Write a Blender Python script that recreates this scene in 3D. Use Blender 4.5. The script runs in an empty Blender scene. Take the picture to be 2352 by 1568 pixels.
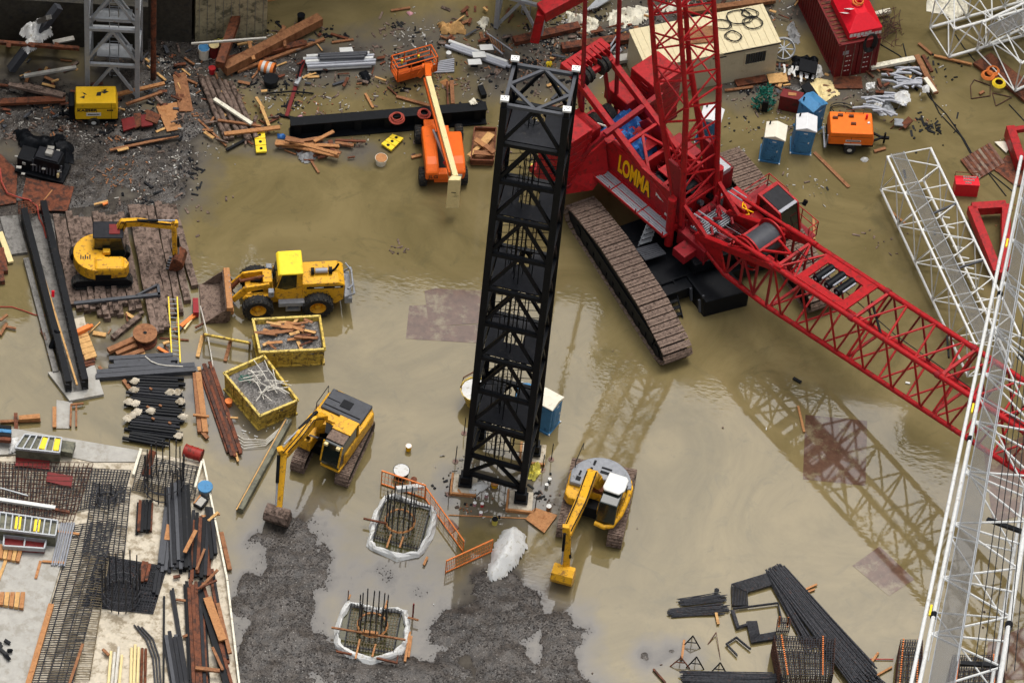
import bpy, math, random
from mathutils import Vector, Matrix, noise
R = math.radians
random.seed(7)
scene = bpy.context.scene
COL = scene.collection
V = Vector
# ---------------------------------------------------------------- camera
PW, PH = 2352.0, 1568.0            # frame in which positions were measured
FPX = 10433.0
PITCH, ROLL, DIST = R(51.0), R(5.9), 243.0
CAM = V((0, -DIST*math.cos(PITCH), DIST*math.sin(PITCH)))
FWD = V((0, math.cos(PITCH), -math.sin(PITCH)))
R0 = V((1, 0, 0)); U0 = R0.cross(FWD)
CR = R0*math.cos(ROLL) + U0*math.sin(ROLL)
CU = U0*math.cos(ROLL) - R0*math.sin(ROLL)
cd = bpy.data.cameras.new('camera'); cam = bpy.data.objects.new('camera', cd); COL.objects.link(cam)
cam.matrix_world = Matrix(((CR.x, CU.x, -FWD.x, CAM.x), (CR.y, CU.y, -FWD.y, CAM.y), (CR.z, CU.z, -FWD.z, CAM.z), (0, 0, 0, 1)))
cd.sensor_fit = 'HORIZONTAL'; cd.sensor_width = 36; cd.lens = 36*FPX/PW
cd.clip_start = 1; cd.clip_end = 3000
scene.camera = cam
scene.render.resolution_x, scene.render.resolution_y = 1024, 682

def P(u, v, z=0.0):
    """ground point (height z) seen at measured position u,v"""
    d = FWD*FPX + CR*(u-PW/2) - CU*(v-PH/2)
    return CAM + d*((z-CAM.z)/d.z)
def PD(u, v, dep):
    d = FWD*FPX + CR*(u-PW/2) - CU*(v-PH/2)
    return CAM + d*(dep/FPX)
def zf(x0, y0, w, zw):
    k = w/zw
    return lambda x, y: ((x0+x*k)*.765625, (y0+y*k)*.765625)
def head(a, b):
    p, q = P(*a), P(*b); return math.atan2(q.y-p.y, q.x-p.x)

# ---------------------------------------------------------------- materials
MATS = {}
def mat(name, c, rough=.55, metal=0., var=.18, sc=1.5, c2=None, amt=.35, s2=.8, bump=0., bs=8., spec=.22, st=1.0):
    """base colour broken up by fine value noise plus patches of a second colour (dirt, rust, mud)"""
    if name in MATS: return MATS[name]
    m = bpy.data.materials.new(name); m.use_nodes = True
    nt = m.node_tree; N = nt.nodes; L = nt.links
    b = N['Principled BSDF']; b.inputs['Roughness'].default_value = rough; b.inputs['Metallic'].default_value = metal
    b.inputs['Specular IOR Level'].default_value = spec
    tc = N.new('ShaderNodeTexCoord'); mp = N.new('ShaderNodeMapping'); L.new(tc.outputs['Object'], mp.inputs[0])
    mp.inputs['Scale'].default_value = (1, 1, st)
    oi = N.new('ShaderNodeObjectInfo'); add = N.new('ShaderNodeVectorMath'); add.operation = 'ADD'
    ml = N.new('ShaderNodeVectorMath'); ml.operation = 'SCALE'; cb = N.new('ShaderNodeCombineXYZ')
    L.new(oi.outputs['Random'], cb.inputs[0]); L.new(oi.outputs['Random'], cb.inputs[1]); L.new(cb.outputs[0], ml.inputs[0]); ml.inputs['Scale'].default_value = 37
    L.new(mp.outputs[0], add.inputs[0]); L.new(ml.outputs[0], add.inputs[1])
    n1 = N.new('ShaderNodeTexNoise'); n1.inputs['Scale'].default_value = sc*3; n1.inputs['Detail'].default_value = 5; n1.inputs['Roughness'].default_value = .65
    L.new(add.outputs[0], n1.inputs['Vector'])
    r = N.new('ShaderNodeValToRGB'); r.color_ramp.elements[0].position = .3; r.color_ramp.elements[1].position = .7
    lo = [max(0, x*(1-var)) for x in c]; hi = [min(1, x*(1+var)) for x in c]
    r.color_ramp.elements[0].color = (*lo, 1); r.color_ramp.elements[1].color = (*hi, 1)
    L.new(n1.outputs['Fac'], r.inputs[0]); out = r.outputs[0]
    if c2:
        n2 = N.new('ShaderNodeTexNoise'); n2.inputs['Scale'].default_value = s2*3; n2.inputs['Detail'].default_value = 6; n2.inputs['Roughness'].default_value = .7
        L.new(add.outputs[0], n2.inputs['Vector'])
        r2 = N.new('ShaderNodeValToRGB'); p = .5+(.5-amt)*.45
        r2.color_ramp.elements[0].position = max(.02, p-.05); r2.color_ramp.elements[1].position = min(.98, p+.07)
        L.new(n2.outputs['Fac'], r2.inputs[0])
        mx = N.new('ShaderNodeMix'); mx.data_type = 'RGBA'; mx.inputs[7].default_value = (*c2, 1)
        L.new(r2.outputs[0], mx.inputs[0]); L.new(out, mx.inputs[6]); out = mx.outputs[2]
    L.new(out, b.inputs['Base Color'])
    if bump:
        n3 = N.new('ShaderNodeTexNoise'); n3.inputs['Scale'].default_value = bs; n3.inputs['Detail'].default_value = 4
        L.new(add.outputs[0], n3.inputs['Vector'])
        bp = N.new('ShaderNodeBump'); bp.inputs['Strength'].default_value = bump; bp.inputs['Distance'].default_value = .05
        L.new(n3.outputs['Fac'], bp.inputs['Height']); L.new(bp.outputs[0], b.inputs['Normal'])
    MATS[name] = m; return m

MUD = (.16, .12, .06)
M = dict(
 red=mat('crane_red', (.38,.011,.014), .45, var=.18, c2=(.19,.014,.013), amt=.36, s2=1.1),
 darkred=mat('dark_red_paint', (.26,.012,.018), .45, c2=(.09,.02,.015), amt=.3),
 yel=mat('plant_yellow', (.74,.38,.02), .4, var=.1, c2=(.28,.14,.03), amt=.36, s2=1.5),
 yel2=mat('bright_yellow', (.86,.62,.03), .45, var=.08, c2=(.35,.27,.05), amt=.18),
 yworn=mat('worn_yellow', (.62,.44,.08), .6, var=.2, c2=(.17,.11,.04), amt=.42, s2=1.4),
 org=mat('lift_orange', (.74,.13,.015), .42, var=.08, c2=(.4,.08,.02), amt=.15),
 orgt=mat('compressor_orange', (.82,.165,.012), .45, var=.08, c2=(.4,.13,.03), amt=.12),
 cream=mat('cream_paint', (.74,.6,.3), .5, var=.06, c2=(.42,.33,.16), amt=.15),
 black=mat('black_steel', (.006,.007,.009), .45, var=.3, c2=(.03,.025,.022), amt=.12, spec=.12),
 gold=mat('golden_yellow', (.78,.46,.015), .45, var=.08, c2=(.35,.2,.04), amt=.15),
 scrap=mat('litter_scraps', (.4,.38,.34), .7, var=.5, sc=6, c2=(.15,.13,.1), amt=.4, s2=3),
 dsteel=mat('deck_steel', (.014,.015,.019), .5, var=.3, c2=(.04,.037,.035), amt=.2, spec=.15),
 gsteel=mat('grey_steel', (.06,.063,.072), .5, var=.15, c2=(.03,.03,.03), amt=.2),
 glass=mat('dark_glass', (.012,.018,.016), .08, var=.3, spec=.8),
 rubber=mat('tyre_rubber', (.02,.02,.02), .85, c2=(.09,.07,.045), amt=.3, s2=3),
 trk=mat('track_mud', (.185,.13,.1), .75, var=.35, sc=3, c2=(.07,.045,.035), amt=.4, s2=2, bump=.5, bs=12),
 rust=mat('rusty_steel', (.16,.05,.025), .75, var=.35, sc=2, c2=(.05,.025,.018), amt=.45, bump=.3),
 wrust=mat('wet_rust_plate', (.15,.075,.055), .3, var=.3, c2=(.25,.2,.15), amt=.4, s2=.5),
 rebar=mat('rebar_steel', (.042,.043,.048), .55, var=.6, sc=3, c2=(.12,.06,.04), amt=.2, s2=2),
 rrebar=mat('rusted_rebar', (.085,.038,.026), .75, var=.4, sc=3, c2=(.04,.03,.028), amt=.4),
 rgold=mat('tan_rebar', (.2,.16,.1), .75, var=.3, sc=3, c2=(.06,.05,.04), amt=.35),
 wood=mat('wet_wood', (.26,.115,.05), .65, var=.3, sc=2, c2=(.16,.06,.025), amt=.35, bump=.3, st=.3),
 wood2=mat('pale_wood', (.55,.32,.12), .65, var=.2, sc=2, c2=(.33,.16,.06), amt=.3, bump=.2),
 ply=mat('orange_plywood', (.4,.185,.07), .6, var=.22, sc=2.5, c2=(.27,.1,.03), amt=.3, s2=1.5),
 dwood=mat('weathered_timber', (.17,.12,.095), .8, var=.5, sc=1.6, c2=(.045,.03,.022), amt=.42, s2=1, bump=.7, bs=8),
 bwood=mat('brown_timber', (.14,.045,.02), .65, var=.35, sc=2, c2=(.05,.02,.012), amt=.4, bump=.3),
 white=mat('white_paint', (.68,.68,.65), .45, var=.05, c2=(.5,.48,.44), amt=.18),
 galv=mat('galvanised', (.37,.385,.4), .5, metal=.25, var=.12, c2=(.24,.15,.1), amt=.14),
 pipe=mat('silver_pipe', (.3,.31,.34), .5, metal=.2, var=.1, c2=(.3,.3,.3), amt=.2),
 grey=mat('grey_plastic', (.25,.26,.28), .5, var=.15, c2=(.1,.1,.1), amt=.2),
 conc=mat('pale_concrete', (.38,.365,.33), .75, var=.12, sc=.8, c2=(.3,.28,.24), amt=.4, s2=.5),
 cconc=mat('cream_concrete', (.52,.46,.36), .75, var=.16, sc=1.4, c2=(.27,.22,.15), amt=.42, s2=.6),
 core=mat('core_concrete', (.36,.31,.19), .55, var=.2, sc=1, c2=(.12,.11,.07), amt=.4, s2=.6),
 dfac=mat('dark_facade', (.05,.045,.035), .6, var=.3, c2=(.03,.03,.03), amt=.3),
 dconc=mat('dark_wet_concrete', (.15,.145,.1), .5, var=.25, sc=1, c2=(.08,.08,.06), amt=.45, s2=.7),
 sconc=mat('slab_grey', (.2,.19,.175), .7, var=.25, sc=2, c2=(.1,.095,.085), amt=.4, bump=.4),
 blue=mat('toilet_blue', (.06,.21,.4), .5, var=.12, c2=(.015,.06,.14), amt=.25),
 tcream=mat('toilet_roof', (.76,.71,.58), .5, var=.06, c2=(.5,.44,.33), amt=.2),
 troof=mat('toilet_roof_white', (.7,.7,.7), .5, var=.05, c2=(.55,.55,.53), amt=.15),
 tarpb=mat('blue_tarp', (.035,.14,.42), .4, var=.35, sc=2, c2=(.12,.28,.5), amt=.35, s2=1.5),
 tarpw=mat('white_sheeting', (.62,.62,.6), .45, var=.08, c2=(.38,.35,.28), amt=.3, s2=1.5),
 tarpg=mat('grey_sheeting', (.28,.28,.28), .6, var=.2, c2=(.12,.12,.12), amt=.3),
 tarpc=mat('cream_sheeting', (.72,.68,.55), .6, var=.15, sc=2, c2=(.38,.34,.25), amt=.3),
 cont=mat('container_maroon', (.16,.014,.014), .5, var=.15, c2=(.07,.02,.016), amt=.3),
 box=mat('beige_panels', (.56,.49,.33), .55, var=.06, c2=(.45,.38,.24), amt=.2),
 boxr=mat('cream_roof', (.66,.57,.36), .55, var=.06, c2=(.6,.5,.3), amt=.25),
 tank=mat('tank_red', (.66,.012,.025), .35, var=.08),
 pink=mat('pink_foam', (.6,.3,.33), .7, c2=(.4,.25,.25), amt=.3),
 orbar=mat('barrier_orange', (.72,.2,.045), .5, var=.12, c2=(.45,.15,.05), amt=.2),
 hose=mat('red_hose', (.35,.06,.04), .55),
 green=mat('green_paint', (.01,.13,.09), .5),
 ltext=mat('yellow_letters', (.95,.5,.0), .5, var=.05),
 wtext=mat('white_letters', (.75,.75,.72), .5, var=.04),
 btext=mat('black_letters', (.02,.02,.02), .5),
 bronze=mat('yellow_mesh', (.7,.62,.12), .6),
 cable=mat('black_cable', (.02,.02,.02), .6),
 rope=mat('pale_rope', (.6,.57,.5), .8),
)
# ---------------------------------------------------------------- mesh builder
class MB:
    def __init__(s): s.v = []; s.f = []; s.sm = []
    def add(s, vs, fs, smooth=False):
        o = len(s.v); s.v += [V(x) for x in vs]; s.f += [tuple(i+o for i in f) for f in fs]; s.sm += [smooth]*len(fs); return s
    def hexa(s, p):      # 8 points: bottom 4 ccw, top 4 ccw
        return s.add(p, [(3,2,1,0),(4,5,6,7),(0,1,5,4),(1,2,6,5),(2,3,7,6),(3,0,4,7)])
    def box(s, x0, x1, y0, y1, z0, z1, rot=0, piv=(0,0)):
        p = [(x0,y0,z0),(x1,y0,z0),(x1,y1,z0),(x0,y1,z0),(x0,y0,z1),(x1,y0,z1),(x1,y1,z1),(x0,y1,z1)]
        if rot:
            c, q = math.cos(rot), math.sin(rot)
            p = [(piv[0]+(x-piv[0])*c-(y-piv[1])*q, piv[1]+(x-piv[0])*q+(y-piv[1])*c, z) for x, y, z in p]
        return s.hexa(p)
    def bar(s, a, b, w, h=None, up=(0,0,1)):
        a, b = V(a), V(b); h = h or w; d = (b-a)
        if d.length < 1e-6: return s
        d.normalize(); up = V(up)
        if abs(d.dot(up)) > .98: up = V((1,0,0))
        x = d.cross(up).normalized()*w/2; y = x.cross(d).normalized()*h/2
        return s.hexa([a-x-y, b-x-y, b+x-y, a+x-y, a-x+y, b-x+y, b+x+y, a+x+y][0:0] or [a-x-y, a+x-y, b+x-y, b-x-y, a-x+y, a+x+y, b+x+y, b-x+y])
    def tube(s, a, b, r, n=8, r2=None, cap=True):
        a, b = V(a), V(b); r2 = r if r2 is None else r2; d = b-a
        if d.length < 1e-6: return s
        d.normalize(); u = V((0,0,1)) if abs(d.z) < .9 else V((1,0,0))
        x = d.cross(u).normalized(); y = d.cross(x)
        vs = []
        for k in range(n):
            t = 2*math.pi*k/n; e = x*math.cos(t)+y*math.sin(t); vs += [a+e*r, b+e*r2]
        fs = [(2*k, 2*k+1, (2*k+3) % (2*n), (2*k+2) % (2*n)) for k in range(n)]
        s.add(vs, fs, n > 5)
        if cap:
            o = len(s.v)-2*n
            s.f += [tuple(o+2*k for k in range(n)), tuple(o+2*k+1 for k in reversed(range(n)))]; s.sm += [False, False]
        return s
    def path(s, pts, r, n=6):
        pts = [V(p) for p in pts]; rings = []
        for i, p in enumerate(pts):
            d = (pts[min(i+1, len(pts)-1)]-pts[max(i-1, 0)]).normalized()
            u = V((0,0,1)) if abs(d.z) < .9 else V((1,0,0)); x = d.cross(u).normalized(); y = d.cross(x)
            rings.append([p+(x*math.cos(2*math.pi*k/n)+y*math.sin(2*math.pi*k/n))*r for k in range(n)])
        vs = [q for g in rings for q in g]
        fs = [(i*n+k, (i+1)*n+k, (i+1)*n+(k+1) % n, i*n+(k+1) % n) for i in range(len(pts)-1) for k in range(n)]
        return s.add(vs, fs, n > 5)
    def cut(s):
        if not hasattr(s, 'cuts'): s.cuts = []
        s.cuts.append((len(s.v), len(s.f))); return s
    def prism(s, poly, vec):   # planar polygon extruded by vec
        poly = [V(p) for p in poly]; vec = V(vec); n = len(poly)
        return s.add(poly+[p+vec for p in poly], [tuple(reversed(range(n))), tuple(range(n, 2*n))]+[(k, (k+1) % n, n+(k+1) % n, n+k) for k in range(n)])
    def xz(s, pts, y0, y1):    # side profile in x-z, extruded along y
        return s.prism([(x, y0, z) for x, z in pts], (0, y1-y0, 0))
    def xy(s, pts, z0, z1):
        return s.prism([(x, y, z0) for x, y in pts], (0, 0, z1-z0))
    def ring(s, c, r1, r2, ax=(0,0,1), n=24, m=6):
        c = V(c); d = V(ax).normalized(); u = V((0,0,1)) if abs(d.z) < .9 else V((1,0,0)); x = d.cross(u).normalized(); y = d.cross(x)
        vs = []
        for i in range(n):
            t = 2*math.pi*i/n; e = x*math.cos(t)+y*math.sin(t)
            for k in range(m):
                q = 2*math.pi*k/m; vs.append(c+e*(r1+r2*math.cos(q))+d*r2*math.sin(q))
        return s.add(vs, [(i*m+k, ((i+1) % n)*m+k, ((i+1) % n)*m+(k+1) % m, i*m+(k+1) % m) for i in range(n) for k in range(m)], True)
    def lathe(s, prof, c=(0,0,0), ax=(0,0,1), n=20):   # prof: (radius, height)
        c = V(c); d = V(ax).normalized(); u = V((0,0,1)) if abs(d.z) < .9 else V((1,0,0)); x = d.cross(u).normalized(); y = x.cross(d)*-1
        m = len(prof); vs = []
        for i in range(n):
            t = 2*math.pi*i/n; e = x*math.cos(t)+y*math.sin(t)
            for r_, h in prof: vs.append(c+e*r_+d*h)
        return s.add(vs, [(i*m+k, ((i+1) % n)*m+k, ((i+1) % n)*m+k+1, i*m+k+1) for i in range(n) for k in range(m-1)], True)
    def ibeam(s, a, b, w, h, t=.04):
        a, b = V(a), V(b)
        s.bar(a+V((0,0,t/2)), b+V((0,0,t/2)), w, t); s.bar(a+V((0,0,h-t/2)), b+V((0,0,h-t/2)), w, t)
        return s.bar(a+V((0,0,h/2)), b+V((0,0,h/2)), t, h-2*t-.004)
    def blob(s, poly, h, n=22, z=0., seed=0, rough=.5, freq=1.3, thick=.02):
        """crumpled sheet or heap with the outline poly (x,y) and height h"""
        xs = [p[0] for p in poly]; ys = [p[1] for p in poly]
        x0, x1, y0, y1 = min(xs), max(xs), min(ys), max(ys); st = max(x1-x0, y1-y0)/n
        def inside(x, y):
            r = False; j = len(poly)-1
            for i in range(len(poly)):
                if (poly[i][1] > y) != (poly[j][1] > y) and x < (poly[j][0]-poly[i][0])*(y-poly[i][1])/(poly[j][1]-poly[i][1])+poly[i][0]: r = not r
                j = i
            return r
        def dist(x, y):
            m = 1e9
            for i in range(len(poly)):
                a = V(poly[i][:2]); b = V(poly[i-1][:2]); ab = b-a; t = max(0, min(1, (V((x, y))-a).dot(ab)/max(1e-9, ab.dot(ab)))); m = min(m, (V((x, y))-a-ab*t).length)
            return m
        nx, ny = int((x1-x0)/st)+2, int((y1-y0)/st)+2; idx = {}; vs = []; fs = []
        for i in range(nx):
            for j in range(ny):
                x, y = x0+i*st, y0+j*st
                jx = noise.noise(V((x*2.1, y*2.1, seed+3)))*st*.9; jy = noise.noise(V((x*2.1, y*2.1, seed+9)))*st*.9
                ins = inside(x, y); d = dist(x, y)
                if ins or d < st*.75:
                    e = min(1, d/(.35*min(x1-x0, y1-y0)+1e-6)) if ins else 0
                    q = noise.fractal(V((x*freq, y*freq, seed)), .6, 2.2, 4)
                    rdg = abs(noise.noise(V((x*freq*2, y*freq*2, seed+20))))
                    idx[i, j] = len(vs); vs.append((x+jx, y+jy, z+thick+max(0, h*(e**.5)*(1-rough+rough*(q+.5)*1.2)-h*rough*.6*rdg*(1 if ins else 0))))
        for i in range(nx-1):
            for j in range(ny-1):
                k = [(i, j), (i+1, j), (i+1, j+1), (i, j+1)]
                if all(q in idx for q in k): fs.append(tuple(idx[q] for q in k))
        s.add(vs, fs, True); return s
    def build(s, name, m, parent=None, bevel=0, world=False, label=None, kind=None):
        if getattr(s, 'cuts', None):
            pv, pf, o = 0, 0, None
            for a, b in s.cuts+[(len(s.v), len(s.f))]:
                if a > pv:
                    q = MB(); q.v = s.v[pv:a]; q.f = [tuple(i-pv for i in f) for f in s.f[pf:b]]; q.sm = s.sm[pf:b]; o = q.build(name, m, parent, bevel, world, label, kind)
                pv, pf = a, b
            return o
        vs = s.v
        if world and parent:
            inv = MW[parent.name].inverted(); vs = [inv @ p for p in vs]
        me = bpy.data.meshes.new(name); me.from_pydata([tuple(p) for p in vs], [], s.f); me.polygons.foreach_set('use_smooth', s.sm)
        me.materials.append(M[m] if isinstance(m, str) else m); me.update()
        if any(s.sm) and hasattr(me, 'set_sharp_from_angle'): me.set_sharp_from_angle(angle=R(50))
        o = bpy.data.objects.new(name, me); COL.objects.link(o)
        if parent:
            o.parent = parent
            if parent.name in MW: MW[o.name] = MW[parent.name]
        if bevel:
            b = o.modifiers.new('bevel', 'BEVEL'); b.width = bevel; b.segments = 2; b.limit_method = 'ANGLE'; b.angle_limit = R(40)
        if label: o['label'] = label
        if kind: o['kind'] = kind
        return o
MW = {}
def thing(name, label, cat, loc=(0,0,0), rz=0., group=None, rx=0., ry=0.):
    o = bpy.data.objects.new(name, None); COL.objects.link(o); o.empty_display_size = .3
    o.location = loc; o.rotation_euler = (rx, ry, rz); o['label'] = label; o['category'] = cat; o['kind'] = 'thing'
    if group: o['group'] = group
    MW[o.name] = Matrix.LocRotScale(V(loc), o.rotation_euler, None)
    return o
def tag(o, label, cat, group=None):
    o['label'] = label; o['category'] = cat; o['kind'] = 'thing'
    if group: o['group'] = group
    return o
def solo(name, mb, m, label, cat, group=None, bevel=0):
    """a thing that is one mesh: origin moved to the base of its middle"""
    xs = [p.x for p in mb.v]; ys = [p.y for p in mb.v]; zs = [p.z for p in mb.v]
    c = V(((min(xs)+max(xs))/2, (min(ys)+max(ys))/2, min(zs))); mb.v = [p-c for p in mb.v]
    o = mb.build(name, m, None, bevel); o.location = c; return tag(o, label, cat, group)
def struct(name, mb, m):
    o = mb.build(name, m); o['kind'] = 'structure'; return o
def stuff(name, mb, m, label, cat):
    o = mb.build(name, m); o['kind'] = 'stuff'; o['label'] = label; o['category'] = cat; return o
def copy_thing(o, loc, rz=None, label=None, group=None):
    c = o.copy(); COL.objects.link(c); c.location = loc
    if rz is not None: c.rotation_euler.z = rz
    if label: c['label'] = label
    if group: c['group'] = group
    for ch in list(o.children):
        d = ch.copy(); COL.objects.link(d); d.parent = c
        for g in list(ch.children):
            e = g.copy(); COL.objects.link(e); e.parent = d
    return c
def lacing(mb, a, b, n, r, style='Z', sq=False, verts=True):
    """bracing of one face of a lattice between chord a (p,q) and chord b (p,q)"""
    f = (lambda p, q: mb.bar(p, q, r*2)) if sq else (lambda p, q: mb.tube(p, q, r, 6, cap=False))
    A = lambda t: V(a[0]).lerp(V(a[1]), t); B = lambda t: V(b[0]).lerp(V(b[1]), t)
    for i in range(n):
        t0, t1 = i/n, (i+1)/n; tm = (t0+t1)/2
        if style == 'Z':
            f(A(t0), B(tm)); f(B(tm), A(t1))
        elif style == 'X':
            f(A(t0), B(t1)); f(B(t0), A(t1))
        elif style == 'N':
            f(A(t0), B(t1)) if i % 2 else f(B(t0), A(t1))
        elif style == 'K':
            m_ = A(t1).lerp(B(t1), .5); f(A(t0), m_); f(B(t0), m_)
        if verts: f(A(t1), B(t1))
    if verts: f(A(0), B(0))
def textobj(s, size, m, parent, loc, rot, name='lettering', ext=.01, sx=1., bold=0.):
    if s[0] == '~':       # lettering too small to read in the photograph: a row of letter sized marks
        g = MB(); n = len(s); w_ = size*.62; rq = random.Random(n)
        for k in range(n):
            x = (k-(n-1)/2)*w_; g.box(x-w_*.4, x+w_*.4, -size*.35, size*rq.uniform(.25, .35), -ext, ext)
        o = g.build(name, m, parent); o.location = loc; o.rotation_euler = rot; o.scale = (sx, 1, 1); return o
    cu = bpy.data.curves.new(name, 'FONT'); cu.body = s; cu.size = size; cu.extrude = ext; cu.offset = bold; cu.align_x = 'CENTER'; cu.align_y = 'CENTER'
    t = bpy.data.objects.new(name, cu); COL.objects.link(t)
    dg = bpy.context.evaluated_depsgraph_get(); me = bpy.data.meshes.new_from_object(t.evaluated_get(dg))
    bpy.data.objects.remove(t)
    o = bpy.data.objects.new(name, me); COL.objects.link(o); me.materials.clear(); me.materials.append(M[m])
    o.parent = parent; o.location = loc; o.rotation_euler = rot; o.scale = (sx, 1, 1); return o
# ---------------------------------------------------------------- light
w = bpy.data.worlds.new('World'); scene.world = w; w.use_nodes = True
nt = w.node_tree; bg = nt.nodes['Background']; sky = nt.nodes.new('ShaderNodeTexSky'); sky.sky_type = 'NISHITA'
sky.sun_disc = False; sky.sun_elevation = R(42); sky.sun_rotation = R(200); sky.dust_density = 6; sky.air_density = 1.6; sky.ozone_density = 1
hs = nt.nodes.new('ShaderNodeHueSaturation'); hs.inputs['Saturation'].default_value = .25
nt.links.new(sky.outputs[0], hs.inputs['Color']); nt.links.new(hs.outputs[0], bg.inputs[0]); bg.inputs[1].default_value = .15
sd = bpy.data.lights.new('sun', 'SUN'); sun = bpy.data.objects.new('sun', sd); COL.objects.link(sun)
sd.energy = .8; sd.angle = R(22); sd.color = (1, .96, .9)
el, az = R(72), R(20)
sun.rotation_euler = (R(90)-el, 0, R(180)-az)
sky.sun_elevation = el; sky.sun_rotation = az
scene.view_settings.view_transform = 'Standard'; scene.view_settings.look = 'None'
scene.view_settings.exposure = .45; scene.view_settings.gamma = 1

# ---------------------------------------------------------------- ground and flood water
def seg_d(x, y, pts):
    m = 1e9
    for (ax, ay), (bx, by) in zip(pts, pts[1:]):
        dx, dy = bx-ax, by-ay; t = max(0, min(1, ((x-ax)*dx+(y-ay)*dy)/max(1e-9, dx*dx+dy*dy)))
        m = min(m, math.hypot(x-ax-dx*t, y-ay-dy*t))
    return m
def pxy(*a): return [tuple(P(u, v)[:2]) for u, v in a]
# ridges of gravel standing out of the water: polyline, half width, height
RIDGES = [(pxy((690,1245),(670,1330),(650,1420),(640,1500),(620,1600)), 1.6, .11),
          (pxy((560,1545),(700,1480),(860,1560),(1100,1560),(1300,1600)), 1.2, .07),
          (pxy((740,1250),(800,1330),(950,1330),(1060,1400),(1180,1430),(1230,1540)), 2.2, -.1),
          (pxy((1060,1440),(1130,1480),(1160,1570)), 1.8, .1),
          (pxy((1150,1360),(1185,1390),(1190,1430)), 1.3, .12),
          (pxy((1280,1450),(1300,1560),(1340,1600)), 1.2, .09),
          (pxy((560,1390),(570,1340)), .8, .05),
          (pxy((-80,250),(60,250),(190,300),(270,330),(330,400)), 2.2, .1),
          (pxy((0,420),(100,430),(230,440)), 1.8, .06),
          (pxy((330,180),(420,200),(440,280)), 1.2, .1),
          (pxy((-60,500),(60,510)), 1.6, .06),
          (pxy((300,120),(400,120),(480,100)), 1.6, .1),
          (pxy((330,430),(300,480)), 1.2, .04),
          (pxy((1500,1510),(1560,1500)), .9, -.02), (pxy((560,160),(800,140),(1000,90)), 1.6, -.06), (pxy((1180,150),(1330,130),(1500,60)), 2.2, -.03), (pxy((1480,20),(1900,10)), 1.6, -.05),
          (pxy((1680,205),(1800,190),(2000,200)), 1.3, -.08), (pxy((850,350),(500,330)), .8, -.12), (pxy((1060,1130),(1240,1150)), 1.6, -.1), (pxy((260,800),(420,860),(560,1000)), 1.6, -.12)]
def relief(x, y):
    h = -1e9
    for pts, wd, hh in RIDGES:
        d = seg_d(x, y, pts)/wd
        h = max(h, hh-.2*max(0, d-.4)**1.15)
    q = noise.fractal(V((x*.35, y*.35, 1.7)), .9, 2.1, 5)*.09+noise.fractal(V((x*1.6, y*1.6, 4.7)), .8, 2.1, 4)*.035
    return max(h, -.55)+q+noise.fractal(V((x*.9, y*.9, 14.7)), .9, 2.1, 5)*.1*(1 if h > -.4 else 0)
def grid(x0, x1, y0, y1, st, f):
    nx, ny = int((x1-x0)/st)+1, int((y1-y0)/st)+1
    vs = [(x0+i*st, y0+j*st, f(x0+i*st, y0+j*st)) for j in range(ny) for i in range(nx)]
    return vs, [(j*nx+i, j*nx+i+1, (j+1)*nx+i+1, (j+1)*nx+i) for j in range(ny-1) for i in range(nx-1)]
g = MB(); vs, fs = grid(-40, 40, -32, 34, .16, relief); g.add(vs, fs, True)
gm = mat('gravel', (.058,.048,.04), .32, var=.8, sc=6, c2=(.028,.024,.021), amt=.45, s2=.7, bump=.8, bs=12, spec=.35)
nt = gm.node_tree; N = nt.nodes; L = nt.links                        # pale stones among the gravel
vo = N.new('ShaderNodeTexVoronoi'); vo.inputs['Scale'].default_value = 5.5; vo.feature = 'F1'
tc = N.new('ShaderNodeTexCoord'); L.new(tc.outputs['Object'], vo.inputs['Vector'])
rp = N.new('ShaderNodeValToRGB'); rp.color_ramp.elements[0].position = .1; rp.color_ramp.elements[0].color = (1,1,1,1); rp.color_ramp.elements[1].position = .2; rp.color_ramp.elements[1].color = (0,0,0,1)
L.new(vo.outputs['Distance'], rp.inputs[0])
r5 = N.new('ShaderNodeValToRGB'); r5.color_ramp.elements[0].position = .5; r5.color_ramp.elements[1].position = .75
sx = N.new('ShaderNodeSeparateColor'); L.new(vo.outputs['Color'], sx.inputs[0]); L.new(sx.outputs[0], r5.inputs[0])
mu = N.new('ShaderNodeMath'); mu.operation = 'MULTIPLY'; L.new(rp.outputs[0], mu.inputs[0]); L.new(r5.outputs[0], mu.inputs[1])
mx = N.new('ShaderNodeMix'); mx.data_type = 'RGBA'; mx.inputs[7].default_value = (.26,.245,.22,1)
b = N['Principled BSDF']; old = b.inputs['Base Color'].links[0].from_socket
L.new(mu.outputs[0], mx.inputs[0]); L.new(old, mx.inputs[6]); L.new(mx.outputs[2], b.inputs['Base Color'])
gr = struct('ground', g, gm)
rs = random.Random(3); sm = MB(); k = 0; tries = 0
while k < 11000 and tries < 120000:
    tries += 1; u, v = (rs.uniform(480, 1420), rs.uniform(1180, 1600)) if rs.random() < .62 else (rs.uniform(-20, 560), rs.uniform(100, 520))
    p = P(u, v); h = relief(p.x, p.y)
    if h < -.06*rs.random()**2 or (h > .02 and noise.noise(V((p.x*.8, p.y*.8, 9))) < rs.uniform(-.4, .4)): continue
    h = max(h, -.005)
    k += 1; s = rs.uniform(.016, .045)*(1 if h > 0 else .7); a = rs.uniform(0, 3); d = V((math.cos(a), math.sin(a), rs.uniform(-.3, .3)))*s
    sm.bar(p+V((0,0,h+.01))-d, p+V((0,0,h+.01))+d, s*rs.uniform(1, 2), s)
pb = struct('pebbles', sm, mat('pebble_stone', (.075,.064,.056), .5, var=.9, sc=9, c2=(.025,.021,.019), amt=.6, s2=6)); pb['kind'] = 'stuff'; pb['label'] = 'small stones lying on the wet gravel'; pb['category'] = 'stones'
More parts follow.
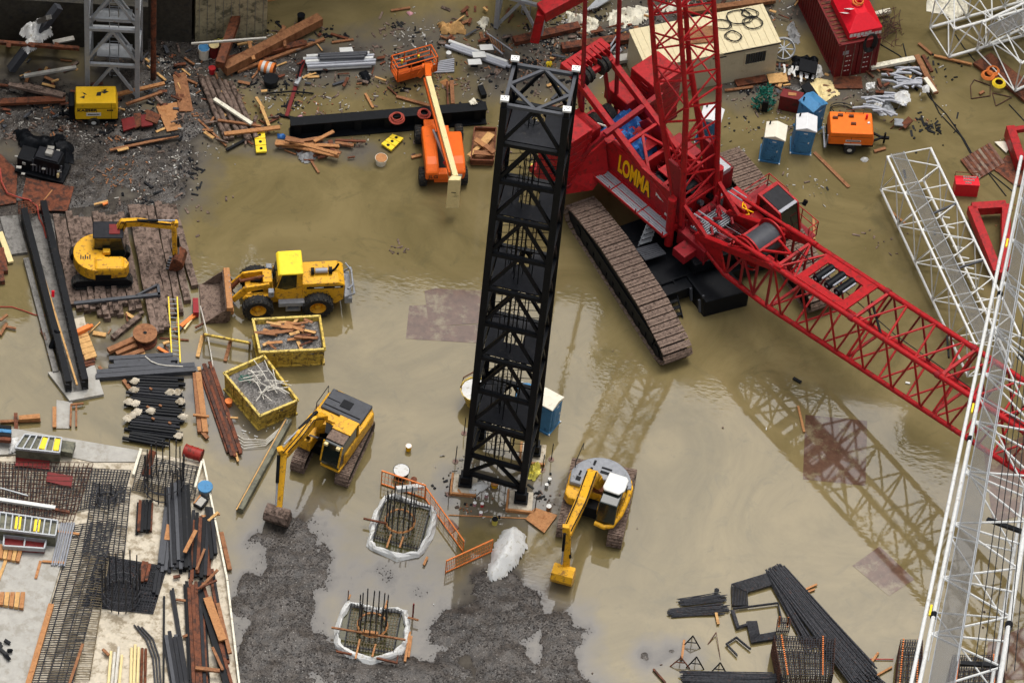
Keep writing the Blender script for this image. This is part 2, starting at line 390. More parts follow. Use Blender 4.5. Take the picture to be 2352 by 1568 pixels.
# wide land beyond the site
wl = MB(); wl.add([(-900,-900,-.9),(900,-900,-.9),(900,900,-.9),(-900,900,-.9)], [(0,1,2,3)]); struct('far_ground', wl, 'sconc')

wt = MB(); vs, fs = grid(-44, 44, -34, 40, .3, lambda x, y: 0); wt.add(vs, fs, True)
X0, X1, Y0, Y1 = -44, max(v[0] for v in vs), -34, max(v[1] for v in vs)
for x0, x1, y0, y1 in ((-66, 78, -110, Y0), (-66, 78, Y1, 57), (-66, X0, Y0, Y1), (X1, 78, Y0, Y1)): wt.add([(x0,y0,0),(x1,y0,0),(x1,y1,0),(x0,y1,0)], [(0,1,2,3)], True)
wm = bpy.data.materials.new('flood_water'); wm.use_nodes = True; nt = wm.node_tree; N = nt.nodes; L = nt.links; b = N['Principled BSDF']
b.inputs['Roughness'].default_value = .035; b.inputs['IOR'].default_value = 1.4; b.inputs['Specular IOR Level'].default_value = 1.0
tc = N.new('ShaderNodeTexCoord')
def ns(scale, det=4, rough=.55, src=None):
    n = N.new('ShaderNodeTexNoise'); n.inputs['Scale'].default_value = scale; n.inputs['Detail'].default_value = det; n.inputs['Roughness'].default_value = rough
    L.new(src or tc.outputs['Object'], n.inputs['Vector']); return n
n1 = ns(.13, 8, .66); n2 = ns(.4, 9, .72); n1.inputs['Distortion'].default_value = 1.6; n2.inputs['Distortion'].default_value = 2.2
r1 = N.new('ShaderNodeValToRGB'); e = r1.color_ramp.elements
e[0].position = .34; e[0].color = (.127,.1,.042,1); e[1].position = .64; e[1].color = (.205,.16,.073,1)
L.new(n1.outputs['Fac'], r1.inputs[0])
r2 = N.new('ShaderNodeValToRGB'); r2.color_ramp.elements[0].position = .54; r2.color_ramp.elements[1].position = .82; L.new(n2.outputs['Fac'], r2.inputs[0])
m1 = N.new('ShaderNodeMix'); m1.data_type = 'RGBA'; m1.inputs[7].default_value = (.1,.086,.042,1); L.new(r2.outputs[0], m1.inputs[0]); L.new(r1.outputs[0], m1.inputs[6])
# shallow water lets the gravel show: stored depth
at = N.new('ShaderNodeAttribute'); at.attribute_name = 'depth'
nz = ns(3.2, 7, .85); ma = N.new('ShaderNodeMath'); ma.operation = 'MULTIPLY_ADD'; ma.inputs[1].default_value = .16; L.new(nz.outputs['Fac'], ma.inputs[0]); L.new(at.outputs['Fac'], ma.inputs[2])
r3 = N.new('ShaderNodeValToRGB'); r3.color_ramp.elements[0].position = .16; r3.color_ramp.elements[0].color = (1,1,1,1); r3.color_ramp.elements[1].position = .4; r3.color_ramp.elements[1].color = (0,0,0,1)
L.new(ma.outputs[0], r3.inputs[0])
m2 = N.new('ShaderNodeMix'); m2.data_type = 'RGBA'; r4 = N.new('ShaderNodeValToRGB'); r4.color_ramp.elements[0].position = .07; r4.color_ramp.elements[0].color = (.05,.043,.037,1); r4.color_ramp.elements[1].position = .17; r4.color_ramp.elements[1].color = (.118,.104,.084,1); L.new(ma.outputs[0], r4.inputs[0]); L.new(r4.outputs[0], m2.inputs[7]); L.new(r3.outputs[0], m2.inputs[0]); L.new(m1.outputs[2], m2.inputs[6])
L.new(m2.outputs[2], b.inputs['Base Color'])
mpw = N.new('ShaderNodeMapping'); mpw.inputs['Rotation'].default_value = (0, 0, R(20)); mpw.inputs['Scale'].default_value = (1, 1.8, 1); L.new(tc.outputs['Object'], mpw.inputs[0])
nb = ns(2.6, 2, .5, mpw.outputs[0]); nb2 = ns(.25, 3, .6); rb = N.new('ShaderNodeValToRGB'); rb.color_ramp.elements[0].position = .45; rb.color_ramp.elements[0].color = (.1,.1,.1,1); rb.color_ramp.elements[1].position = .68
L.new(nb2.outputs['Fac'], rb.inputs[0]); mm = N.new('ShaderNodeMath'); mm.operation = 'MULTIPLY'; L.new(nb.outputs['Fac'], mm.inputs[0]); L.new(rb.outputs[0], mm.inputs[1])
bp = N.new('ShaderNodeBump'); bp.inputs['Strength'].default_value = .08; bp.inputs['Distance'].default_value = .05; L.new(mm.outputs[0], bp.inputs['Height']); L.new(bp.outputs[0], b.inputs['Normal'])
wo = struct('flood_water', wt, wm)
att = wo.data.attributes.new('depth', 'FLOAT', 'POINT')
att.data.foreach_set('value', [max(0, min(1, -relief(v.co.x, v.co.y))) for v in wo.data.vertices])
# tall blocks beyond the pit, outside the frame, seen only mirrored in the water
def block(x0, x1, y0, y1, h, lab, col):
    t = thing('office_building', lab, 'building', ((x0+x1)/2, (y0+y1)/2, -.9))
    hx, hy = (x1-x0)/2, (y1-y0)/2
    MB().box(-hx, hx, -hy, hy, 0, h).build('wall', col, t)
    MB().box(-hx+2, hx-2, -hy+2, hy-2, h+.01, h+2.5).build('roof', 'sconc', t)
    m = MB(); k = 0
    while 3+k*3.8 < h-3:
        m.box(-hx+1.5, hx-1.5, -hy-.06, -hy-.003, 3+k*3.8, 5.2+k*3.8); k += 1
    m.build('window', 'dfac', t)
block(-62, -20, 58, 90, 69, 'brown office block beyond the pit, mirrored at left', 'dfac')
block(-19.8, 6, 62, 95, 72, 'dark office block beyond the pit, mirrored in the middle', 'dfac')
block(6.2, 30.8, 60, 92, 78, 'grey office block beyond the pit, behind the red crane', 'dfac')
block(31, 75, 66, 100, 92, 'tall dark office block beyond the pit, mirrored at right', 'dfac')
for (x0, y0, x1, y1, h, lab) in ((-60, 23.5, -30, 24.5, 32, 'high unseen wall added to shade the top left'), (-30, 26.5, -8, 27.5, 26, 'unseen wall added to shade the top edge, left of the middle'), (-8, 31, 12, 32, 15, 'unseen wall added to shade the top edge, behind the crane'), (12, 35, 45, 36, 13, 'unseen wall added to shade the top edge, right'), (-41, 2, -40, 23, 26, 'unseen wall added to shade the left edge')):  # unseen walls added past the frame to darken its top and left
    tag(struct('shade_wall', MB().box(x0, x1, y0, y1, -.8, h), 'dfac'), lab, 'wall')['kind'] = 'thing'
block(-120, -66, -60, 56, 60, 'long dark block on the left rim of the pit', 'dfac')  # unseen rim blocks, added to cut skylight from the sides and rear
block(78, 130, -60, 60, 66, 'long dark block on the right rim of the pit', 'dfac')
block(-70, -10, -150, -110, 48, 'low dark block on the near rim of the pit, left', 'dfac')
block(20, 80, -150, -110, 48, 'low dark block on the near rim of the pit, right', 'dfac')
# ================================================================ red crawler crane
HC = R(-43); CO = V((9.5, 7.2, 0))
crane = thing('crawler_crane', 'huge red lattice boom crawler crane standing in the flood water', 'crane', CO, HC)
s1 = (-1, 1)
# crawlers
TC = [V((5.95, 4.28, 0)), V((13.65, 8.95, 0))]; TH = R(-58.6)
prof = [(-4.9,.02),(4.6,.02),(5.35,.32),(5.6,.75),(5.4,1.15),(4.9,1.36),(2.4,1.92),(-2.0,1.92),(-5.1,1.4),(-5.8,1.15),(-6.0,.7),(-5.7,.28)]
for i, c in enumerate(TC):
    Mt = Matrix.LocRotScale(c, Matrix.Rotation(TH, 3, 'Z'), None)
    m = MB(); hw = .68
    m.xz([(x*.975, .04+z*.93) for x, z in prof], -hw, hw)
    for k in range(13): m.tube((-4.6+k*.76, -hw-.05, .42), (-4.6+k*.76, hw+.05, .42), .34, 12)
    m.bar((-4.2, -hw-.02, .95), (4.2, -hw-.02, .95), .1, .5); m.bar((-4.2, hw+.02, .95), (4.2, hw+.02, .95), .1, .5)
    m.v = [Mt @ p for p in m.v]; fr = m.build('crawler_frame', 'black', crane, world=True)
    m = MB(); cyc = prof+[prof[0]]; pts = []
    for (ax, az), (bx, bz) in zip(cyc, cyc[1:]):
        pts.append((V((ax, 0, az)), V((bx, 0, bz))))
    tot = sum((b-a).length for a, b in pts); n = 56; st = tot/n; d = 0; q = 0
    for k in range(n):
        tgt = k*st; acc = 0
        for a, b in pts:
            l = (b-a).length
            if acc+l > tgt: break
            acc += l
        e = (b-a).normalized(); p = a+e*(tgt-acc); nrm = V((e.z, 0, -e.x)); j = random.uniform(-.02, .02)
        p = p+nrm*.05
        m.bar(p-e*st*.42, p+e*st*.42, 1.72, .11, up=nrm)
        m.bar(p+nrm*.06-e*.03, p+nrm*.06+e*.03, 1.66, .05, up=nrm)
    m.v = [Mt @ p for p in m.v]; m.build('crawler_track', 'trk', crane, world=True)
# carbody
m = MB(); c = CO; m.box(-2.6, 1.3, -3.9, 3.9, .4, 1.3); m.box(-1.6, 1.6, -1.6, 1.6, 1.55, 2.3)
m.box(-3.2,-1.9,-4.4,4.4,.35,1.35); m.box(.9,2.0,-4.4,4.4,.3,1.1)
Mt = Matrix.LocRotScale(V((9.9, 6.85, 0)), Matrix.Rotation(TH, 3, 'Z'), None)
m.v = [Mt @ p for p in m.v]; m.build('carbody', 'black', crane, .04, True)
tp = [P(*q, 1.25) for q in ((1568,621),(1621,694),(1722,668),(1662,604))]
m = MB(); m.prism([V((p.x, p.y, -.05)) for p in tp], (0, 0, 1.3)); cw = m.build('carbody_counterweight', 'black', crane, .05, True)
m = MB(); e = (tp[1]-tp[0]).normalized(); f_ = V((-e.y, e.x, 0))*-1
for k in range(3): m.bar(tp[0]+e*(.3+k*.9)+f_*.18+V((0,0,-.1)), tp[0]+e*(.5+k*.9)+f_*.18+V((0,0,-.9)), .12)
m.tube(tp[1]+V((0,0,.02))-e*.3, tp[1]+V((0,0,.25))-e*.3, .06); m.build('lifting_lug', 'gsteel', cw, 0, True)
m = MB(); a, b = P(1530,642,1.3), P(1553,735,.05)
for o in (-.4, .4): m.bar(a+V((o*.85, o*.5, 0)), b+V((o*.85, o*.5, 0)), .06, .12)
for k in range(6): p = a.lerp(b, (k+.3)/6); m.bar(p-V((.34,.2,0)), p+V((.34,.2,0)), .2, .04)
m.build('access_steps', 'black', crane, 0, True)
m = MB(); tp = [P(*q, 1.9) for q in ((1459,573),(1482,599),(1530,584),(1508,559))]; m.prism(tp, (0,0,.06))
for k in range(7):
    a = tp[0].lerp(tp[1], (k+.5)/7); b = tp[3].lerp(tp[2], (k+.5)/7); m.bar(a+V((0,0,.08)), b+V((0,0,.08)), .03)
m.build('step_platform', 'gsteel', crane, 0, True)
m = MB(); a, b = P(1504,500,3.1), P(1480,560,1.6)
for o in (-.3, .3): m.bar(a+V((o, o*.6, 0)), b+V((o, o*.6, 0)), .05, .1)
for k in range(5): p = a.lerp(b, (k+.5)/5); m.bar(p-V((.3,.18,0)), p+V((.3,.18,0)), .22, .04)
m.build('ladder', 'galv', crane, 0, True)
# upper works
m = MB(); m.box(-7.4, .4, -1.18, 1.18, 2.4, 3.0)
for x in (-7.1, -5.4, -3.9, -2.3, -.7): m.box(x-.12, x+.12, -1.18, 1.18, 3.0, 4.6 if x != -3.9 else 5.0)
m.box(-6.9,-5.5,-1.1,1.1,4.4,4.52); m.box(-5.3,-4.6,.1,1.1,4.5,4.62); m.box(-3.4,-2.4,-.2,1.1,4.3,4.42)
m.box(-9.3,-7.4,-1.2,1.2,2.5,3.6); m.box(-9.0,-7.6,-4.3,4.3,2.2,2.65)
m.build('machinery_deck', 'red', crane, .03)
for s in s1:
    m = MB(); y = s*1.3; m.xz([(-7.1,3.1),(-.5,3.0),(-.5,4.6),(-.75,5.2),(-5.9,5.25),(-7.1,3.6)], y-.06, y+.06)
    m.bar((-5.9,y,5.28),(-.75,y,5.23),.2,.1); m.bar((-7.1,y,3.05),(-.4,y,2.98),.2,.12)
    sp = m.build('side_panel', 'red', crane)
    if s < 0:
        textobj('LOMMA', 1.75, 'ltext', sp, (-4.0, -1.372, 4.1), (R(90), 0, 0), sx=.4, bold=.06)
        sh = textobj('LOMMA', 1.75, 'btext', sp, (-3.96, -1.364, 4.06), (R(90), 0, 0), name='letter_shadow', ext=.004, sx=.41, bold=.085)
        textobj('Manitowoc', .42, 'wtext', sp, (-1.55, -1.37, 4.25), (R(90), 0, 0), sx=.8, bold=.012)
        textobj('~~~~', .26, 'wtext', sp, (-1.25, -1.37, 3.35), (R(90), 0, 0), sx=.8, bold=.01)
    # walkways
    m = MB(); m.box(-6.9, -.5, s*1.4 if s > 0 else -2.35, 2.35 if s > 0 else -1.4, 2.9, 2.98); wk = m.build('walkway', 'red', crane)
    m = MB()
    for k in range(3):
        for j in range(2):
            y0 = s*(1.47+j*.44); x0 = -6.8+k*2.1; m.box(x0, x0+2.0, min(y0, y0+s*.38), max(y0, y0+s*.38), 2.985, 3.01)
            for q in range(2): m.bar((x0, y0+s*(.12+.14*q), 3.03), (x0+2.0, y0+s*(.12+.14*q), 3.03), .03)
    m.build('grating', 'pipe', wk)
    m = MB()
    for k in range(4): m.bar((-6.9+k*2.1, s*2.36, 2.9), (-6.9+k*2.1, s*2.36, 3.35), .05)
    m.bar((-6.9, s*2.36, 3.05), (-.5, s*2.36, 3.05), .05, .14); m.build('toe_rail', 'red', wk)
# winches inside
for x in (-5.0, -3.2, -1.6):
    m = MB(); m.tube((x,-1.0,3.7),(x,1.0,3.7),.46,20); d = m.build('winch_drum', 'black', crane)
    m = MB(); m.tube((x,-1.08,3.7),(x,-1.0,3.7),.62,20); m.tube((x,1.0,3.7),(x,1.08,3.7),.62,20); m.build('drum_flange', 'darkred', d)
# counterweights
for s in s1:
    t = MB(); y0, y1 = (2.3, 4.4) if s > 0 else (-4.4, -2.3)
    t.box(-8.5, -6.45, y0, y1, 2.7, 2.95); cwt = t.build('counterweight', 'darkred', crane, .03)
    for k in range(6):
        m = MB(); z = 2.97+k*.59; m.box(-8.45, -6.5, y0+.03, y1-.03, z, z+.55)
        for q in range(5):
            if s < 0: m.box(-6.6, -6.46, y1-.4, y1-.1, z+.1, z+.2)
        m.build('counterweight_slab', 'red', cwt, .05)
    m = MB()
    for q in range(7):
        for yy in ((y0-.03) if s < 0 else (y0-.03),): m.box(-7.5, -7.0, yy-.03, yy+.02, 3.2+q*.48, 3.3+q*.48)
    m.build('lifting_slot', 'darkred', cwt)
# triangular side wing by near counterweight
m = MB(); m.prism([(-6.4,-1.5,5.2),(-6.9,-3.9,3.4),(-6.9,-4.3,2.2),(-5.9,-2.6,2.3),(-5.9,-1.5,3.2)], (.14,.0,0)); m.build('side_wing', 'red', crane, .02)
m = MB(); m.bar((-5.9,-2.0,6.3),(-6.2,2.5,6.15),.28,.3); m.bar((-5.9,-2.0,6.3),(-6.6,-2.9,4.6),.2); m.bar((-6.2,2.5,6.15),(-6.6,2.9,4.6),.2); m.build('cross_beam', 'darkred', crane)
# gantry
g = MB()
for s in s1: g.bar((-9.8, s*1.22, 7.75), (-1.0, s*1.22, 4.05), .34, .4)
g.build('gantry_beam', 'red', crane, .03)
g = MB(); g.box(-10.15, -9.35, -1.5, 1.5, 7.55, 8.05)
for k in range(8): g.box(-9.95, -9.0, -1.2+k*.33, -1.14+k*.33, 7.7, 8.12)
g.build('gantry_head', 'red', crane, .04)
for y in (-.75, -.45, .45, .75):
    m = MB(); m.tube((-8.95, y-.09, 7.5), (-8.95, y+.09, 7.5), .44, 20); m.tube((-8.95, y-.15, 7.5), (-8.95, y-.09, 7.5), .5, 20); m.build('sheave', 'rubber', crane)
m = MB(); m.bar((-8.95,-1.2,7.5),(-8.95,1.2,7.5),.3); m.cut(); m.bar((-5.0,-1.2,5.75),(-5.0,1.2,5.75),.18); m.bar((-5.0,0,5.75),(-3.2,-1.1,4.95),.15); m.bar((-5.0,0,5.75),(-3.2,1.1,4.95),.15); m.build('gantry_brace', 'red', crane)
for s in s1:
    m = MB(); m.bar((-8.2, s*1.28, 3.5), (-10.6, s*1.28, 32), .14, .2); m.build('pendant', 'darkred', crane)
    m = MB(); m.bar((-9.4, s*1.0, 7.6), (-8.3, s*1.0, 3.6), .16, .2); m.build('gantry_strut', 'darkred', crane)
for y in (-.5, .5):
    m = MB(); m.tube((-8.1, y-.22, 4.3), (-8.1, y+.22, 4.3), .55, 20); m.build('lower_sheave', 'rubber', crane)
m = MB(); m.box(-9.2,-7.0,-2.0,-1.1,4.2,5.0); m.box(-8.7,-6.9,-2.3,-1.2,5.0,5.55); m.box(-9.2,-7.4,1.2,2.1,4.2,5.2); m.build('engine_cover', 'red', crane, .08)
# leaning lattice mast
def mx(z): return -.4-.22*(z-3.4)
mast = MB(); zs, ze = 12.1, 38.; hw = 1.14
ch = {}
for sx_ in s1:
    for sy in s1:
        lo = V((mx(zs)+sx_*hw, sy*1.2, zs)); hi = V((mx(ze)+sx_*hw, sy*1.2, ze)); ft = V((mx(3.6)+sx_*.16, sy*1.28, 3.5)); ch[sx_, sy] = (lo, hi, ft)
        m = MB(); m.tube(ft, lo, .17, 10); m.tube(lo, hi, .14, 10); m.build('mast_chord', 'red', crane)
for nm, a, b in (('a', (1,-1), (1,1)), ('b', (-1,-1), (-1,1)), ('c', (1,-1), (-1,-1)), ('d', (1,1), (-1,1))):
    m = MB(); lacing(m, ch[a][:2], ch[b][:2], 12, .058, 'Z', verts=nm in 'ab'); fa, fb = (ch[a][2], ch[a][0]), (ch[b][2], ch[b][0])
    lacing(m, (V(fa[0]).lerp(fa[1], .14), fa[1]), (V(fb[0]).lerp(fb[1], .14), fb[1]), 3, .065, 'Z' if nm in 'ab' else 'N', verts=nm in 'ab'); m.build('mast_lacing', 'red', crane)
m = MB()
for s in s1: m.prism([(mx(3.5)-.35, s*1.28-.09, 3.3), (mx(3.5)+.35, s*1.28-.09, 3.3), (mx(7.5)+.55, s*1.26-.09, 7.5), (mx(7.5)-.55, s*1.26-.09, 7.5)], (0, .18, 0))
m.build('mast_foot_plate', 'darkred', crane)
# front: posts, grating, cables
for s in s1:
    m = MB(); m.tube((-.6, s*1.75, 1.9), (-.75, s*1.75, 5.5), .24, 14); m.bar((-.6, s*1.2, 3.2), (-.6, s*1.75, 3.2), .3); m.build('front_post', 'red', crane)
m = MB(); m.box(.15, 1.35, -1.05, 1.05, 3.45, 3.55); gp = m.build('front_platform', 'gsteel', crane)
m = MB()
for k in range(9): m.bar((.2+k*.135, -1.03, 3.575), (.2+k*.135, 1.03, 3.575), .05, .03)
m.build('tread_strip', 'pipe', gp)
m = MB(); m.box(.3,1.2,-2.4,-1.5,2.3,2.9); m.box(-.3,1.8,-1.5,1.5,2.1,3.2); m.box(-.2,.15,-.9,.9,3.2,3.9); m.build('front_frame', 'darkred', crane, .03)
for k in range(12):
    y = -.95+k*.17; m = MB(); m.path([(1.3, y, 3.6), (2.6, y*.9, 4.0), (4.0, y*.85, 4.9)], .022, 4); m.build('hoist_rope', 'cable' if k % 4 else 'pipe', crane)
m = MB()
for k in range(26): 
    x, y = random.uniform(-.6, 2.2), random.uniform(-1.2, 1.4); z = random.uniform(3.2, 4.2); m.tube((x, y, z), (x+random.uniform(-.5,.5), y+random.uniform(-.3,.3), z+random.uniform(0,.4)), random.uniform(.04,.1), 6); m.cut()
m.build('front_machinery', 'darkred', crane)
m = MB()
for k in range(46):
    x, y, z = random.uniform(-6.6,-.6), random.uniform(-1.0,1.0), random.uniform(3.0,4.35); s = random.uniform(.08,.28); m.box(x-s,x+s,y-s*.6,y+s*.6,z,z+s*1.2); m.cut()
m.build('machinery_unit', 'black', crane)
m = MB()
for k in range(22):
    x, y, z = random.uniform(-6.6,-.6), random.uniform(-1.0,1.0), random.uniform(3.4,4.4); m.path([(x,y,z),(x+random.uniform(-.5,.5),y+random.uniform(-.3,.3),z+.2),(x+random.uniform(-.8,.8),y+random.uniform(-.4,.4),z-.1)], .03, 5); m.cut()
m.build('hydraulic_line', 'darkred', crane)
for y, mt_ in ((-.7,'gsteel'),(.2,'gsteel'),(.9,'black')):
    m = MB(); m.tube((-.9, y, 3.9), (-.3, y, 4.1), .16, 10); m.build('hydraulic_motor', mt_, crane)
# main boom
def zt(x): return 6.3+.19*(x-6.55)
def zb(x): return 3.05+.2*(x-7.0)
XE = 36.; T = {}
for s in s1:
    y = s*1.35
    T['t', s] = (V((6.4, y, zt(6.4))), V((XE, y, zt(XE)))); T['b', s] = (V((6.4, y, zb(6.4))), V((XE, y, zb(XE))))
    m = MB(); m.tube(T['t', s][0], T['t', s][1], .155, 10); bc = m.build('boom_chord', 'red', crane)
    m = MB()
    for x in (6.4, 12.1, 18.2, 24.2): m.tube((x-.14, y, zt(x-.14)), (x+.14, y, zt(x+.14)), .2, 10); m.cut()
    m.build('chord_joint', 'darkred', bc)
    m = MB(); m.tube(T['b', s][0], T['b', s][1], .145, 10); m.tube((.9, s*1.2, 3.3), (3.3, s*1.3, zb(3.3)+.25), .17, 10); m.tube((3.3, s*1.3, zb(3.3)+.25), T['b', s][0], .15, 10); m.build('boom_chord', 'red', crane)
    m = MB(); m.bar((.8, s*1.2, 3.5), (6.5, s*1.35, 6.28), .3, .42); m.prism([(.9,s*1.22-.07,3.2),(3.4,s*1.3-.07,zb(3.4)+.2),(2.6,s*1.3-.07,4.35)], (0,.14,0)); m.build('boom_foot', 'red', crane, .02)
    m = MB(); lacing(m, ((3.4, y, 4.6), (6.4, y, 6.2)), ((3.4, y, 2.9), (6.4, y, zb(6.4))), 3, .08, 'N'); m.build('butt_lacing', 'darkred', crane)
n = 15; x1 = 6.5+n*2.0
def CH(k, s, x0=6.5): return (V((x0, s*1.35, (zt if k == 't' else zb)(x0))), V((x1, s*1.35, (zt if k == 't' else zb)(x1))))
m = MB(); lacing(m, CH('t', -1, 12.5), CH('t', 1, 12.5), 12, .065, 'Z', verts=False); m.build('top_lacing', 'red', crane)
m = MB(); lacing(m, CH('b', -1), CH('b', 1), n, .065, 'Z', verts=False); m.build('bottom_lacing', 'red', crane)
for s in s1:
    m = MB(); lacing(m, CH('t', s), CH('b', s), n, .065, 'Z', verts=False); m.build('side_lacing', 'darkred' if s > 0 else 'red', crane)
m = MB()
for x in (6.6, 12.2, 18.3): m.bar((x,-1.35,zt(x)),(x,1.35,zt(x)),.16); m.bar((x,-1.35,zb(x)),(x,1.35,zb(x)),.14); m.bar((x,-1.35,zb(x)),(x,1.35,zt(x)),.1); m.bar((x,1.35,zb(x)),(x,-1.35,zt(x)),.1); m.cut()
m.bar((3.2,-1.3,4.9),(3.2,1.3,4.9),.14); m.bar((3.2,-1.3,4.9),(6.4,0,6.2),.12); m.bar((3.2,1.3,4.9),(6.4,0,6.2),.12); m.bar((4.9,-1.3,5.6),(4.9,1.3,5.6),.14)
m.bar((6.6,-1.35,zt(6.6)),(7.9,1.35,zt(7.9)),.1); m.bar((6.6,1.35,zt(6.6)),(7.9,-1.35,zt(7.9)),.1); m.bar((7.9,-1.35,zt(7.9)),(7.9,1.35,zt(7.9)),.1)
m.build('diaphragm', 'red', crane)
# winch tray on the boom
m = MB()
def tray(x0, x1, y0, y1): m.hexa([(x0,y0,zt(x0)-.02),(x1,y0,zt(x1)-.02),(x1,y1,zt(x1)-.02),(x0,y1,zt(x0)-.02),(x0,y0,zt(x0)+.1),(x1,y0,zt(x1)+.1),(x1,y1,zt(x1)+.1),(x0,y1,zt(x0)+.1)])
tray(7.9,8.35,-1.2,1.2); tray(10.9,11.5,-1.2,1.2); tray(8.35,10.9,-1.2,-.75); tray(8.35,10.9,.75,1.2); m.build('winch_tray', 'red', crane)
for x in (8.8, 9.6, 10.3):
    m = MB(); m.tube((x,-.62,zt(x)+.12),(x,.62,zt(x)+.12),.24,14); d = m.build('guide_roller', 'black', crane)
    m = MB(); m.tube((x,-.66,zt(x)+.12),(x,.66,zt(x)+.12),.07,8); m.tube((x+.3,-.5,zt(x)+.34),(x+.3,.45,zt(x)+.34),.06,8); m.build('roller_pin', 'pipe', d)
m = MB(); m.tube((4.25,-.85,5.15),(4.25,.85,5.15),.78,28); dr = m.build('boom_drum', 'gsteel', crane)
m = MB(); m.tube((4.25,-.95,5.15),(4.25,-.86,5.15),.98,28); m.tube((4.25,.86,5.15),(4.25,.95,5.15),.98,28); m.ring((4.25,-1.15,5.15),1.0,.06,(0,1,0)); m.build('drum_flange', 'red', dr)
for s in s1:
    m = MB(); m.tube((1.2,s*1.25,5.35),(4.8,s*1.3,6.0),.11,10); m.tube((4.8,s*1.3,6.0),(7.0,s*1.3,6.5),.15,10); bs_ = m.build('boom_stop', 'red', crane)
    m = MB(); m.tube((.6,s*1.25-.16,5.25),(1.7,s*1.25-.16,5.45),.045,6); m.tube((.6,s*1.25+.16,5.25),(1.7,s*1.25+.16,5.45),.045,6); m.build('stop_rod', 'pipe', bs_)
    m = MB(); m.bar((-.3,s*1.3,5.0),(1.6,s*1.2,3.9),.2,.28); m.build('link_arm', 'red', crane)
m = MB(); m.path([(6.5,.2,6.6),(14,.1,6.6),(24,.0,8.2),(36,0,10.4)], .03, 5); m.build('hoist_rope', 'cable', crane)
m = MB(); m.path([(6.5,-.95,6.0),(12,-1.0,6.9),(24,-1.0,9.2),(36,-1,11.4)], .09, 6); m.build('boom_pendant', 'darkred', crane)
m = MB(); m.bar((11.9,.4,7.1),(13.9,-1.0,7.4),.1,.14); m.cut(); m.bar((16.5,1.1,8.1),(17.6,.1,8.2),.09,.14); m.build('stowed_link', 'black', crane)
# operator cab
cx0, cx1, cy0, cy1 = 1.35, 2.95, 2.9, 4.25
m = MB(); m.xz([(cx0,1.7),(cx1+.35,1.7),(cx1+.45,2.3),(cx1,4.1),(cx0,4.25)], cy0, cy1); cab = m.build('cab', 'glass', crane, .03)
m = MB(); m.box(cx0-.1, cx0+.12, cy0-.05, cy1+.05, 1.7, 4.32)
for y in (cy0, cy1): m.bar((cx0,y,4.28),(cx1,y,4.14),.12); m.bar((cx1,y,4.12),(cx1+.46,y,2.3),.1); m.bar((cx1+.46,y,2.3),(cx1+.36,y,1.7),.1)
m.box(cx0-.12,cx1+.4,cy0-.04,cy1+.04,1.55,1.75); m.build('cab_frame', 'red', cab)
m = MB(); m.hexa([(cx0+.15,cy0+.1,4.24),(cx1-.15,cy0+.1,4.13),(cx1-.15,cy1-.1,4.13),(cx0+.15,cy1-.1,4.24),(cx0+.15,cy0+.1,4.32),(cx1-.15,cy0+.1,4.21),(cx1-.15,cy1-.1,4.21),(cx0+.15,cy1-.1,4.32)]); m.build('roof_window', 'dsteel', cab)
m = MB(); m.bar((cx1-.08,cy0+.05,4.19),(cx1-.08,cy1-.05,4.19),.2,.06); m.build('visor_strip', 'pipe', cab)
m = MB(); m.box(-.3,1.3,1.9,2.9,2.3,3.6); m.box(1.35,2.6,1.6,2.85,1.9,3.1); m.build('cab_support', 'red', crane, .05)
m = MB(); m.path([(0.6,2.0,3.1),(1.0,2.2,3.7),(1.5,2.1,3.4),(1.2,1.7,3.3),(1.7,1.6,3.2)], .05, 6); m.path([(.8,2.3,3.6),(1.1,1.9,3.75),(1.6,2.3,3.5)], .04, 6); m.build('hydraulic_hose', 'ltext', crane)
def rail(parent, pts, h, mname='red', r=.03, z2=None, posts=True):
    m = MB()
    for a, b in zip(pts, pts[1:]):
        a, b = V(a), V(b); n_ = max(1, int((b-a).length/1.1))
        for z in (h, h*.5): m.tube(a+V((0,0,z)), b+V((0,0,z)), r, 6)
        if posts:
            for k in range(n_+1): q = a.lerp(b, k/n_); m.tube(q, q+V((0,0,h)), r, 6)
    return m.build('handrail', mname, parent)
rail(crane, [(.1,3.0,2.4),(.1,5.0,2.4),(1.6,5.0,2.4)], 1.0); m = MB(); m.box(-.1,1.5,2.9,5.0,2.3,2.38); m.box(1.5,4.0,4.3,5.0,1.7,1.78); m.build('cab_walkway', 'darkred', crane)
rail(crane, [(1.6,5.0,1.8),(4.0,5.0,1.8),(4.0,4.3,1.8)], 1.1)
m = MB(); m.tube((2.9,4.35,3.9),(3.1,4.7,3.9),.03); m.tube((3.1,4.62,3.78),(3.1,4.78,4.02),.13,10); m.build('mirror', 'black', cab)
# far side cooler and hoses
m = MB(); m.box(-2.6,-1.0,2.2,3.3,2.6,4.2); m.box(-4.6,-2.8,1.5,2.6,2.6,4.4); m.build('engine_house', 'darkred', crane, .06)
m = MB(); m.box(-2.3,-.9,2.0,2.9,4.25,4.6); m.build('radiator', 'galv', crane, .03)
m = MB(); m.path([(-7.4,-1.0,5.2),(-6.6,-.9,5.5),(-5.6,-1.0,5.3),(-4.8,-1.1,4.7)], .06, 6); m.build('air_hose', 'rope', crane)
# blue tarp over the rear machinery: a thing of its own
Mc = Matrix.LocRotScale(CO, Matrix.Rotation(HC, 3, 'Z'), None)
m = MB(); m.blob([(-7.6,-.9),(-7.9,1.4),(-6.6,1.9),(-4.6,1.1),(-4.5,-.9),(-5.8,-1.1)], 1.35, 34, 3.9, 3, .55, 1.1)
m.v = [Mc @ p for p in m.v]; solo('tarpaulin', m, 'tarpb', 'crumpled blue tarpaulin draped over the rear winches of the red crane', 'tarpaulin')
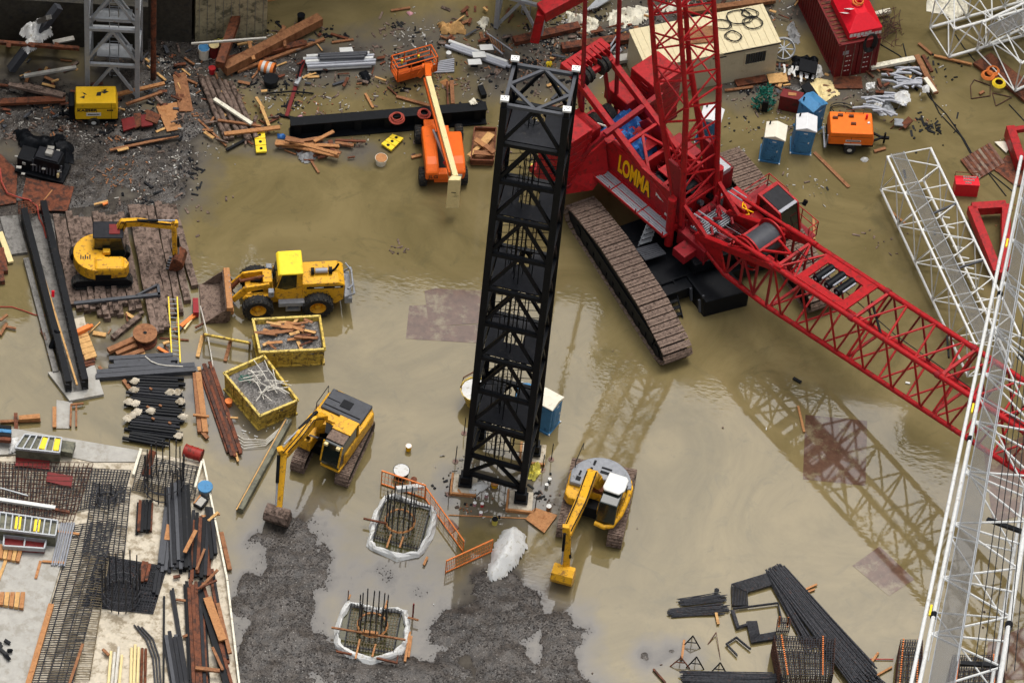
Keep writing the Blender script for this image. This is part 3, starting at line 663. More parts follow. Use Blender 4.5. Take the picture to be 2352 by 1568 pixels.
# red box beam seen at the top edge
m = MB(); a, b = P(1243,30,4.5), P(1340,-22,5.0); m.bar(a, b, .9, .8); m.bar(a, a+V((-.2,-.3,-2.0)), .5, .5); solo('steel_strut', m, 'red', 'red box strut reaching in at the top edge beside the crane', 'steel beam', bevel=.04)
# ================================================================ black steel tower in the middle
HT = 30.3
bs = [P(1068,1114), P(1196,1152), P(1226,1043), P(1100,1008)]
ts = [P(1159,230,HT), P(1302,254,HT), P(1323,161,HT), P(1183,138,HT)]
tc_ = (bs[0]+bs[1]+bs[2]+bs[3])/4
tower = thing('steel_tower', 'tall black steel lattice tower section standing on four footings', 'tower', (tc_.x, tc_.y, 0))
def tw(i, z): return bs[i].lerp(ts[i], z/HT)
for i in range(4):
    m = MB(); m.bar(tw(i, .6), tw(i, HT-.4), .34, .34, up=(0,1,0)); m.bar(tw(i, HT-.4), tw(i, HT), .26, .26, up=(0,1,0)); c_ = m.build('column', 'black', tower, .015, True)
    q = tw(i, .0); m = MB(); m.box(q.x-.36, q.x+.36, q.y-.36, q.y+.36, .25, .42); m.box(q.x-.27, q.x+.27, q.y-.27, q.y+.27, .4, .95); m.build('base_plate', 'black', c_, .02, True)
    q = tw(i, HT); m = MB(); m.box(q.x-.2, q.x+.2, q.y-.16, q.y+.16, HT+.02, HT+.14); cp = m.build('column_cap', 'white', c_, 0, True)
    m = MB()
    for a, b in ((-.12,-.08),(.05,-.02),(-.02,.07),(.12,.08)): m.box(q.x+a-.03, q.x+a+.03, q.y+b-.02, q.y+b+.02, HT+.141, HT+.147)
    m.build('cap_marks', 'black', cp, 0, True)
NB = 11; bh = (HT-.35)/NB
lv = [HT-.35-bh*k for k in range(NB)]+[1.15]
for k, z in enumerate(lv):
    m = MB(); w_ = .2 if k == 0 else .24
    for i in range(4): m.bar(tw(i, z), tw((i+1) % 4, z), w_*.8, w_)
    m.build('ring_beam', 'gsteel' if k == 0 else 'black', tower, 0, True)
    if k == 0:
        m = MB(); mids = [tw(i, z).lerp(tw((i+1) % 4, z), .5) for i in range(4)]
        for i in range(4): m.bar(mids[i], mids[(i+1) % 4], .15, .15)
        m.build('top_brace', 'gsteel', tower, 0, True)
    if k % 2 == 1 and k < NB:
        A, B, C_, D_ = [tw(i, z+.06) for i in range(4)]
        def q_(s, t): return A.lerp(B, s).lerp(D_.lerp(C_, s), t)
        m = MB()
        for s0, s1_, t0, t1 in ((.06,.94,.06,.4),(.06,.35,.4,.75),(.66,.94,.4,.75),(.06,.94,.75,.94)) if k % 4 == 3 else ((.06,.94,.06,.62),(.06,.4,.62,.94),(.62,.94,.62,.94)):
            m.prism([q_(s0,t0), q_(s1_,t0), q_(s1_,t1), q_(s0,t1)], (0,0,.06))
        m.build('deck_plate', 'dsteel', tower, 0, True)
for i in range(4):
    m = MB()
    for k in range(NB):
        z1, z0 = lv[k], lv[k+1]; a0, a1 = tw(i, z0), tw((i+1) % 4, z0); t = tw(i, z1).lerp(tw((i+1) % 4, z1), .5)
        m.bar(a0, t, .15, .15); m.bar(a1, t, .15, .15)
    m.build('face_bracing', 'black', tower, 0, True)
for i, (s, t) in enumerate(((.38,.45),(.46,.5),(.54,.45),(.5,.7),(.42,.3),(.62,.62),(.3,.6),(.25,.35),(.7,.4),(.5,.2),(.35,.8),(.66,.78))):
    def q2(z): A, B, C_, D_ = [tw(j, z) for j in range(4)]; return A.lerp(B, s).lerp(D_.lerp(C_, s), t)
    m = MB(); m.tube(q2(1.2), q2(HT-1.5-i*.8), .028, 5)
    if i < 2:
        for k in range(26): m.ring(q2(1.5+k*1.05), .3, .018, n=10, m=4)
    m.build('riser_pipe', 'black', tower, 0, True)
m = MB()
for k in range(1, NB-1, 2):
    A, B, C_, D_ = [tw(j, lv[k+1]) for j in range(4)]
    for q in range(5): p = A.lerp(D_, .15+.17*q); p2 = B.lerp(C_, .15+.17*q); m.tube(p.lerp(p2, .06), p.lerp(p2, .94)+V((0,0,.8)), .025, 4); m.cut()
m.build('inner_bracing', 'black', tower, 0, True)
# concrete footing pads
for i, b_ in enumerate(bs):
    if i == 3: continue
    t = thing('footing_pad', ['square concrete pad with timber edging under the front left leg of the black tower', 'square pale concrete pad under the front right leg of the black tower', 'square concrete pad under the rear right leg of the black tower'][i], 'footing', (b_.x, b_.y, 0))
    MB().box(-.62,.62,-.62,.62,-.2,.12).build('pad', 'cconc', t, .02)
    m = MB(); m.box(-.75,-.64,-.78,.62,-.1,.18).cut(); m.box(-.64,.62,-.76,-.65,-.1,.2); m.build('edge_board', 'ply', t)

# ================================================================ helper pieces
def tyre(parent, x, y, r, w, rimm='yel', inner=.55, side=1):
    m = MB(); h = w/2; m.lathe([(r*inner,-h*.8),(r*.92,-h),(r,-h*.7),(r,h*.7),(r*.92,h),(r*inner,h*.8),(r*inner,-h*.8)], (x, y, r), (0,1,0), 24)
    n = 20
    for k in range(n):
        t = 2*math.pi*k/n; c = V((x+math.cos(t)*r, y, r+math.sin(t)*r)); d = V((-math.sin(t), 0, math.cos(t)))
        m.bar(c+V((0,-h*.85,0)), c+V((0,h*.85,0))+d*.03, .07, .07, up=d)
    ty = m.build('tyre', 'rubber', parent)
    m = MB(); m.lathe([(0,-h*.35*side),(r*inner*.55,-h*.3*side),(r*inner*.8,h*.3*side),(r*inner*1.02,h*.78*side)], (x, y, r), (0,1,0), 20); m.tube((x,y-h*.5,r),(x,y+h*.5,r),r*.2,10)
    m.build('rim', rimm, ty); return ty
def xtrack(root, side, gauge, L, wd, hgt, rot=0., mt='trk'):
    """one excavator crawler in the local frame; rot turns the undercarriage under the house"""
    pr = [(-L/2+.12,.02),(L/2-.12,.02),(L/2,.22),(L/2+.02,hgt*.6),(L/2-.14,hgt-.02),(L/2-.4,hgt+.02),(-L/2+.4,hgt+.02),(-L/2+.14,hgt-.02),(-L/2-.02,hgt*.6),(-L/2,.22)]
    Mr = Matrix.Rotation(rot, 4, 'Z'); y = side*gauge/2
    m = MB(); m.xz([(x*.95, .05+z*.9) for x, z in pr], y-wd*.38, y+wd*.38)
    m.v = [Mr @ p for p in m.v]; f = m.build('track_frame', 'black', root)
    m = MB(); cyc = pr+[pr[0]]
    for (ax, az), (bx, bz) in zip(cyc, cyc[1:]):
        a, b = V((ax, y, az)), V((bx, y, bz)); n = max(1, round((b-a).length/.2)); e = (b-a)/n; nr = V((e.z, 0, -e.x)).normalized()
        for k in range(n):
            p = a+e*k+nr*.02; m.bar(p+e*.05, p+e*.97, wd, .05, up=nr); m.bar(p+e*.42+nr*.04, p+e*.6+nr*.04, wd*.98, .05, up=nr)
    m.v = [Mr @ p for p in m.v]; m.build('crawler_track', mt, root)
def arm(m, pts, w, hs):
    """boom of welded plate through world points with the given depths"""
    n = len(pts)
    for i in range(n-1):
        a, b = V(pts[i]), V(pts[i+1]); d = (b-a).normalized(); x = d.cross(V((0,0,1)))
        x = x.normalized() if x.length > .2 else V((1,0,0)); u = x.cross(d).normalized()
        ww = w*(1-.04*i)
        A = [a-x*ww/2-u*hs[i]/2, a+x*ww/2-u*hs[i]/2, b+x*ww/2-u*hs[i+1]/2, b-x*ww/2-u*hs[i+1]/2]
        B = [a-x*ww/2+u*hs[i]/2, a+x*ww/2+u*hs[i]/2, b+x*ww/2+u*hs[i+1]/2, b-x*ww/2+u*hs[i+1]/2]
        m.hexa(A+B)
        if i: m.tube(a-x*ww/2, a+x*ww/2, hs[i]*.52, 12)
    return m
def ram(parent, a, b, r=.08, mt='black'):
    a, b = V(a), V(b); c = a.lerp(b, .55)
    m = MB(); m.tube(a, c, r, 10); o = m.build('cylinder_barrel', mt, parent, 0, True)
    m = MB(); m.tube(c, b, r*.55, 8); m.build('piston_rod', 'pipe', o, 0, True)
def bucket(parent, tip, d, w, s, mt, teeth=True):
    """digging bucket hung at world point tip, opening along direction d"""
    d = V(d); d.z = 0; d.normalize(); x = V((-d.y, d.x, 0)); u = V((0,0,1))
    pr = [(0,.1),(.25,.12),(.55,-.05),(.68,-.4),(.55,-.75),(.2,-.98),(-.25,-1.02),(-.3,-.98),(.15,-.9),(.45,-.7),(.56,-.4),(.45,-.1),(.2,.02),(-.05,.0)]
    m = MB(); m.prism([tip-x*w/2+d*p*s+u*q*s for p, q in pr], x*w)
    for sd in (-1, 1):
        m.prism([tip+x*sd*(w/2-.03)+d*p*s+u*q*s for p, q in ((0,.05),(.55,-.05),(.68,-.4),(.55,-.75),(.2,-.98),(-.25,-1.0),(-.2,-.5))], x*.05*sd)
    b = m.build('bucket', mt, parent, 0, True)
    if teeth:
        m = MB()
        for k in range(5): c = tip+x*w*(-.42+.21*k)+d*-.27*s+u*-1.0*s; m.bar(c, c-d*.18, .09, .06); m.cut()
        m.build('bucket_tooth', 'gsteel', b, 0, True)
    return b
def loc(root, p):
    return MW[root.name].inverted() @ V(p)

# ================================================================ excavator with black engine cover (centre left)
a_, b_ = P(856,1008,.9), P(807,1116,.9)
th = math.atan2(b_.y-a_.y, b_.x-a_.x); uh = head((756,881), (672,1000))
ctr = P(765,1010,.9); ctr.z = 0
e2 = thing('excavator', 'yellow excavator with a black engine cover digging beside the two skips', 'excavator', ctr, uh, 'yellow crawler excavators')
for s in s1: xtrack(e2, s, 2.45, 4.1, .75, .85, th-uh)
MB().box(-.9,.9,-.9,.9,.4,1.15).build('undercarriage', 'black', e2, .05)
m = MB(); m.xy([(-2.35,-1.0),(-2.2,1.05),(-1.9,1.38),(1.2,1.4),(1.5,1.2),(1.5,.25),(.3,.2),(.3,-.15),(-.2,-.2),(-.2,-1.4),(-1.9,-1.38)][::-1], 1.1, 1.95); hs_ = m.build('house', 'yel', e2, .09)
m = MB(); m.box(-2.15,-.75,-1.2,1.15,1.96,2.16); m.build('engine_cover', 'gsteel', e2, .06)
m = MB(); m.box(-1.75,-1.25,-.35,.25,2.165,2.2); m.build('cover_vent', 'black', e2)
m = MB(); m.bar((-1.45,-1.15,2.18),(-1.45,-.4,2.18),.03).cut(); m.bar((-1.0,-1.1,2.18),(-1.0,1.0,2.18),.04,.05); m.build('cover_rib', 'black', e2)
m = MB(); m.box(-.75,-.25,-1.38,1.38,1.96,2.02); m.build('catwalk', 'yel', e2, .02)
m = MB(); m.xz([(-.15,1.2),(1.85,1.2),(1.95,1.6),(1.6,2.85),(-.15,2.9)], .3, 1.32); cb_ = m.build('cab', 'glass', e2, .04)
m = MB(); m.box(-.2,.75,.27,1.35,2.9,2.98); m.build('roof', 'yel', cb_, .02)
m = MB(); m.box(.78,1.45,.3,1.3,2.86,2.94); m.build('roof_hatch', 'trk', cb_, .02)
m = MB(); m.box(-.2,1.9,.26,1.38,1.1,1.24)
for y in (.29,1.33): m.bar((-.15,y,1.2),(-.15,y,2.95),.09); m.bar((1.95,y,1.6),(1.6,y,2.9),.08)
m.build('cab_frame', 'yel', cb_)
m = MB(); m.box(1.62,1.78,.35,.55,2.7,2.86).cut(); m.box(1.6,1.76,1.05,1.25,2.7,2.86); m.build('work_light', 'cream', cb_)
m = MB(); m.box(-.2,1.45,-1.38,-.6,1.1,1.9); m.build('tool_box', 'yel', e2, .07)
m = MB(); m.box(-.1,.5,-.55,.15,1.15,1.95); m.build('swing_machinery', 'black', e2)
w0 = P(735,985,1.9); w1 = P(718,965,3.9); w2 = P(652,1045,3.3); w3 = P(641,1166,1.0)
m = MB(); arm(m, [w0, P(738,962,3.2), w1, P(690,1000,3.9), w2], .46, [.5,.62,.62,.52,.34]); m.build('boom', 'yel', e2, .02, True)
ss = P(642,1030,3.9); m = MB(); arm(m, [ss, w2, w3], .34, [.28,.5,.26]); st_ = m.build('dipper', 'yel', e2, .02, True)
ram(e2, P(728,945,4.2), P(652,1020,4.0), .1); ram(e2, P(640,1045,3.6), P(634,1160,1.5), .09)
for o in (-.38,.38): ram(e2, V((w0.x+o,w0.y-.4,1.5)), P(700,998,3.3)+V((o*.7,0,0)), .09)
bucket(e2, w3+V((0,0,.05)), (-.25,-1,0), 1.25, 1.0, 'dwood')

# ================================================================ excavator with grey engine cover (centre right)
a_, b_ = P(1453,1094,.9), P(1421,1245,.9); th = math.atan2(b_.y-a_.y, b_.x-a_.x)
uh = head((1361,1090), (1304,1225)); ctr = P(1372,1142,.9); ctr.z = 0
e3 = thing('excavator', 'yellow excavator with rounded grey engine cover and white cab roof', 'excavator', ctr, uh, 'yellow crawler excavators')
for s in s1: xtrack(e3, s, 2.65, 4.7, .8, .9, th-uh, 'trk')
MB().box(-1,1,-1.05,1.05,.35,1.2).build('undercarriage', 'black', e3, .05)
arc = [(1.78*math.cos(R(t))-.1, 1.78*math.sin(R(t))) for t in range(105, 256, 10)]
m = MB(); m.xy([(.9,-1.55),(1.15,-1.3),(1.15,-.6),(.4,-.35),(.4,.25),(1.35,.35),(1.35,1.5),(.9,1.6),(-.3,1.62)]+arc, 1.1, 1.72); m.build('house', 'yel', e3, .08)
arc2 = [(1.7*math.cos(R(t))-.1, 1.66*math.sin(R(t))) for t in range(100, 261, 10)]
m = MB(); m.xy([(.35,-1.5),(.35,-.62),(-.4,-.5),(-.4,.3),(-.25,1.5)]+arc2, 1.73, 2.02); ec = m.build('engine_cover', 'grey', e3, .07)
m = MB()
for x0, x1, y0, y1 in ((-.1,.15,-1.25,-1.0),(-.9,-.75,-.2,.4),(-1.15,-1.05,-.2,.35),(-.9,-.45,-.75,-.62),(-1.4,-1.1,-.7,-.58),(-.5,-.2,-1.2,-1.1),(-.7,-.6,.8,1.1)): m.box(x0,x1,y0,y1,2.03,2.06).cut()
m.build('cover_vent', 'black', ec)
m = MB(); m.box(-.45,.3,.42,1.45,2.0,2.05); m.build('cover_step', 'dsteel', ec)
m = MB(); m.xz([(-.2,1.25),(1.55,1.25),(1.85,1.5),(1.55,2.7),(-.2,2.85)], .45, 1.45); cb_ = m.build('cab', 'glass', e3, .06)
m = MB(); m.xy([(-.28,.42),(.75,.38),(.92,.5),(.95,1.3),(.6,1.52),(-.1,1.5),(-.28,1.35)], 2.84, 2.98); m.build('roof', 'white', cb_, .05)
m = MB(); m.path([(1.9,.45,1.3),(1.98,1.0,1.3),(1.8,1.35,1.35),(1.2,1.6,1.7),(.5,1.68,2.1),(0,1.66,2.3)], .14, 8); m.build('cab_guard', 'yel', cb_)
m = MB(); m.box(-.1,.35,-.5,.3,1.15,1.95); m.build('swing_machinery', 'bwood', e3)
w0 = P(1372,1112,1.9); w1 = P(1358,1092,3.5); w2 = P(1302,1225,3.4); w3 = P(1300,1300,1.2)
m = MB(); arm(m, [w0, P(1365,1098,2.8), w1, P(1335,1150,4.0), w2], .6, [.5,.6,.62,.6,.36]); bm_ = m.build('boom', 'yel', e3, .02, True)
m = MB()
for o in (-.24, .24):
    pts_ = [w1+V((o,0,.36)), P(1335,1150,4.36)+V((o,0,0)), w2+V((o*.8,0,.25))]; m.path(pts_, .035, 5); m.cut()
m.build('boom_hose', 'black', bm_, 0, True)
m = MB(); arm(m, [P(1300,1207,4.0), w2, w3], .36, [.28,.45,.26]); m.build('dipper', 'yel', e3, .02, True)
ram(e3, P(1297,1225,3.9), P(1290,1295,1.9), .08)
m = MB(); arm(m, [P(1306,1232,3.1), P(1309,1280,1.9)], .12, [.14,.14]); m.build('linkage', 'black', e3, 0, True)
bucket(e3, w3+V((-.05,0,0)), (-.2,-1,0), 1.1, 1.05, 'yel', False)

# ================================================================ mini excavator on the timber mats
uh = R(8); ctr = P(232,612,.75); ctr.z = .42
e1 = thing('mini_excavator', 'small yellow excavator with a black cab parked on timber mats', 'excavator', ctr, uh, 'yellow crawler excavators')
for s in s1: xtrack(e1, s, 2.0, 3.1, .5, .62, R(3), 'rubber')
MB().box(-.8,.8,-.8,.8,.25,.75).build('undercarriage', 'black', e1, .04)
arc = [(1.32*math.cos(R(t))-.15, 1.3*math.sin(R(t))) for t in range(95, 266, 10)]
m = MB(); m.xy([(1.35,-1.1),(1.5,-.75),(1.3,-.4),(.2,-.3),(.2,.1),(-.4,.2),(-.2,1.25)]+arc, .75, 1.55); m.build('house', 'yel', e1, .14)
m = MB(); m.box(-.35,1.25,-1.28,-.35,1.0,1.68); m.build('side_cover', 'yel', e1, .16)
m = MB(); m.box(-.3,.55,-1.345,-1.3,.8,1.2); m.build('side_vent', 'black', e1, .02)
m = MB(); m.xz([(-.35,.8),(1.25,.8),(1.35,1.2),(1.1,2.45),(-.35,2.5)], .2, 1.2); cb_ = m.build('cab', 'glass', e1, .05)
m = MB(); m.box(-.42,1.2,.12,1.28,2.48,2.58); rf = m.build('roof', 'dsteel', cb_, .05)
m = MB(); m.box(.45,1.02,.35,1.02,2.6,2.63); m.build('roof_hatch', 'cont', rf)
m = MB(); m.box(.1,.5,-.2,.1,1.5,1.75); m.build('fuel_cap_cover', 'yel', e1, .04)
w0 = P(236,572,1.6); w1 = P(283,512,3.3); w2 = P(400,520,3.2); w3 = P(402,583,1.25)
m = MB(); arm(m, [w0, P(272,530,2.7), w1, P(320,510,3.5), w2], .32, [.36,.42,.44,.4,.24]); m.build('boom', 'yel', e1, .02, True)
m = MB(); arm(m, [P(404,508,3.6), w2, w3], .26, [.22,.38,.22]); m.build('dipper', 'yel', e1, .02, True)
ram(e1, P(315,507,3.9), P(402,506,3.7), .08); ram(e1, P(409,545,2.9), P(410,583,1.5), .07)
bucket(e1, w3+V((0,0,0)), (1,-.1,0), .95, .85, 'bwood')

# ================================================================ wheel loader
hd = head((728,722), (592,728)); lft = V((-math.sin(hd), math.cos(hd), 0)); ctr = (P(592,728)+P(728,722))/2-lft*1.02; 
ld = thing('wheel_loader', 'yellow wheel loader with rust streaked bucket lowered beside the skip', 'loader', (ctr.x, ctr.y, 0), hd)
for x in (-1.6, 1.6):
    for y in s1: tyre(ld, x, y*1.04, .8, .56, 'yel', .55, y)
m = MB(); m.xz([(-3.0,.9),(-3.05,2.1),(-2.7,2.32),(-.75,2.3),(-.75,.9),(-1.2,.75),(-2.2,.75),(-2.6,.55)], -.78, .78); bd = m.build('rear_body', 'yel', ld, .06)
for y in s1:
    m = MB(); m.box(-2.95, -1.0, y*.785-.004, y*.785+.004, 1.88, 2.05) if y > 0 else m.box(-2.95,-1.0,-.79,-.783,1.88,2.05); dc = m.build('side_stripe', 'dsteel', bd)
    m = MB(); m.box(-1.9,-1.4,y*.793-.003,y*.793+.003,1.93,2.0).cut(); m.box(-2.8,-2.5,y*.793-.003,y*.793+.003,1.93,2.0); m.build('stripe_lettering', 'wtext', dc)
m = MB()
for k in range(3): m.box(-3.07,-3.05,.3,.62,1.2+k*.22,1.32+k*.22).cut()
m.build('rear_slot', 'black', bd)
m = MB(); m.tube((-2.15,.05,2.5),(-1.5,.05,2.5),.15,14); m.build('muffler', 'pipe', ld)
m = MB()
for x in (-2.3,-1.35): m.tube((x-.1,.05,2.48),(x+.08,.05,2.48),.2,12); m.cut()
m.build('muffler_bracket', 'black', ld)
m = MB(); m.path([(-2.35,.0,2.3),(-2.6,-.1,2.45),(-2.75,-.15,2.75)], .06, 8); m.build('exhaust_pipe', 'black', ld)
m = MB(); m.box(-3.45,-3.05,-.95,.95,.75,1.15); m.path([(-3.1,-.9,1.2),(-3.5,-.9,1.5),(-3.55,.9,1.5),(-3.1,.9,1.2)], .07, 6); m.path([(-3.2,-.9,1.9),(-3.5,-.5,1.75),(-3.5,.5,1.75),(-3.2,.9,1.9)], .06, 6); m.build('rear_bumper', 'grey', ld, .03)
m = MB(); m.xz([(-.72,1.1),(.45,1.1),(.72,1.55),(.6,2.4),(.35,3.1),(-.7,3.15)], -.74, .74); cb_ = m.build('cab', 'glass', ld, .03)
m = MB(); m.xz([(-.8,3.12),(-.8,3.26),(.45,3.24),(.58,3.1)], -.82, .82); m.build('roof', 'yel2', cb_, .06)
m = MB()
for y in (-.76,.76): m.xz([(-.76,1.0),(-.76,3.14),(-.45,3.14),(-.45,2.0),(.1,1.85),(.68,2.05),(.74,1.55),(.45,1.0)], y-.03, y+.03); m.bar((.62,y,2.0),(.36,y,3.1),.06)
m.box(-.8,-.74,-.74,.74,1.0,2.2); m.build('cab_panel', 'yel', cb_, .02)
m = MB(); m.box(-1.0,.5,.78,1.1,.85,1.15); m.box(-.7,.1,.78,1.02,.35,.5); m.box(-.7,-.6,.8,1.0,.4,.9); m.box(0,.1,.8,1.0,.4,.9); m.build('step_ladder', 'grey', ld, .02)
m = MB(); m.box(.3,2.2,-.5,.5,.55,1.35); m.box(.8,1.3,-.42,.42,1.3,2.2); m.build('front_frame', 'yel', ld, .04)
for y in s1:
    m = MB(); arm(m, [ld_ for ld_ in ((.95, y*.48, 2.0), (2.2, y*.5, 1.75), (3.15, y*.52, .6))], .14, [.3,.42,.3]); m.build('lift_arm', 'yel', ld, .02)
    m = MB(); m.tube((.8,y*.3,1.4),(1.9,y*.35,1.45),.1,10); m.build('lift_cylinder', 'black', ld)
    m = MB(); m.xz([(1.0,1.45),(2.25,1.45),(2.4,1.3),(2.35,1.2),(.95,1.3)], y*.6, y*.78); m.build('mudguard', 'yel', ld)
    m = MB(); m.box(.75,1.05,y*.86-.16,y*.86+.16,1.62,2.0); m.bar((.9,y*.86,1.4),(.9,y*.86,1.65),.08); m.build('headlamp', 'grey', ld, .03)
m = MB(); m.tube((1.2,0,2.15),(2.5,0,1.85),.09,10); m.bar((2.5,-.12,1.9),(3.1,0,1.0),.16); m.build('tilt_linkage', 'bwood', ld)
m = MB(); m.xz([(3.1,.25),(3.05,1.25),(3.2,1.32),(3.35,1.2),(3.32,.5),(3.5,.14),(4.55,.1),(4.6,.04),(3.3,.03)], -1.35, 1.35)
for y in s1: m.xz([(3.1,.2),(3.08,1.25),(3.5,1.0),(4.4,.12),(3.3,.05)], y*1.35, y*1.31)
bk = m.build('bucket', 'trk', ld)
m = MB(); m.bar((3.12,-1.4,1.2),(3.12,1.4,1.2),.34,.3); m.bar((3.0,-1.3,.8),(3.0,1.3,.8),.2,.3); m.build('bucket_edge', 'ply', bk, .03)
for k in range(5): m = MB(); m.bar((2.75,-.9+k*.42,.7),(3.05,-.85+k*.42,1.35),.08); m.build('coupler_bracket', 'grey', bk)

# ================================================================ boom lift
zb_ = zf(1120, 100, 340, 987)
hd = head((995,425), (985,330)); ctr = P(1012,372)
bl = thing('boom_lift', 'orange articulated boom lift with cream boom and empty basket', 'lift', (ctr.x, ctr.y, 0), hd)
for x in (-1.45, 1.6):
    for y in s1: tyre(bl, x, y*1.12, .5, .42, 'white' , .45, y)
m = MB(); m.box(-1.9,1.9,-.55,.55,.45,.9); m.box(1.5,1.7,-1.0,1.0,.42,.6); m.box(-1.55,-1.35,-1.0,1.0,.42,.6); m.box(1.2,2.1,.1,.85,.6,1.2); m.build('chassis', 'org', bl, .05)
for y in s1:
    m = MB(); yy = (.3, 1.05) if y > 0 else (-1.15, -.25)
    m.xz([(-2.0,.95),(1.35 if y > 0 else .9,.95),(1.35 if y > 0 else .9,1.55),(-1.1,1.75),(-1.6,1.68),(-2.05,1.4)], *yy); m.build('hood', 'org', bl, .12)
m = MB(); m.box(-2.05,-1.55,-1.1,1.05,.85,1.35); cwb = m.build('counterweight', 'org', bl, .1)
textobj('JLG', .36, 'btext', cwb, (-2.06,.62,1.13), (R(90),0,R(-90)), name='maker_mark', ext=.012)
m = MB(); m.box(-2.075,-2.06,-.95,-.5,1.1,1.3); m.build('number_plate', 'white', cwb)
m = MB(); m.box(-1.9,1.1,-.22,.28,.9,1.25); m.build('turntable_well', 'black', bl)
a0, a1 = P(1046,408,3.0), P(984,180,2.6)
m = MB(); m.bar(a0, a1, .3, .34); m.build('upper_boom', 'cream', bl, .02, True)
m = MB(); m.bar(P(1034,400,2.75), P(976,183,2.35), .16, .28); m.build('power_track', 'org', bl, 0, True)
m = MB(); m.bar(P(1031,385,2.6), P(995,300,1.9), .1, .16); m.build('cable_carrier', 'galv', bl, 0, True)
m = MB(); m.tube(P(1022,372,2.5), P(1030,380,2.5), .15, 8); m.build('pivot_pin', 'red', bl, 0, True)
m = MB(); m.bar(P(1031,385,2.55), P(1036,415,2.4), .2, .3); m.build('lower_link', 'cream', bl, 0, True)
tp = [P(*zb_(*q), 3.15) for q in ((650,1278),(757,1280),(768,1243),(680,1238))]
m = MB(); m.prism([p-V((0,0,2.35)) for p in tp], (0,0,2.35)); ub = m.build('upright', 'cream', bl, .03, True)
m = MB(); c_ = (tp[0]+tp[1])/2; m.box(c_.x-.16,c_.x+.16,c_.y-.012,c_.y-.002,2.1,2.15); m.build('data_plate', 'black', ub, 0, True)
m = MB(); j0, j1 = a1+V((0,0,.1)), P(*zb_(470,285), 2.1); m.bar(a1, j1, .34, .36); m.tube(j1+V((-.3,0,-.1)), j1+V((.3,0,-.1)), .2, 12); m.bar(j1, P(*zb_(400,370), 1.1), .3, .3); m.build('jib', 'org', bl, .03, True)
f0, f1 = P(*zb_(208,432), .5), P(*zb_(552,335), .5); ex = (f1-f0); ex.z = 0; ln = ex.length; ex.normalize(); ey = V((-ex.y, ex.x, 0))
m = MB(); m.prism([f0, f0+ex*ln, f0+ex*ln+ey*.95, f0+ey*.95], (0,0,.1)); bk_ = m.build('platform', 'org', bl, .02, True)
m = MB(); c4 = [f0+V((0,0,.1)), f0+ex*ln+V((0,0,.1)), f0+ex*ln+ey*.95+V((0,0,.1)), f0+ey*.95+V((0,0,.1))]
for i in range(4):
    a, b = c4[i], c4[(i+1) % 4]; n_ = 3 if i % 2 == 0 else 1
    for z in (.35,.7,1.15): m.tube(a+V((0,0,z)), b+V((0,0,z)), .035, 6)
    for k in range(n_+1): q = a.lerp(b, k/n_); m.tube(q, q+V((0,0,1.15)), .035, 6)
    if i == 0: m.bar(a+V((0,0,.28)), b+V((0,0,.28)), .03, .5)
m.build('guard_rail', 'org', bk_, 0, True)
m = MB(); q = f0+ex*ln*.5+ey*.25+V((0,0,.95)); m.bar(q-ex*.5, q+ex*.5, .3, .3); m.build('control_box', 'black', bk_, .03, True)
m = MB(); q = f0+ey*.45+V((0,0,.75)); m.bar(q+ex*.1, q+ex*(ln-.1), .28, .1); m.build('tool_tray', 'gsteel', bk_, 0, True)
m = MB(); q = f0+ex*.45+ey*.5+V((0,0,.9)); m.tube(q, q+V((0,0,.3)), .06); m.cut(); q = q+ex*1.0; m.tube(q, q+V((0,0,.3)), .06); m.build('safety_post', 'yel2', bk_, 0, True)

# hoses, rails and wear marks on the excavators
for e_, y_ in ((e2,-1.36),(e3,-1.5)):
    m = MB(); m.path([(-1.9,y_,1.95),(-1.9,y_,2.5),(-.6,y_,2.5),(-.6,y_,1.95)], .025, 5); m.build('handrail', 'black', e_)
    m = MB(); m.box(-1.6,-.7,-y_+.0,-y_+.012,1.35,1.6); m.build('side_decal', 'btext', e_)
for e_, pts_ in ((e2,(P(738,962,3.65),P(716,965,4.35),P(690,1000,4.3),P(655,1040,3.75))),(e1,(P(275,528,3.0),P(284,510,3.65),P(320,508,3.8),P(398,517,3.45)))):
    for o in (-.12,.12): m = MB(); m.path([p+V((o,o*.3,0)) for p in pts_], .03, 5); m.build('boom_hose', 'black', e_, 0, True)
m = MB()
for k in range(5): m.box(-1.1+k*.12,-1.03+k*.12,-.5,-.2-.1*(k % 2),1.552,1.556); m.cut()
m.build('worn_lettering', 'btext', e1)
M['yrim'] = mat('skip_rim', (.66,.5,.13), .6, var=.15, c2=(.2,.13,.05), amt=.38, s2=2)
M['jibw'] = mat('jib_paint', (.56,.56,.54), .5, var=.08, c2=(.36,.34,.3), amt=.25)
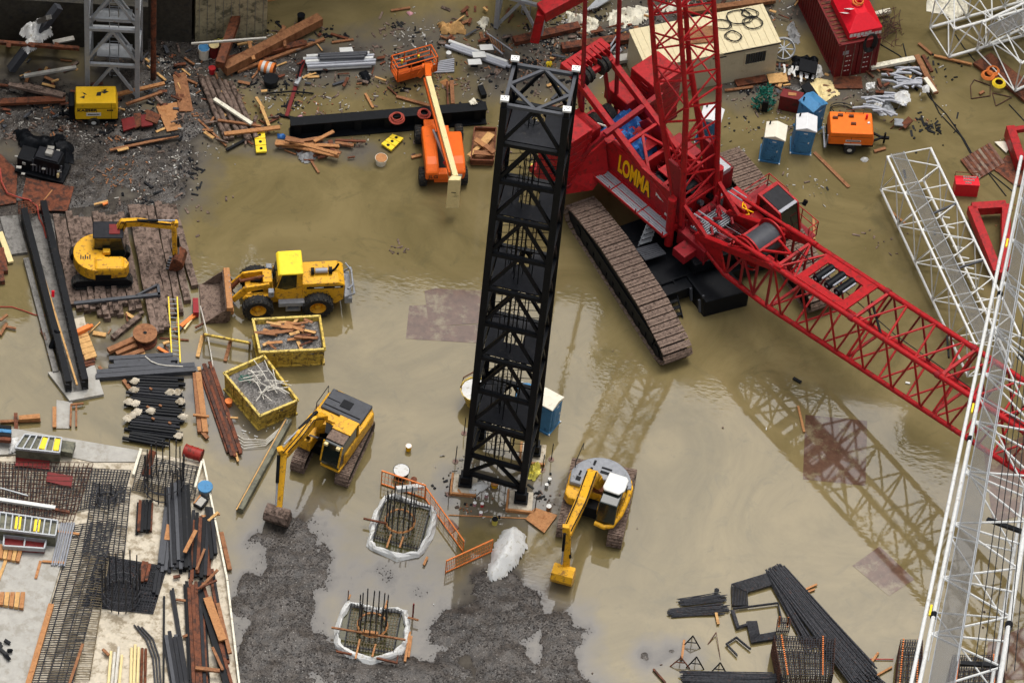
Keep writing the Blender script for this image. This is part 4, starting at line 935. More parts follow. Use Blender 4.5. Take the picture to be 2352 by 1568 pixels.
# ================================================================ skips
def skip(lab, rim, H, seed, fillz):
    """open yellow skip with its rim corners measured at height H (near left, near right, far right, far left)"""
    q = [P(u, v, H) for u, v in rim]; c = (q[0]+q[2])/2; t = thing('waste_skip', lab, 'skip', (c.x, c.y, 0), 0, 'yellow skips beside the loader')
    inn = [c+(p-c)*.955 for p in q]
    for i in range(4):
        a, b = q[i], q[(i+1) % 4]; m = MB(); a0, b0 = V((a.x, a.y, -.1)), V((b.x, b.y, -.1)); x = (b-a).normalized(); n_ = V((-x.y, x.x, 0))
        ins = .1 if i in (0, 2) else .03
        a0 = a0+(V((c.x,c.y,0))-V((a.x,a.y,0)))*ins; b0 = b0+(V((c.x,c.y,0))-V((b.x,b.y,0)))*ins
        m.add([a, b, b0, a0, a+n_*.06, b+n_*.06, b0+n_*.06, a0+n_*.06], [(0,1,2,3)[::-1],(4,5,6,7),(0,1,5,4)[::-1],(2,3,7,6)[::-1],(0,4,7,3),(1,2,6,5)])
        w_ = m.build('side_wall', 'yworn', t, 0, True)
        m = MB(); L_ = (b-a).length; k = 0; n = max(2, int(L_/.8))
        for k in range(1, n): 
            p, p0 = a.lerp(b, k/n), a0.lerp(b0, k/n); m.bar(p-n_*.04-V((0,0,.15)), p0-n_*.04+V((0,0,.1)), .1, .07); m.cut()
        m.build('rib', 'yworn', w_, 0, True)
        m = MB(); m.bar(a-x*.05, b+x*.05, .13, .12); m.build('rim', 'yrim' if i != 1 else 'yworn', t, .015, True)
        m = MB(); m.bar(a0-n_*.05+V((0,0,.12)), b0-n_*.05+V((0,0,.12)), .12, .12); m.build('bottom_rail', 'yworn', w_, 0, True)
    m = MB(); m.prism([V((p.x, p.y, fillz-.3)) for p in inn], (0,0,.1)); m.build('floor', 'rust', t, 0, True)
    return t, q, c
sk1, q1, c1 = skip('yellow skip full of broken orange planks and rubble', ((597,809),(746,802),(734,726),(581,734)), 1.35, 1, 1.1)
sk2, q2_, c2_ = skip('scratched yellow skip of grey rubble and tangled pale rods', ((597,955),(684,919),(606,817),(515,857)), 1.3, 2, 1.1)
def quadpt(q, s, t): return q[0].lerp(q[1], s).lerp(q[3].lerp(q[2], s), t)
rnd = random.Random(5)
def heap(name, q, z, lab, cat, mt, seed, h=.22, ins=.04):
    c = sum(q, V((0,0,0)))/4; pl = [tuple((p+(c-p)*ins)[:2]) for p in q]
    m = MB(); m.blob(pl, h, 40, z, seed, .7, 2.2); o = m.build(name, mt); o['kind'] = 'stuff'; o['label'] = lab; o['category'] = cat; return o
rub = mat('rubble', (.16,.15,.14), .85, var=.7, sc=4, c2=(.42,.4,.38), amt=.22, s2=4, bump=1, bs=14); M['rubble'] = rub
heap('rubble', q1, 1.0, 'grey rubble filling the skip of planks', 'rubble', 'rubble', 3)
heap('rubble', q2_, .98, 'dark stony rubble filling the skip of rods', 'rubble', 'rubble', 8, .3)
def plank(a, b, w_, h_, mt, lab, cat='plank', grp=None, name='plank', bev=0):
    m = MB(); m.bar(a, b, w_, h_); return solo(name, m, mt, lab, cat, grp, bev)
for k in range(34):
    s, t = rnd.uniform(.12,.85), rnd.uniform(.12,.9); c = quadpt(q1, s, t); an = rnd.gauss(.15,.35) if rnd.random() < .8 else rnd.uniform(-1.2,1.2); l = rnd.uniform(.4,1.0)
    d = V((math.cos(an), math.sin(an), rnd.uniform(-.08,.08)))*l*.62
    cc = c+V((0,0,-.12+rnd.uniform(0,.22)))
    if abs(an) > .6: d *= .7
    plank(cc-d, cc+d, rnd.uniform(.1,.2), .05, ('wood','ply','wood2','wood','bwood')[k % 5], 'broken orange plank lying in the rubble of the full skip', 'plank', 'broken planks in the skip')
for k in range(30):
    s, t = rnd.uniform(.35,.9), rnd.uniform(.2,.8); c = quadpt(q2_, s, t)+V((0,0,.08+rnd.uniform(-.1,.12))); an = rnd.uniform(-1.3,1.3); d = V((math.cos(an), math.sin(an), rnd.uniform(-.1,.15)))*rnd.uniform(.25,.75)
    m = MB(); m.path([c-d, c+V((0,0,.06)), c+d], .024, 5); solo('bent_rod', m, 'rope', 'bent pale rod tangled on the rubble of the scratched skip', 'rod', 'pale rods in the skip')
m = MB(); c = quadpt(q2_, .3, .75)+V((0,0,.05)); m.path([c+V((math.cos(t*1.3)*.35, math.sin(t*1.7)*.25, .05*math.sin(t*3))) for t in range(14)], .02, 5); solo('wire', m, 'green', 'tangle of green wire in the scratched skip', 'wire')
# ================================================================ portable toilets
def toilet(a, b, lab, roofm, h=2.2, tilt=R(3.5), d=1.15):
    p0, p1 = P(*a), P(*b); e = p1-p0; w_ = 1.1; hd = math.atan2(e.y, e.x); c = (p0+p1)/2+V((-math.sin(hd), math.cos(hd), 0))*d/2
    t = thing('portable_toilet', lab, 'toilet', (c.x, c.y, 0), hd, 'blue portable toilets standing in the water', ry=tilt)
    m = MB(); m.box(-.55,.55,-.55,.55,.06,1.98); b_ = m.build('cabin', 'blue', t, .04)
    m = MB(); m.box(-.6,.6,-.6,.6,-.05,.1); m.build('skid', 'blue', t, .02)
    m = MB(); m.box(-.38,.38,-.59,-.55,.16,1.85); dr = m.build('door', 'blue', t, .03)
    m = MB(); m.box(-.28,.28,-.61,-.592,.3,.95).cut(); m.box(-.28,.28,-.61,-.592,1.05,1.7); m.build('door_panel', 'blue', dr, .02)
    m = MB(); m.box(.24,.31,-.62,-.59,.98,1.1); m.build('latch', 'white', dr)
    m = MB(); m.box(-.1,.12,-.596,-.592,1.72,1.8); m.build('sign', 'white', dr)
    for s in s1: m = MB(); m.box(s*.57-.04,s*.57+.04,-.64,-.56,-.02,.1); m.build('corner_foot', 'white', t)
    m = MB(); m.add([(-.6,-.6,1.95),(.6,-.6,1.95),(.6,.6,1.95),(-.6,.6,1.95),(-.6,-.6,2.02),(.6,-.6,2.02),(.6,.6,2.02),(-.6,.6,2.02),(0,-.6,2.24),(0,.6,2.24)],
        [(3,2,1,0),(0,1,5,8,4),(2,3,7,9,6),(1,2,6,5),(3,0,4,7),(4,8,9,7),(8,5,6,9)]); rf = m.build('roof', roofm, t, .03)
    m = MB(); m.tube((-.4,.38,2.05),(-.4,.38,2.32),.05,8); m.build('vent_pipe', 'black', rf); return t
toilet((1815,353),(1861,357), 'blue toilet with bright white roof, nearest the orange compressor', 'troof')
toilet((1743,370),(1789,377), 'blue toilet with cream roof, left of the white roofed toilet', 'tcream')
t3 = toilet((1853,318),(1890,293), 'blue toilet with blue roof half hidden behind the white roofed toilet', 'blue')
toilet((1600,330),(1636,338), 'blue toilet with white roof glimpsed behind the red lattice mast', 'troof')
toilet((1262,998),(1284,971), 'blue toilet with cream roof beside the foot of the black tower', 'tcream')
toilet((1176,975),(1215,980), 'blue toilet hidden behind the bars of the black tower', 'blue')
# ================================================================ trailer compressors
def compressor(lab, a, b, bodyw, H, z0, mt, wheelx, towlen, towside, ww=.42, depth=1.6):
    p0, p1 = P(a[0], a[1], z0), P(b[0], b[1], z0); e = p1-p0; L_ = math.hypot(e.x, e.y); hd = math.atan2(e.y, e.x); c = (p0+p1)/2+V((-math.sin(hd), math.cos(hd), 0))*depth/2
    t = thing('air_compressor', lab, 'compressor', (c.x, c.y, 0), hd, 'towed air compressors'); hx, hy = L_/2, depth/2
    m = MB(); m.xz([(-hx,z0),(hx,z0),(hx+.03,z0+H*.5),(hx-.08,z0+H),(-hx+.05,z0+H),(-hx-.03,z0+H*.5)], -hy, hy); bd = m.build('canopy', mt, t, .05)
    m = MB(); m.box(-hx+.1,hx-.1,-hy-.006,-hy+.0,z0+H*.66,z0+H*.68).cut(); m.box(-.01,.01,-hy-.006,-hy,z0+.05,z0+H*.64); m.build('seam', 'black', bd)
    m = MB(); m.box(-hx-.05,hx+.05,-hy+.1,hy-.1,z0-.22,z0-.003); m.build('frame', 'black', t)
    for y in s1:
        yy = y*(hy-.02); m = MB(); m.lathe([(.14,-.1),(.31,-.11),(.34,-.06),(.34,.06),(.31,.11),(.14,.1)], (wheelx, yy, .34), (0,1,0), 20); w_ = m.build('tyre', 'rubber', t)
        m = MB(); m.tube((wheelx,yy-.09,.34),(wheelx,yy+.09,.34),.17,16); m.build('rim', 'white', w_)
    if towlen:
        s = towside; m = MB(); m.bar((s*hx,-.35,z0-.15),(s*(hx+towlen*.6),0,z0-.18),.1); m.bar((s*hx,.35,z0-.15),(s*(hx+towlen*.6),0,z0-.18),.1); m.bar((s*(hx+towlen*.5),0,z0-.18),(s*(hx+towlen),0,z0-.2),.14); m.tube((s*(hx+towlen*.75),0,.1),(s*(hx+towlen*.75),0,z0+.2),.06,8); m.build('tow_bar', 'black', t)
    return t, bd, hx, hy
t, bd, hx, hy = compressor('bright orange towed compressor with dark tow bar beside the toilets', (1902,331),(2004,335), 0, .95, .72, 'orgt', .0, 1.0, 1)
m = MB()
for x, y in ((-.9,.3),(-.6,.5),(.1,-.1),(.0,.45)): m.box(x-.14,x+.14,y-.07,y+.07,1.67,1.78).cut()
m.build('roof_fitting', 'bwood', bd)
m = MB(); m.tube((.85,.35,1.67),(.85,.35,1.98),.07,8); m.build('filler_neck', 'tank', bd)
m = MB(); m.tube((.95,.0,1.66),(.95,.0,1.75),.07,10); m.build('cap', 'white', bd)
m = MB(); m.path([(-.3,.7,1.67),(-.3,.75,1.9),(.7,.75,1.9),(.7,.7,1.67)], .025, 5); m.build('lifting_bail', 'rust', bd)
lb = MB(); lb.box(-.3,.55,-hy-.012,-hy-.007,.98,1.13); lb = lb.build('name_plate', 'white', bd); textobj('~~~~~~~~~~~', .11, 'btext', lb, (.12,-hy-.014,1.055), (R(90),0,0), ext=.002)
m = MB(); m.box(-.35,.6,-hy-.02,-hy+.06,.72,.82); m.build('lower_plate', 'white', bd)
m = MB(); m.bar((-hx-.1,-hy-.02,.5),(-hx-.1,-hy-.02,1.5),.05,.05); m.bar((-hx-.15,-hy,.4),(-hx-.15,hy,.4),.1); m.build('rear_guard', 'pipe', bd)
t, bd, hx, hy = compressor('yellow boxy compressor with worn black marks below the grey tower', (173,275),(270,274), 0, 1.35, .55, 'gold', -.15, .9, -1, depth=1.25)
textobj('KAESER', .26, 'btext', bd, (-.5,-hy-.012,1.3), (R(90),0,0), sx=1.25, bold=.008)
textobj('~~~', .16, 'btext', bd, (.75,-hy-.012,1.3), (R(90),0,0), sx=1.2)
m = MB(); m.box(-.55,.25,-hy-.014,-hy-.008,.85,1.12); lb = m.build('name_plate', 'white', bd); textobj('~~~~~~~~', .13, 'btext', lb, (-.15,-hy-.02,.98), (R(90),0,0), ext=.002)
m = MB()
for pts_ in ([(-.9,-.2),(-.6,-.05),(-.65,-.3)],[(-.75,.2),(-.6,.1),(-.5,-.02),(-.66,.0)],[(.0,-.1),(.05,.15),(.55,.28),(.7,.2),(.45,.05),(.3,.15),(.25,-.1)],[(.25,.3),(.6,.4),(.5,.25)]): m.xy(pts_, 1.901, 1.906); m.cut()
m.build('black_mark', 'btext', bd)
m = MB(); m.box(-hx-.35,-hx-.05,-hy+.1,hy-.1,.4,1.6); m.build('radiator_end', 'black', t, .05)
m = MB(); m.box(hx-.35,hx-.33,-hy-.006,-hy,.6,1.85); m.build('seam', 'black', bd)
# ================================================================ beige site cabin
def quadbox(q, z0, z1): return MB().hexa([V((p.x,p.y,z0)) for p in q]+[V((p.x,p.y,z1)) for p in q])
ZC = 2.6
n0, n1, f1 = P(1622,201), P(1779,170), None
e = (n1-n0).normalized(); n_ = V((-e.y, e.x, 0)); w_ = 2.9; n0 = n1-e*7.9; c = (n0+n1)/2+n_*w_/2
cab_ = thing('site_cabin', 'beige metal site cabin with coiled hoses on its roof', 'cabin', (c.x, c.y, 0), math.atan2(e.y, e.x)); hx, hy = 3.95, w_/2
MB().box(-hx,hx,-hy,hy,.0,ZC).build('body', 'box', cab_, .03)
m = MB(); m.box(-hx-.06,hx+.06,-hy-.06,hy+.06,ZC+.004,ZC+.1); rf = m.build('roof', 'boxr', cab_, .02)
m = MB()
for k in range(19): m.bar((-hx+.2+k*.42,-hy,ZC+.115),(-hx+.2+k*.42,hy,ZC+.115),.05,.03).cut()
m.build('roof_seam', 'boxr', rf)
m = MB(); m.box(.6,hx+.07,-hy-.08,-hy-.055,ZC-.03,ZC+.05); m.build('gutter', 'dsteel', rf)
m = MB(); m.box(2.0,3.2,-hy-.03,-hy,1.35,2.2); wn = m.build('window', 'glass', cab_)
m = MB(); m.box(1.93,2.0,-hy-.05,-hy,1.28,2.27).cut(); m.box(3.2,3.27,-hy-.05,-hy,1.28,2.27).cut(); m.box(2.0,3.2,-hy-.05,-hy,2.2,2.27).cut(); m.box(2.0,3.2,-hy-.05,-hy,1.28,1.35); m.build('window_frame', 'box', wn)
m = MB()
for k in range(8): m.bar((2.08+k*.15,-hy-.05,1.36),(2.08+k*.15,-hy-.05,2.19),.03,.03); m.cut()
m.build('security_bar', 'gsteel', wn)
m = MB(); m.box(-.1,.9,-hy-.025,-hy,.2,2.25); m.build('door', 'box', cab_, .01)
m = MB(); m.box(.0,.8,-hy-.03,-hy-.0,2.3,2.36); m.build('door_trim', 'dsteel', cab_)
rz_ = cab_.rotation_euler.z
for i, (x, y, r_, s) in enumerate(((1.2,.5,.5,.0),(2.3,.8,.72,.6),(2.9,.2,.55,1.2),(1.5,-.5,.45,2.0),(3.0,.9,.45,2.6))):
    p = V((c.x,c.y,0))+Matrix.Rotation(rz_, 3, 'Z') @ V((x,y,0)); m = MB()
    m.path([(p.x+math.cos(t*.5+s)*r_*(1+.12*math.sin(t*.7)), p.y+math.sin(t*.5+s)*r_*(.8+.1*math.cos(t)), ZC+.16+.01*t/3) for t in range(28)], .026, 5)
    solo('hose_coil', m, 'cable', ['small dark hose coil nearest the left of the beige cabin roof','largest dark hose coil in the middle of the beige cabin roof','dark hose coil near the right end of the beige cabin roof','loose dark hose loop at the front of the beige cabin roof','dark hose coil at the back right of the beige cabin roof'][i], 'hose')
# ================================================================ maroon shipping container and red tank on it
c0, c1_ = P(1895,177), P(1991,170); e = (c1_-c0).normalized(); n_ = V((-e.y, e.x, 0)); 
ct = thing('shipping_container', 'maroon steel shipping container carrying the bright red tank', 'container', ((c0.x+c1_.x)/2+n_.x*3.05, (c0.y+c1_.y)/2+n_.y*3.05, 0), math.atan2(e.y, e.x)+R(9))
MB().box(-1.19,1.19,-3.0,3.0,.02,2.75).build('body', 'cont', ct)
for s in s1:
    m = MB()
    for k in range(20): m.box(min(s*1.19,s*1.23),max(s*1.19,s*1.23),-2.9+k*.3,-2.75+k*.3,.2,2.6)
    m.build('corrugated_side', 'cont', ct)
m = MB()
for s in s1:
    for z in (.06,2.72): m.bar((s*1.2,-3.05,z),(s*1.2,3.05,z),.1,.12)
    m.bar((s*1.2,-3.05,0),(s*1.2,-3.05,2.78),.12); m.bar((s*1.2,3.05,0),(s*1.2,3.05,2.78),.12)
m.bar((-1.2,-3.05,.06),(1.2,-3.05,.06),.1,.12); m.bar((-1.2,-3.05,2.72),(1.2,-3.05,2.72),.1,.12); m.build('frame', 'cont', ct)
m = MB()
for k in range(18): m.bar((-1.15,-2.8+k*.33,2.78),(1.15,-2.8+k*.33,2.78),.14,.03)
m.build('roof_panel', 'bwood', ct)
for s in s1:
    m = MB(); m.box(min(s*.03,s*1.12),max(s*.03,s*1.12),-3.09,-3.03,.15,2.62); d = m.build('door', 'cont', ct, .01)
    for q in (.3,.85): m = MB(); m.tube((s*q,-3.13,.1),(s*q,-3.13,2.68),.025,6); m.build('locking_bar', 'wrust', d)
    m = MB()
    for z in (.5,.9,1.3,1.7): m.box(s*.55-.16,s*.55-.02,-3.098,-3.09,z,z+.06).cut(); m.box(s*.55+.05,s*.55+.13,-3.098,-3.09,z,z+.06).cut()
    m.build('door_marking', 'wtext', d)
m = MB(); m.box(-.95,-.6,-3.1,-3.09,1.9,2.2); m.build('placard', 'pipe', ct)
Rz = Matrix.Rotation(ct.rotation_euler.z, 3, 'Z'); tl = ct.location+Rz @ V((.35,-1.45,2.8))
tk = thing('red_tank', 'bright red sloped steel tank with white lettering on the maroon container', 'tank', tl, ct.rotation_euler.z)
m = MB(); b4 = [(-1.0,-1.4,0),(1.0,-1.4,0),(1.0,1.5,0),(-1.0,1.5,0)]; m4 = [(x,y,.55) for x,y,_ in b4]; t4 = [(-.35,-.6,1.15),(.35,-.6,1.15),(.35,.8,1.15),(-.35,.8,1.15)]
m.hexa(b4+m4); m.add(m4+t4, [(4,5,6,7),(0,1,5,4),(1,2,6,5),(2,3,7,6),(3,0,4,7)]); body = m.build('tank_body', 'tank', tk, .04)
m = MB(); m.bar((-.3,1.0,1.15),(.3,1.0,1.15),.3,.25); m.box(-.2,.2,.2,.6,1.15,1.35); m.build('hatch', 'tank', tk, .03)
m = MB(); m.ring((.0,.15,1.3),.28,.05); m.ring((.05,.1,1.4),.22,.04); m.build('hose_ring', 'orbar', tk)
textobj('~~~~~~~', .4, 'wtext', body, (-.6,.1,.95), (R(0),R(-42.7),R(-90)), ext=.004)
textobj('~~~~~~~~~~', .3, 'wtext', body, (-.88,.1,.69), (R(0),R(-42.7),R(-90)), ext=.004)
textobj('~~~~~~', .36, 'wtext', body, (-.3,-1.41,.33), (R(90),0,0), ext=.004); textobj('~~~~', .36, 'wtext', body, (.55,-1.41,.2), (R(90),0,0), ext=.004)
m = MB()
for k in range(3): m.box(-.5+k*.35,-.25+k*.35,-1.41,-1.4,.08,.16).cut()
m.build('lettering_bar', 'wtext', body)
m = MB()
for k in range(4): m.path([(.15+math.sin(t*.45+k)*(.26+.05*k), -1.8-.04*k, .0+math.cos(t*.45+k)*(.6+.05*k)) for t in range(15)], .045, 6)
m.v = [Matrix.Translation(tl) @ (Rz.to_4x4() @ p) for p in m.v]; solo('cable_loop', m, 'cable', 'thick black cable looped over the front of the red tank', 'cable')
# small red box on the water edge, square duct box
def crate(lab, pts, z0, z1, mt, name='steel_box', cat='box', grp=None, bev=.04, extra=None):
    q = [P(u, v, z1) for u, v in pts]; c = sum(q, V())/4; t = thing(name, lab, cat, (c.x, c.y, z0), 0, grp)
    MB().hexa([V((p.x,p.y,z0)) for p in q]+[V((p.x,p.y,z1)) for p in q]).build('body', mt, t, bev, True)
    m = MB(); q3 = [c+(p-c)*1.03 for p in q]; m.hexa([V((p.x,p.y,z1+.003)) for p in q3]+[V((p.x,p.y,z1+.06)) for p in q3]); m.build('lid', mt, t, .01, True)
    return t, q
t, q = crate('rusty maroon steel tool box standing behind the blue toilets', ((1791,222),(1838,232),(1846,215),(1800,205)), 0, 1.1, 'cont')
m = MB(); cc = (q[0]+q[2])/2; m.box(cc.x-.2,cc.x+.25,cc.y-.12,cc.y+.1,1.16,1.2); m.build('lid_mark', 'ply', t, 0, True)
t, q = crate('small red generator box with white lettering right of the white walkway truss', ((2196,425),(2250,428),(2246,407),(2193,405)), 0, .95, 'tank', 'generator', 'generator')
e = (q[1]-q[0]).normalized(); mid = (q[0]+q[1])/2; an = math.atan2(e.y, e.x)
for k, (s_, z_) in enumerate((('~~~~~~', .72), ('~~~~~', .48), ('~~~', .25))):
    textobj(s_, .2, 'wtext', t, mid+V((e.y,-e.x,0))*.012+V((0,0,z_))-t.location, (R(90),0,an), ext=.004)
m = MB(); m.path([q[3]+V((0,0,.05)), q[3]+V((0,0,.35)), q[2]+V((0,0,.35)), q[2]+V((0,0,.05))], .03, 5); m.build('handle_rail', 'rust', t, 0, True)
# ================================================================ white lattice sections lying on the site
def lattice(lab, A, d, L_, w_, h_, n, z0=.15, r=.075, mt='white', name='lattice_section', cat='lattice', grp=None, walk=None, wdir=None, endx=True, dz=0):
    """box truss: A = corner on the ground at its left end, d = plan heading, w_ to the left of it"""
    ux = V((math.cos(d), math.sin(d), dz)); uy = V((-math.sin(d), math.cos(d), 0)); uz = V((0,0,1))
    t = thing(name, lab, cat, (A.x, A.y, 0), 0, grp); C4 = {}
    for j in (0,1):
        for k in (0,1):
            a = A+uy*w_*j+uz*(z0+h_*k); C4[j,k] = (a, a+ux*L_); MB().tube(a, a+ux*L_, r*1.25, 8).build('chord', mt, t, 0, True)
    for nm, (a, b) in {'side':((0,0),(0,1)), 'far':((1,0),(1,1)), 'top':((0,1),(1,1)), 'bottom':((0,0),(1,0))}.items():
        m = MB(); lacing(m, C4[a], C4[b], n, r*.6, 'Z', verts=True); m.build('lacing', mt, t, 0, True)
    if walk:
        s, e_ = walk; a = A+uz*(z0+h_+.09); m = MB(); m.prism([a+uy*s, a+uy*s+ux*L_, a+uy*e_+ux*L_, a+uy*e_][::-1], (0,0,.05)); m.build('walkway', 'mesh', t, 0, True)
        m = MB()
        for k in range(2): o = (s, e_)[k]; m.tube(a+uy*o+uz*.06, a+uy*o+uz*.06+ux*L_, .03, 5); m.cut()
        m.build('walkway_edge', 'galv', t, 0, True)
    return t, C4, ux, uy
# see-through mesh of the walkways: real holes by alpha over a procedural grid
mm_ = bpy.data.materials.new('walkway_mesh'); mm_.use_nodes = True; nt = mm_.node_tree; b = nt.nodes['Principled BSDF']; b.inputs['Base Color'].default_value = (.13,.13,.13,1); b.inputs['Metallic'].default_value = 0; b.inputs['Roughness'].default_value = .5
tc = nt.nodes.new('ShaderNodeTexCoord'); w1_ = nt.nodes.new('ShaderNodeTexWave'); w1_.inputs['Scale'].default_value = 45; w1_.bands_direction = 'DIAGONAL'
rp = nt.nodes.new('ShaderNodeValToRGB'); rp.color_ramp.elements[0].position = .1; rp.color_ramp.elements[0].color = (.0,.0,.0,1); rp.color_ramp.elements[1].position = .95; rp.color_ramp.elements[1].color = (.75,.75,.75,1)
nt.links.new(tc.outputs['Object'], w1_.inputs['Vector']); nt.links.new(w1_.outputs['Fac'], rp.inputs[0]); nt.links.new(rp.outputs[0], b.inputs['Alpha']); M['mesh'] = mm_
A = P(2022,440,.2); lat, C4, ux, uy = lattice('white lattice section with grey mesh walkway lying right of the boom', A, R(-68.2), 13.6, 2.55, 2.75, 5, .2, .06, walk=(.2,.95), grp='white lattice sections')
m = MB()
for k in range(14):
    p = C4[1,0][0].lerp(C4[1,0][1], .2+.055*k); m.tube(p-uy*.1-ux*.12, p+uy*.45+ux*.18, .045, 6); m.cut()
m.build('pin_bracket', 'white', lat, 0, True)
m = MB(); p = C4[0,1][0].lerp(C4[0,1][1], .33)+uy*.95; m.bar(p, p+uy*1.7+ux*-.4, .1, .1); m.cut(); p = C4[0,1][0].lerp(C4[0,1][1], .62)+uy*.95; m.bar(p, p+uy*1.7+ux*-.2, .1, .1); m.build('stay_bar', 'gsteel', lat, 0, True)
# two lattice sections at the top right corner
A = P(2286,126,.1)
l1 = lattice('upper white lattice section running out of the top right corner', P(2192,68,2.6)-V((0,0,2.45)), R(28), 12, 2.4, 2.3, 5, .15, .07, grp='white lattice sections', walk=None)
l2 = lattice('lower white lattice section with mesh walkway at the top right edge', P(2330,212,.3), R(38), 9, 3.6, 2.3, 4, .1, .07, grp='white lattice sections', walk=(2.2,3.1))
# ================================================================ big white jib passing close above the right side
jb = thing('tower_crane_jib', 'large white lattice crane jib crossing high over the right edge', 'crane jib', PD(2200,1100,172))
D0, D1 = 158., 196.
def J(u, v):   # the jib lies on a plane whose distance shrinks towards the bottom of the picture
    return PD(u, v, D1+(D0-D1)*(v-300)/1268.)
jl = [J(2108,1590), J(2362,360)]; jr = [J(2292,1590), J(2470,500)]
dn = (jl[1]-jl[0]).normalized(); ac = (jr[0]-jl[0]); nrm = dn.cross(ac).normalized()
if nrm.z < 0: nrm = -nrm
dp = nrm*-2.6
for a, b, r_ in ((jl[0], jl[1], .08), (jr[0], jr[1], .1)): MB().tube(a, b, r_, 10).build('main_chord', 'jibw', jb, 0, True)
ac1 = (jl[0]-jr[0]).normalized()*.3
lo = [(jl[0]+ac1*.45+dp*.12, jl[1]+ac1*.45+dp*.12)]
MB().tube(jl[0]+ac1, jl[1]+ac1, .075, 10).build('lower_chord', 'jibw', jb, 0, True)
mid = [jl[0].lerp(jr[0],.86)+dp*.5, jl[1].lerp(jr[1],.86)+dp*.5]; MB().tube(mid[0], mid[1], .07, 8).build('lower_chord', 'jibw', jb, 0, True)
m = MB(); lacing(m, (jl[0], jl[1]), (jr[0], jr[1]), 11, .046, 'Z', verts=True); m.build('lacing', 'jibw', jb, 0, True)
m = MB(); lacing(m, (jl[0], jl[1]), (mid[0], mid[1]), 8, .038, 'Z', verts=False); m.build('lacing', 'jibw', jb, 0, True)
e = (jr[0]-jl[0]).normalized(); e1 = (jr[1]-jl[1]).normalized()
u2 = nrm*.3
m = MB(); m.prism([jl[0]+e*.35+u2, jl[0]+e*1.25+u2, jl[1]+e1*1.15+u2, jl[1]+e1*.3+u2], nrm*.03); m.build('walkway', 'mesh', jb, 0, True)
m = MB()
for o in (.35, 1.25): m.tube(jl[0]+e*o+u2, jl[1]+e1*o*.95+u2, .025, 5); m.cut()
m.build('walkway_edge', 'galv', jb, 0, True)
m = MB(); m.tube(jl[0]+e*1.3+u2+nrm*1.0, jl[1]+e1*1.2+u2+nrm*1.0, .02, 5); m.cut(); m.tube(jl[0]+e*.3+u2+nrm*1.0, jl[1]+e1*.3+u2+nrm*1.0, .02, 5); m.build('handrail', 'galv', jb, 0, True)
for k in range(6):
    o = 1.6+k*.28; m = MB(); m.tube(jl[0]+e*(o+.3)+nrm*.9, jl[1]+e1*(o*.9+.5)+nrm*1.4, .018, 4); m.build('hoist_rope', 'cable', jb, 0, True)
m = MB()
for f in (.06,.31,.63): p = jl[0].lerp(jl[1], f); q = jr[0].lerp(jr[1], f); m.bar(p.lerp(q, .45)+nrm*-.3, q+nrm*-.3, .16, .12); m.cut()
m.build('cross_tie', 'black', jb, 0, True)
m = MB()
for f in (.42,.12,.7): p = jl[0].lerp(jl[1], f); m.tube(p-dn*.14, p+dn*.14, .12, 10); m.cut(); p = jr[0].lerp(jr[1], f); m.tube(p-dn*.14, p+dn*.14, .14, 10); m.cut()
m.build('chord_pin', 'black', jb, 0, True)
m = MB()
for f in (.12,.47,.8): p = jl[0].lerp(jl[1], f)+ac1*.5; m.bar(p, p+dn*.7, .07, .07); m.cut()
m.build('marker_clip', 'yel2', jb, 0, True)
# red frames lying at the right edge
def zz(x, y): return (1764+x*.3335, y*.3335)
m = MB()
pt = [P(*q, .8) for q in ((2231,480),(2290,628),(2308,620),(2310,475))]
t = thing('red_steel_frame', 'red steel boom frame lying at the right edge', 'frame', (pt[0].x, pt[0].y, 0))
for a, b in ((0,1),(0,3),(1,2),(3,2)): MB().bar(pt[a], pt[b], .5, .6).build('beam', 'red', t, .03, True)
m = MB(); m.bar(P(2318,300,.6), P(2345,380,.6), .5, .9); m.bar(P(2320,300,.9), P(2352,296,.9), .3, .3); solo('red_bracket', m, 'red', 'short red steel bracket at the right edge above the frame', 'bracket', bevel=.03)
# ================================================================ black riveted girder in the middle distance
a, b = P(664,320), P(1114,283); t = thing('plate_girder', 'long black plate girder lying across the flooded yard', 'girder', ((a.x+b.x)/2, (a.y+b.y)/2, 0))
m = MB(); m.bar(a+V((0,.32,.55)), b+V((0,.32,.55)), .08, 1.0); m.build('web', 'black', t, 0, True)
m = MB(); m.bar(a+V((0,.32,1.08)), b+V((0,.32,1.08)), .62, .07); m.build('top_flange', 'black', t, 0, True)
m = MB(); m.bar(a+V((0,.32,.05)), b+V((0,.32,.05)), .9, .08); m.build('bottom_flange', 'black', t, 0, True)
for k in range(7): p = a.lerp(b, .04+k*.153)+V((0,.1,0)); MB().bar(p+V((0,0,.1)), p+V((0,0,1.02)), .05, .4).build('stiffener', 'black', t, 0, True)
for i, (u, v, s, lab) in enumerate(((912,272,1.,'large red hose coil on the black girder, left one'),(973,262,.85,'smaller red hose coil on the black girder, by the cream boom'))):
    p = P(u, v, 1.15); m = MB()
    for k in range(5): m.ring(p+V((random.uniform(-.03,.03), random.uniform(-.03,.03), .04*k)), (.42-.035*k)*s, .035, n=24)
    solo('hose_coil', m, 'hose', lab, 'hose')
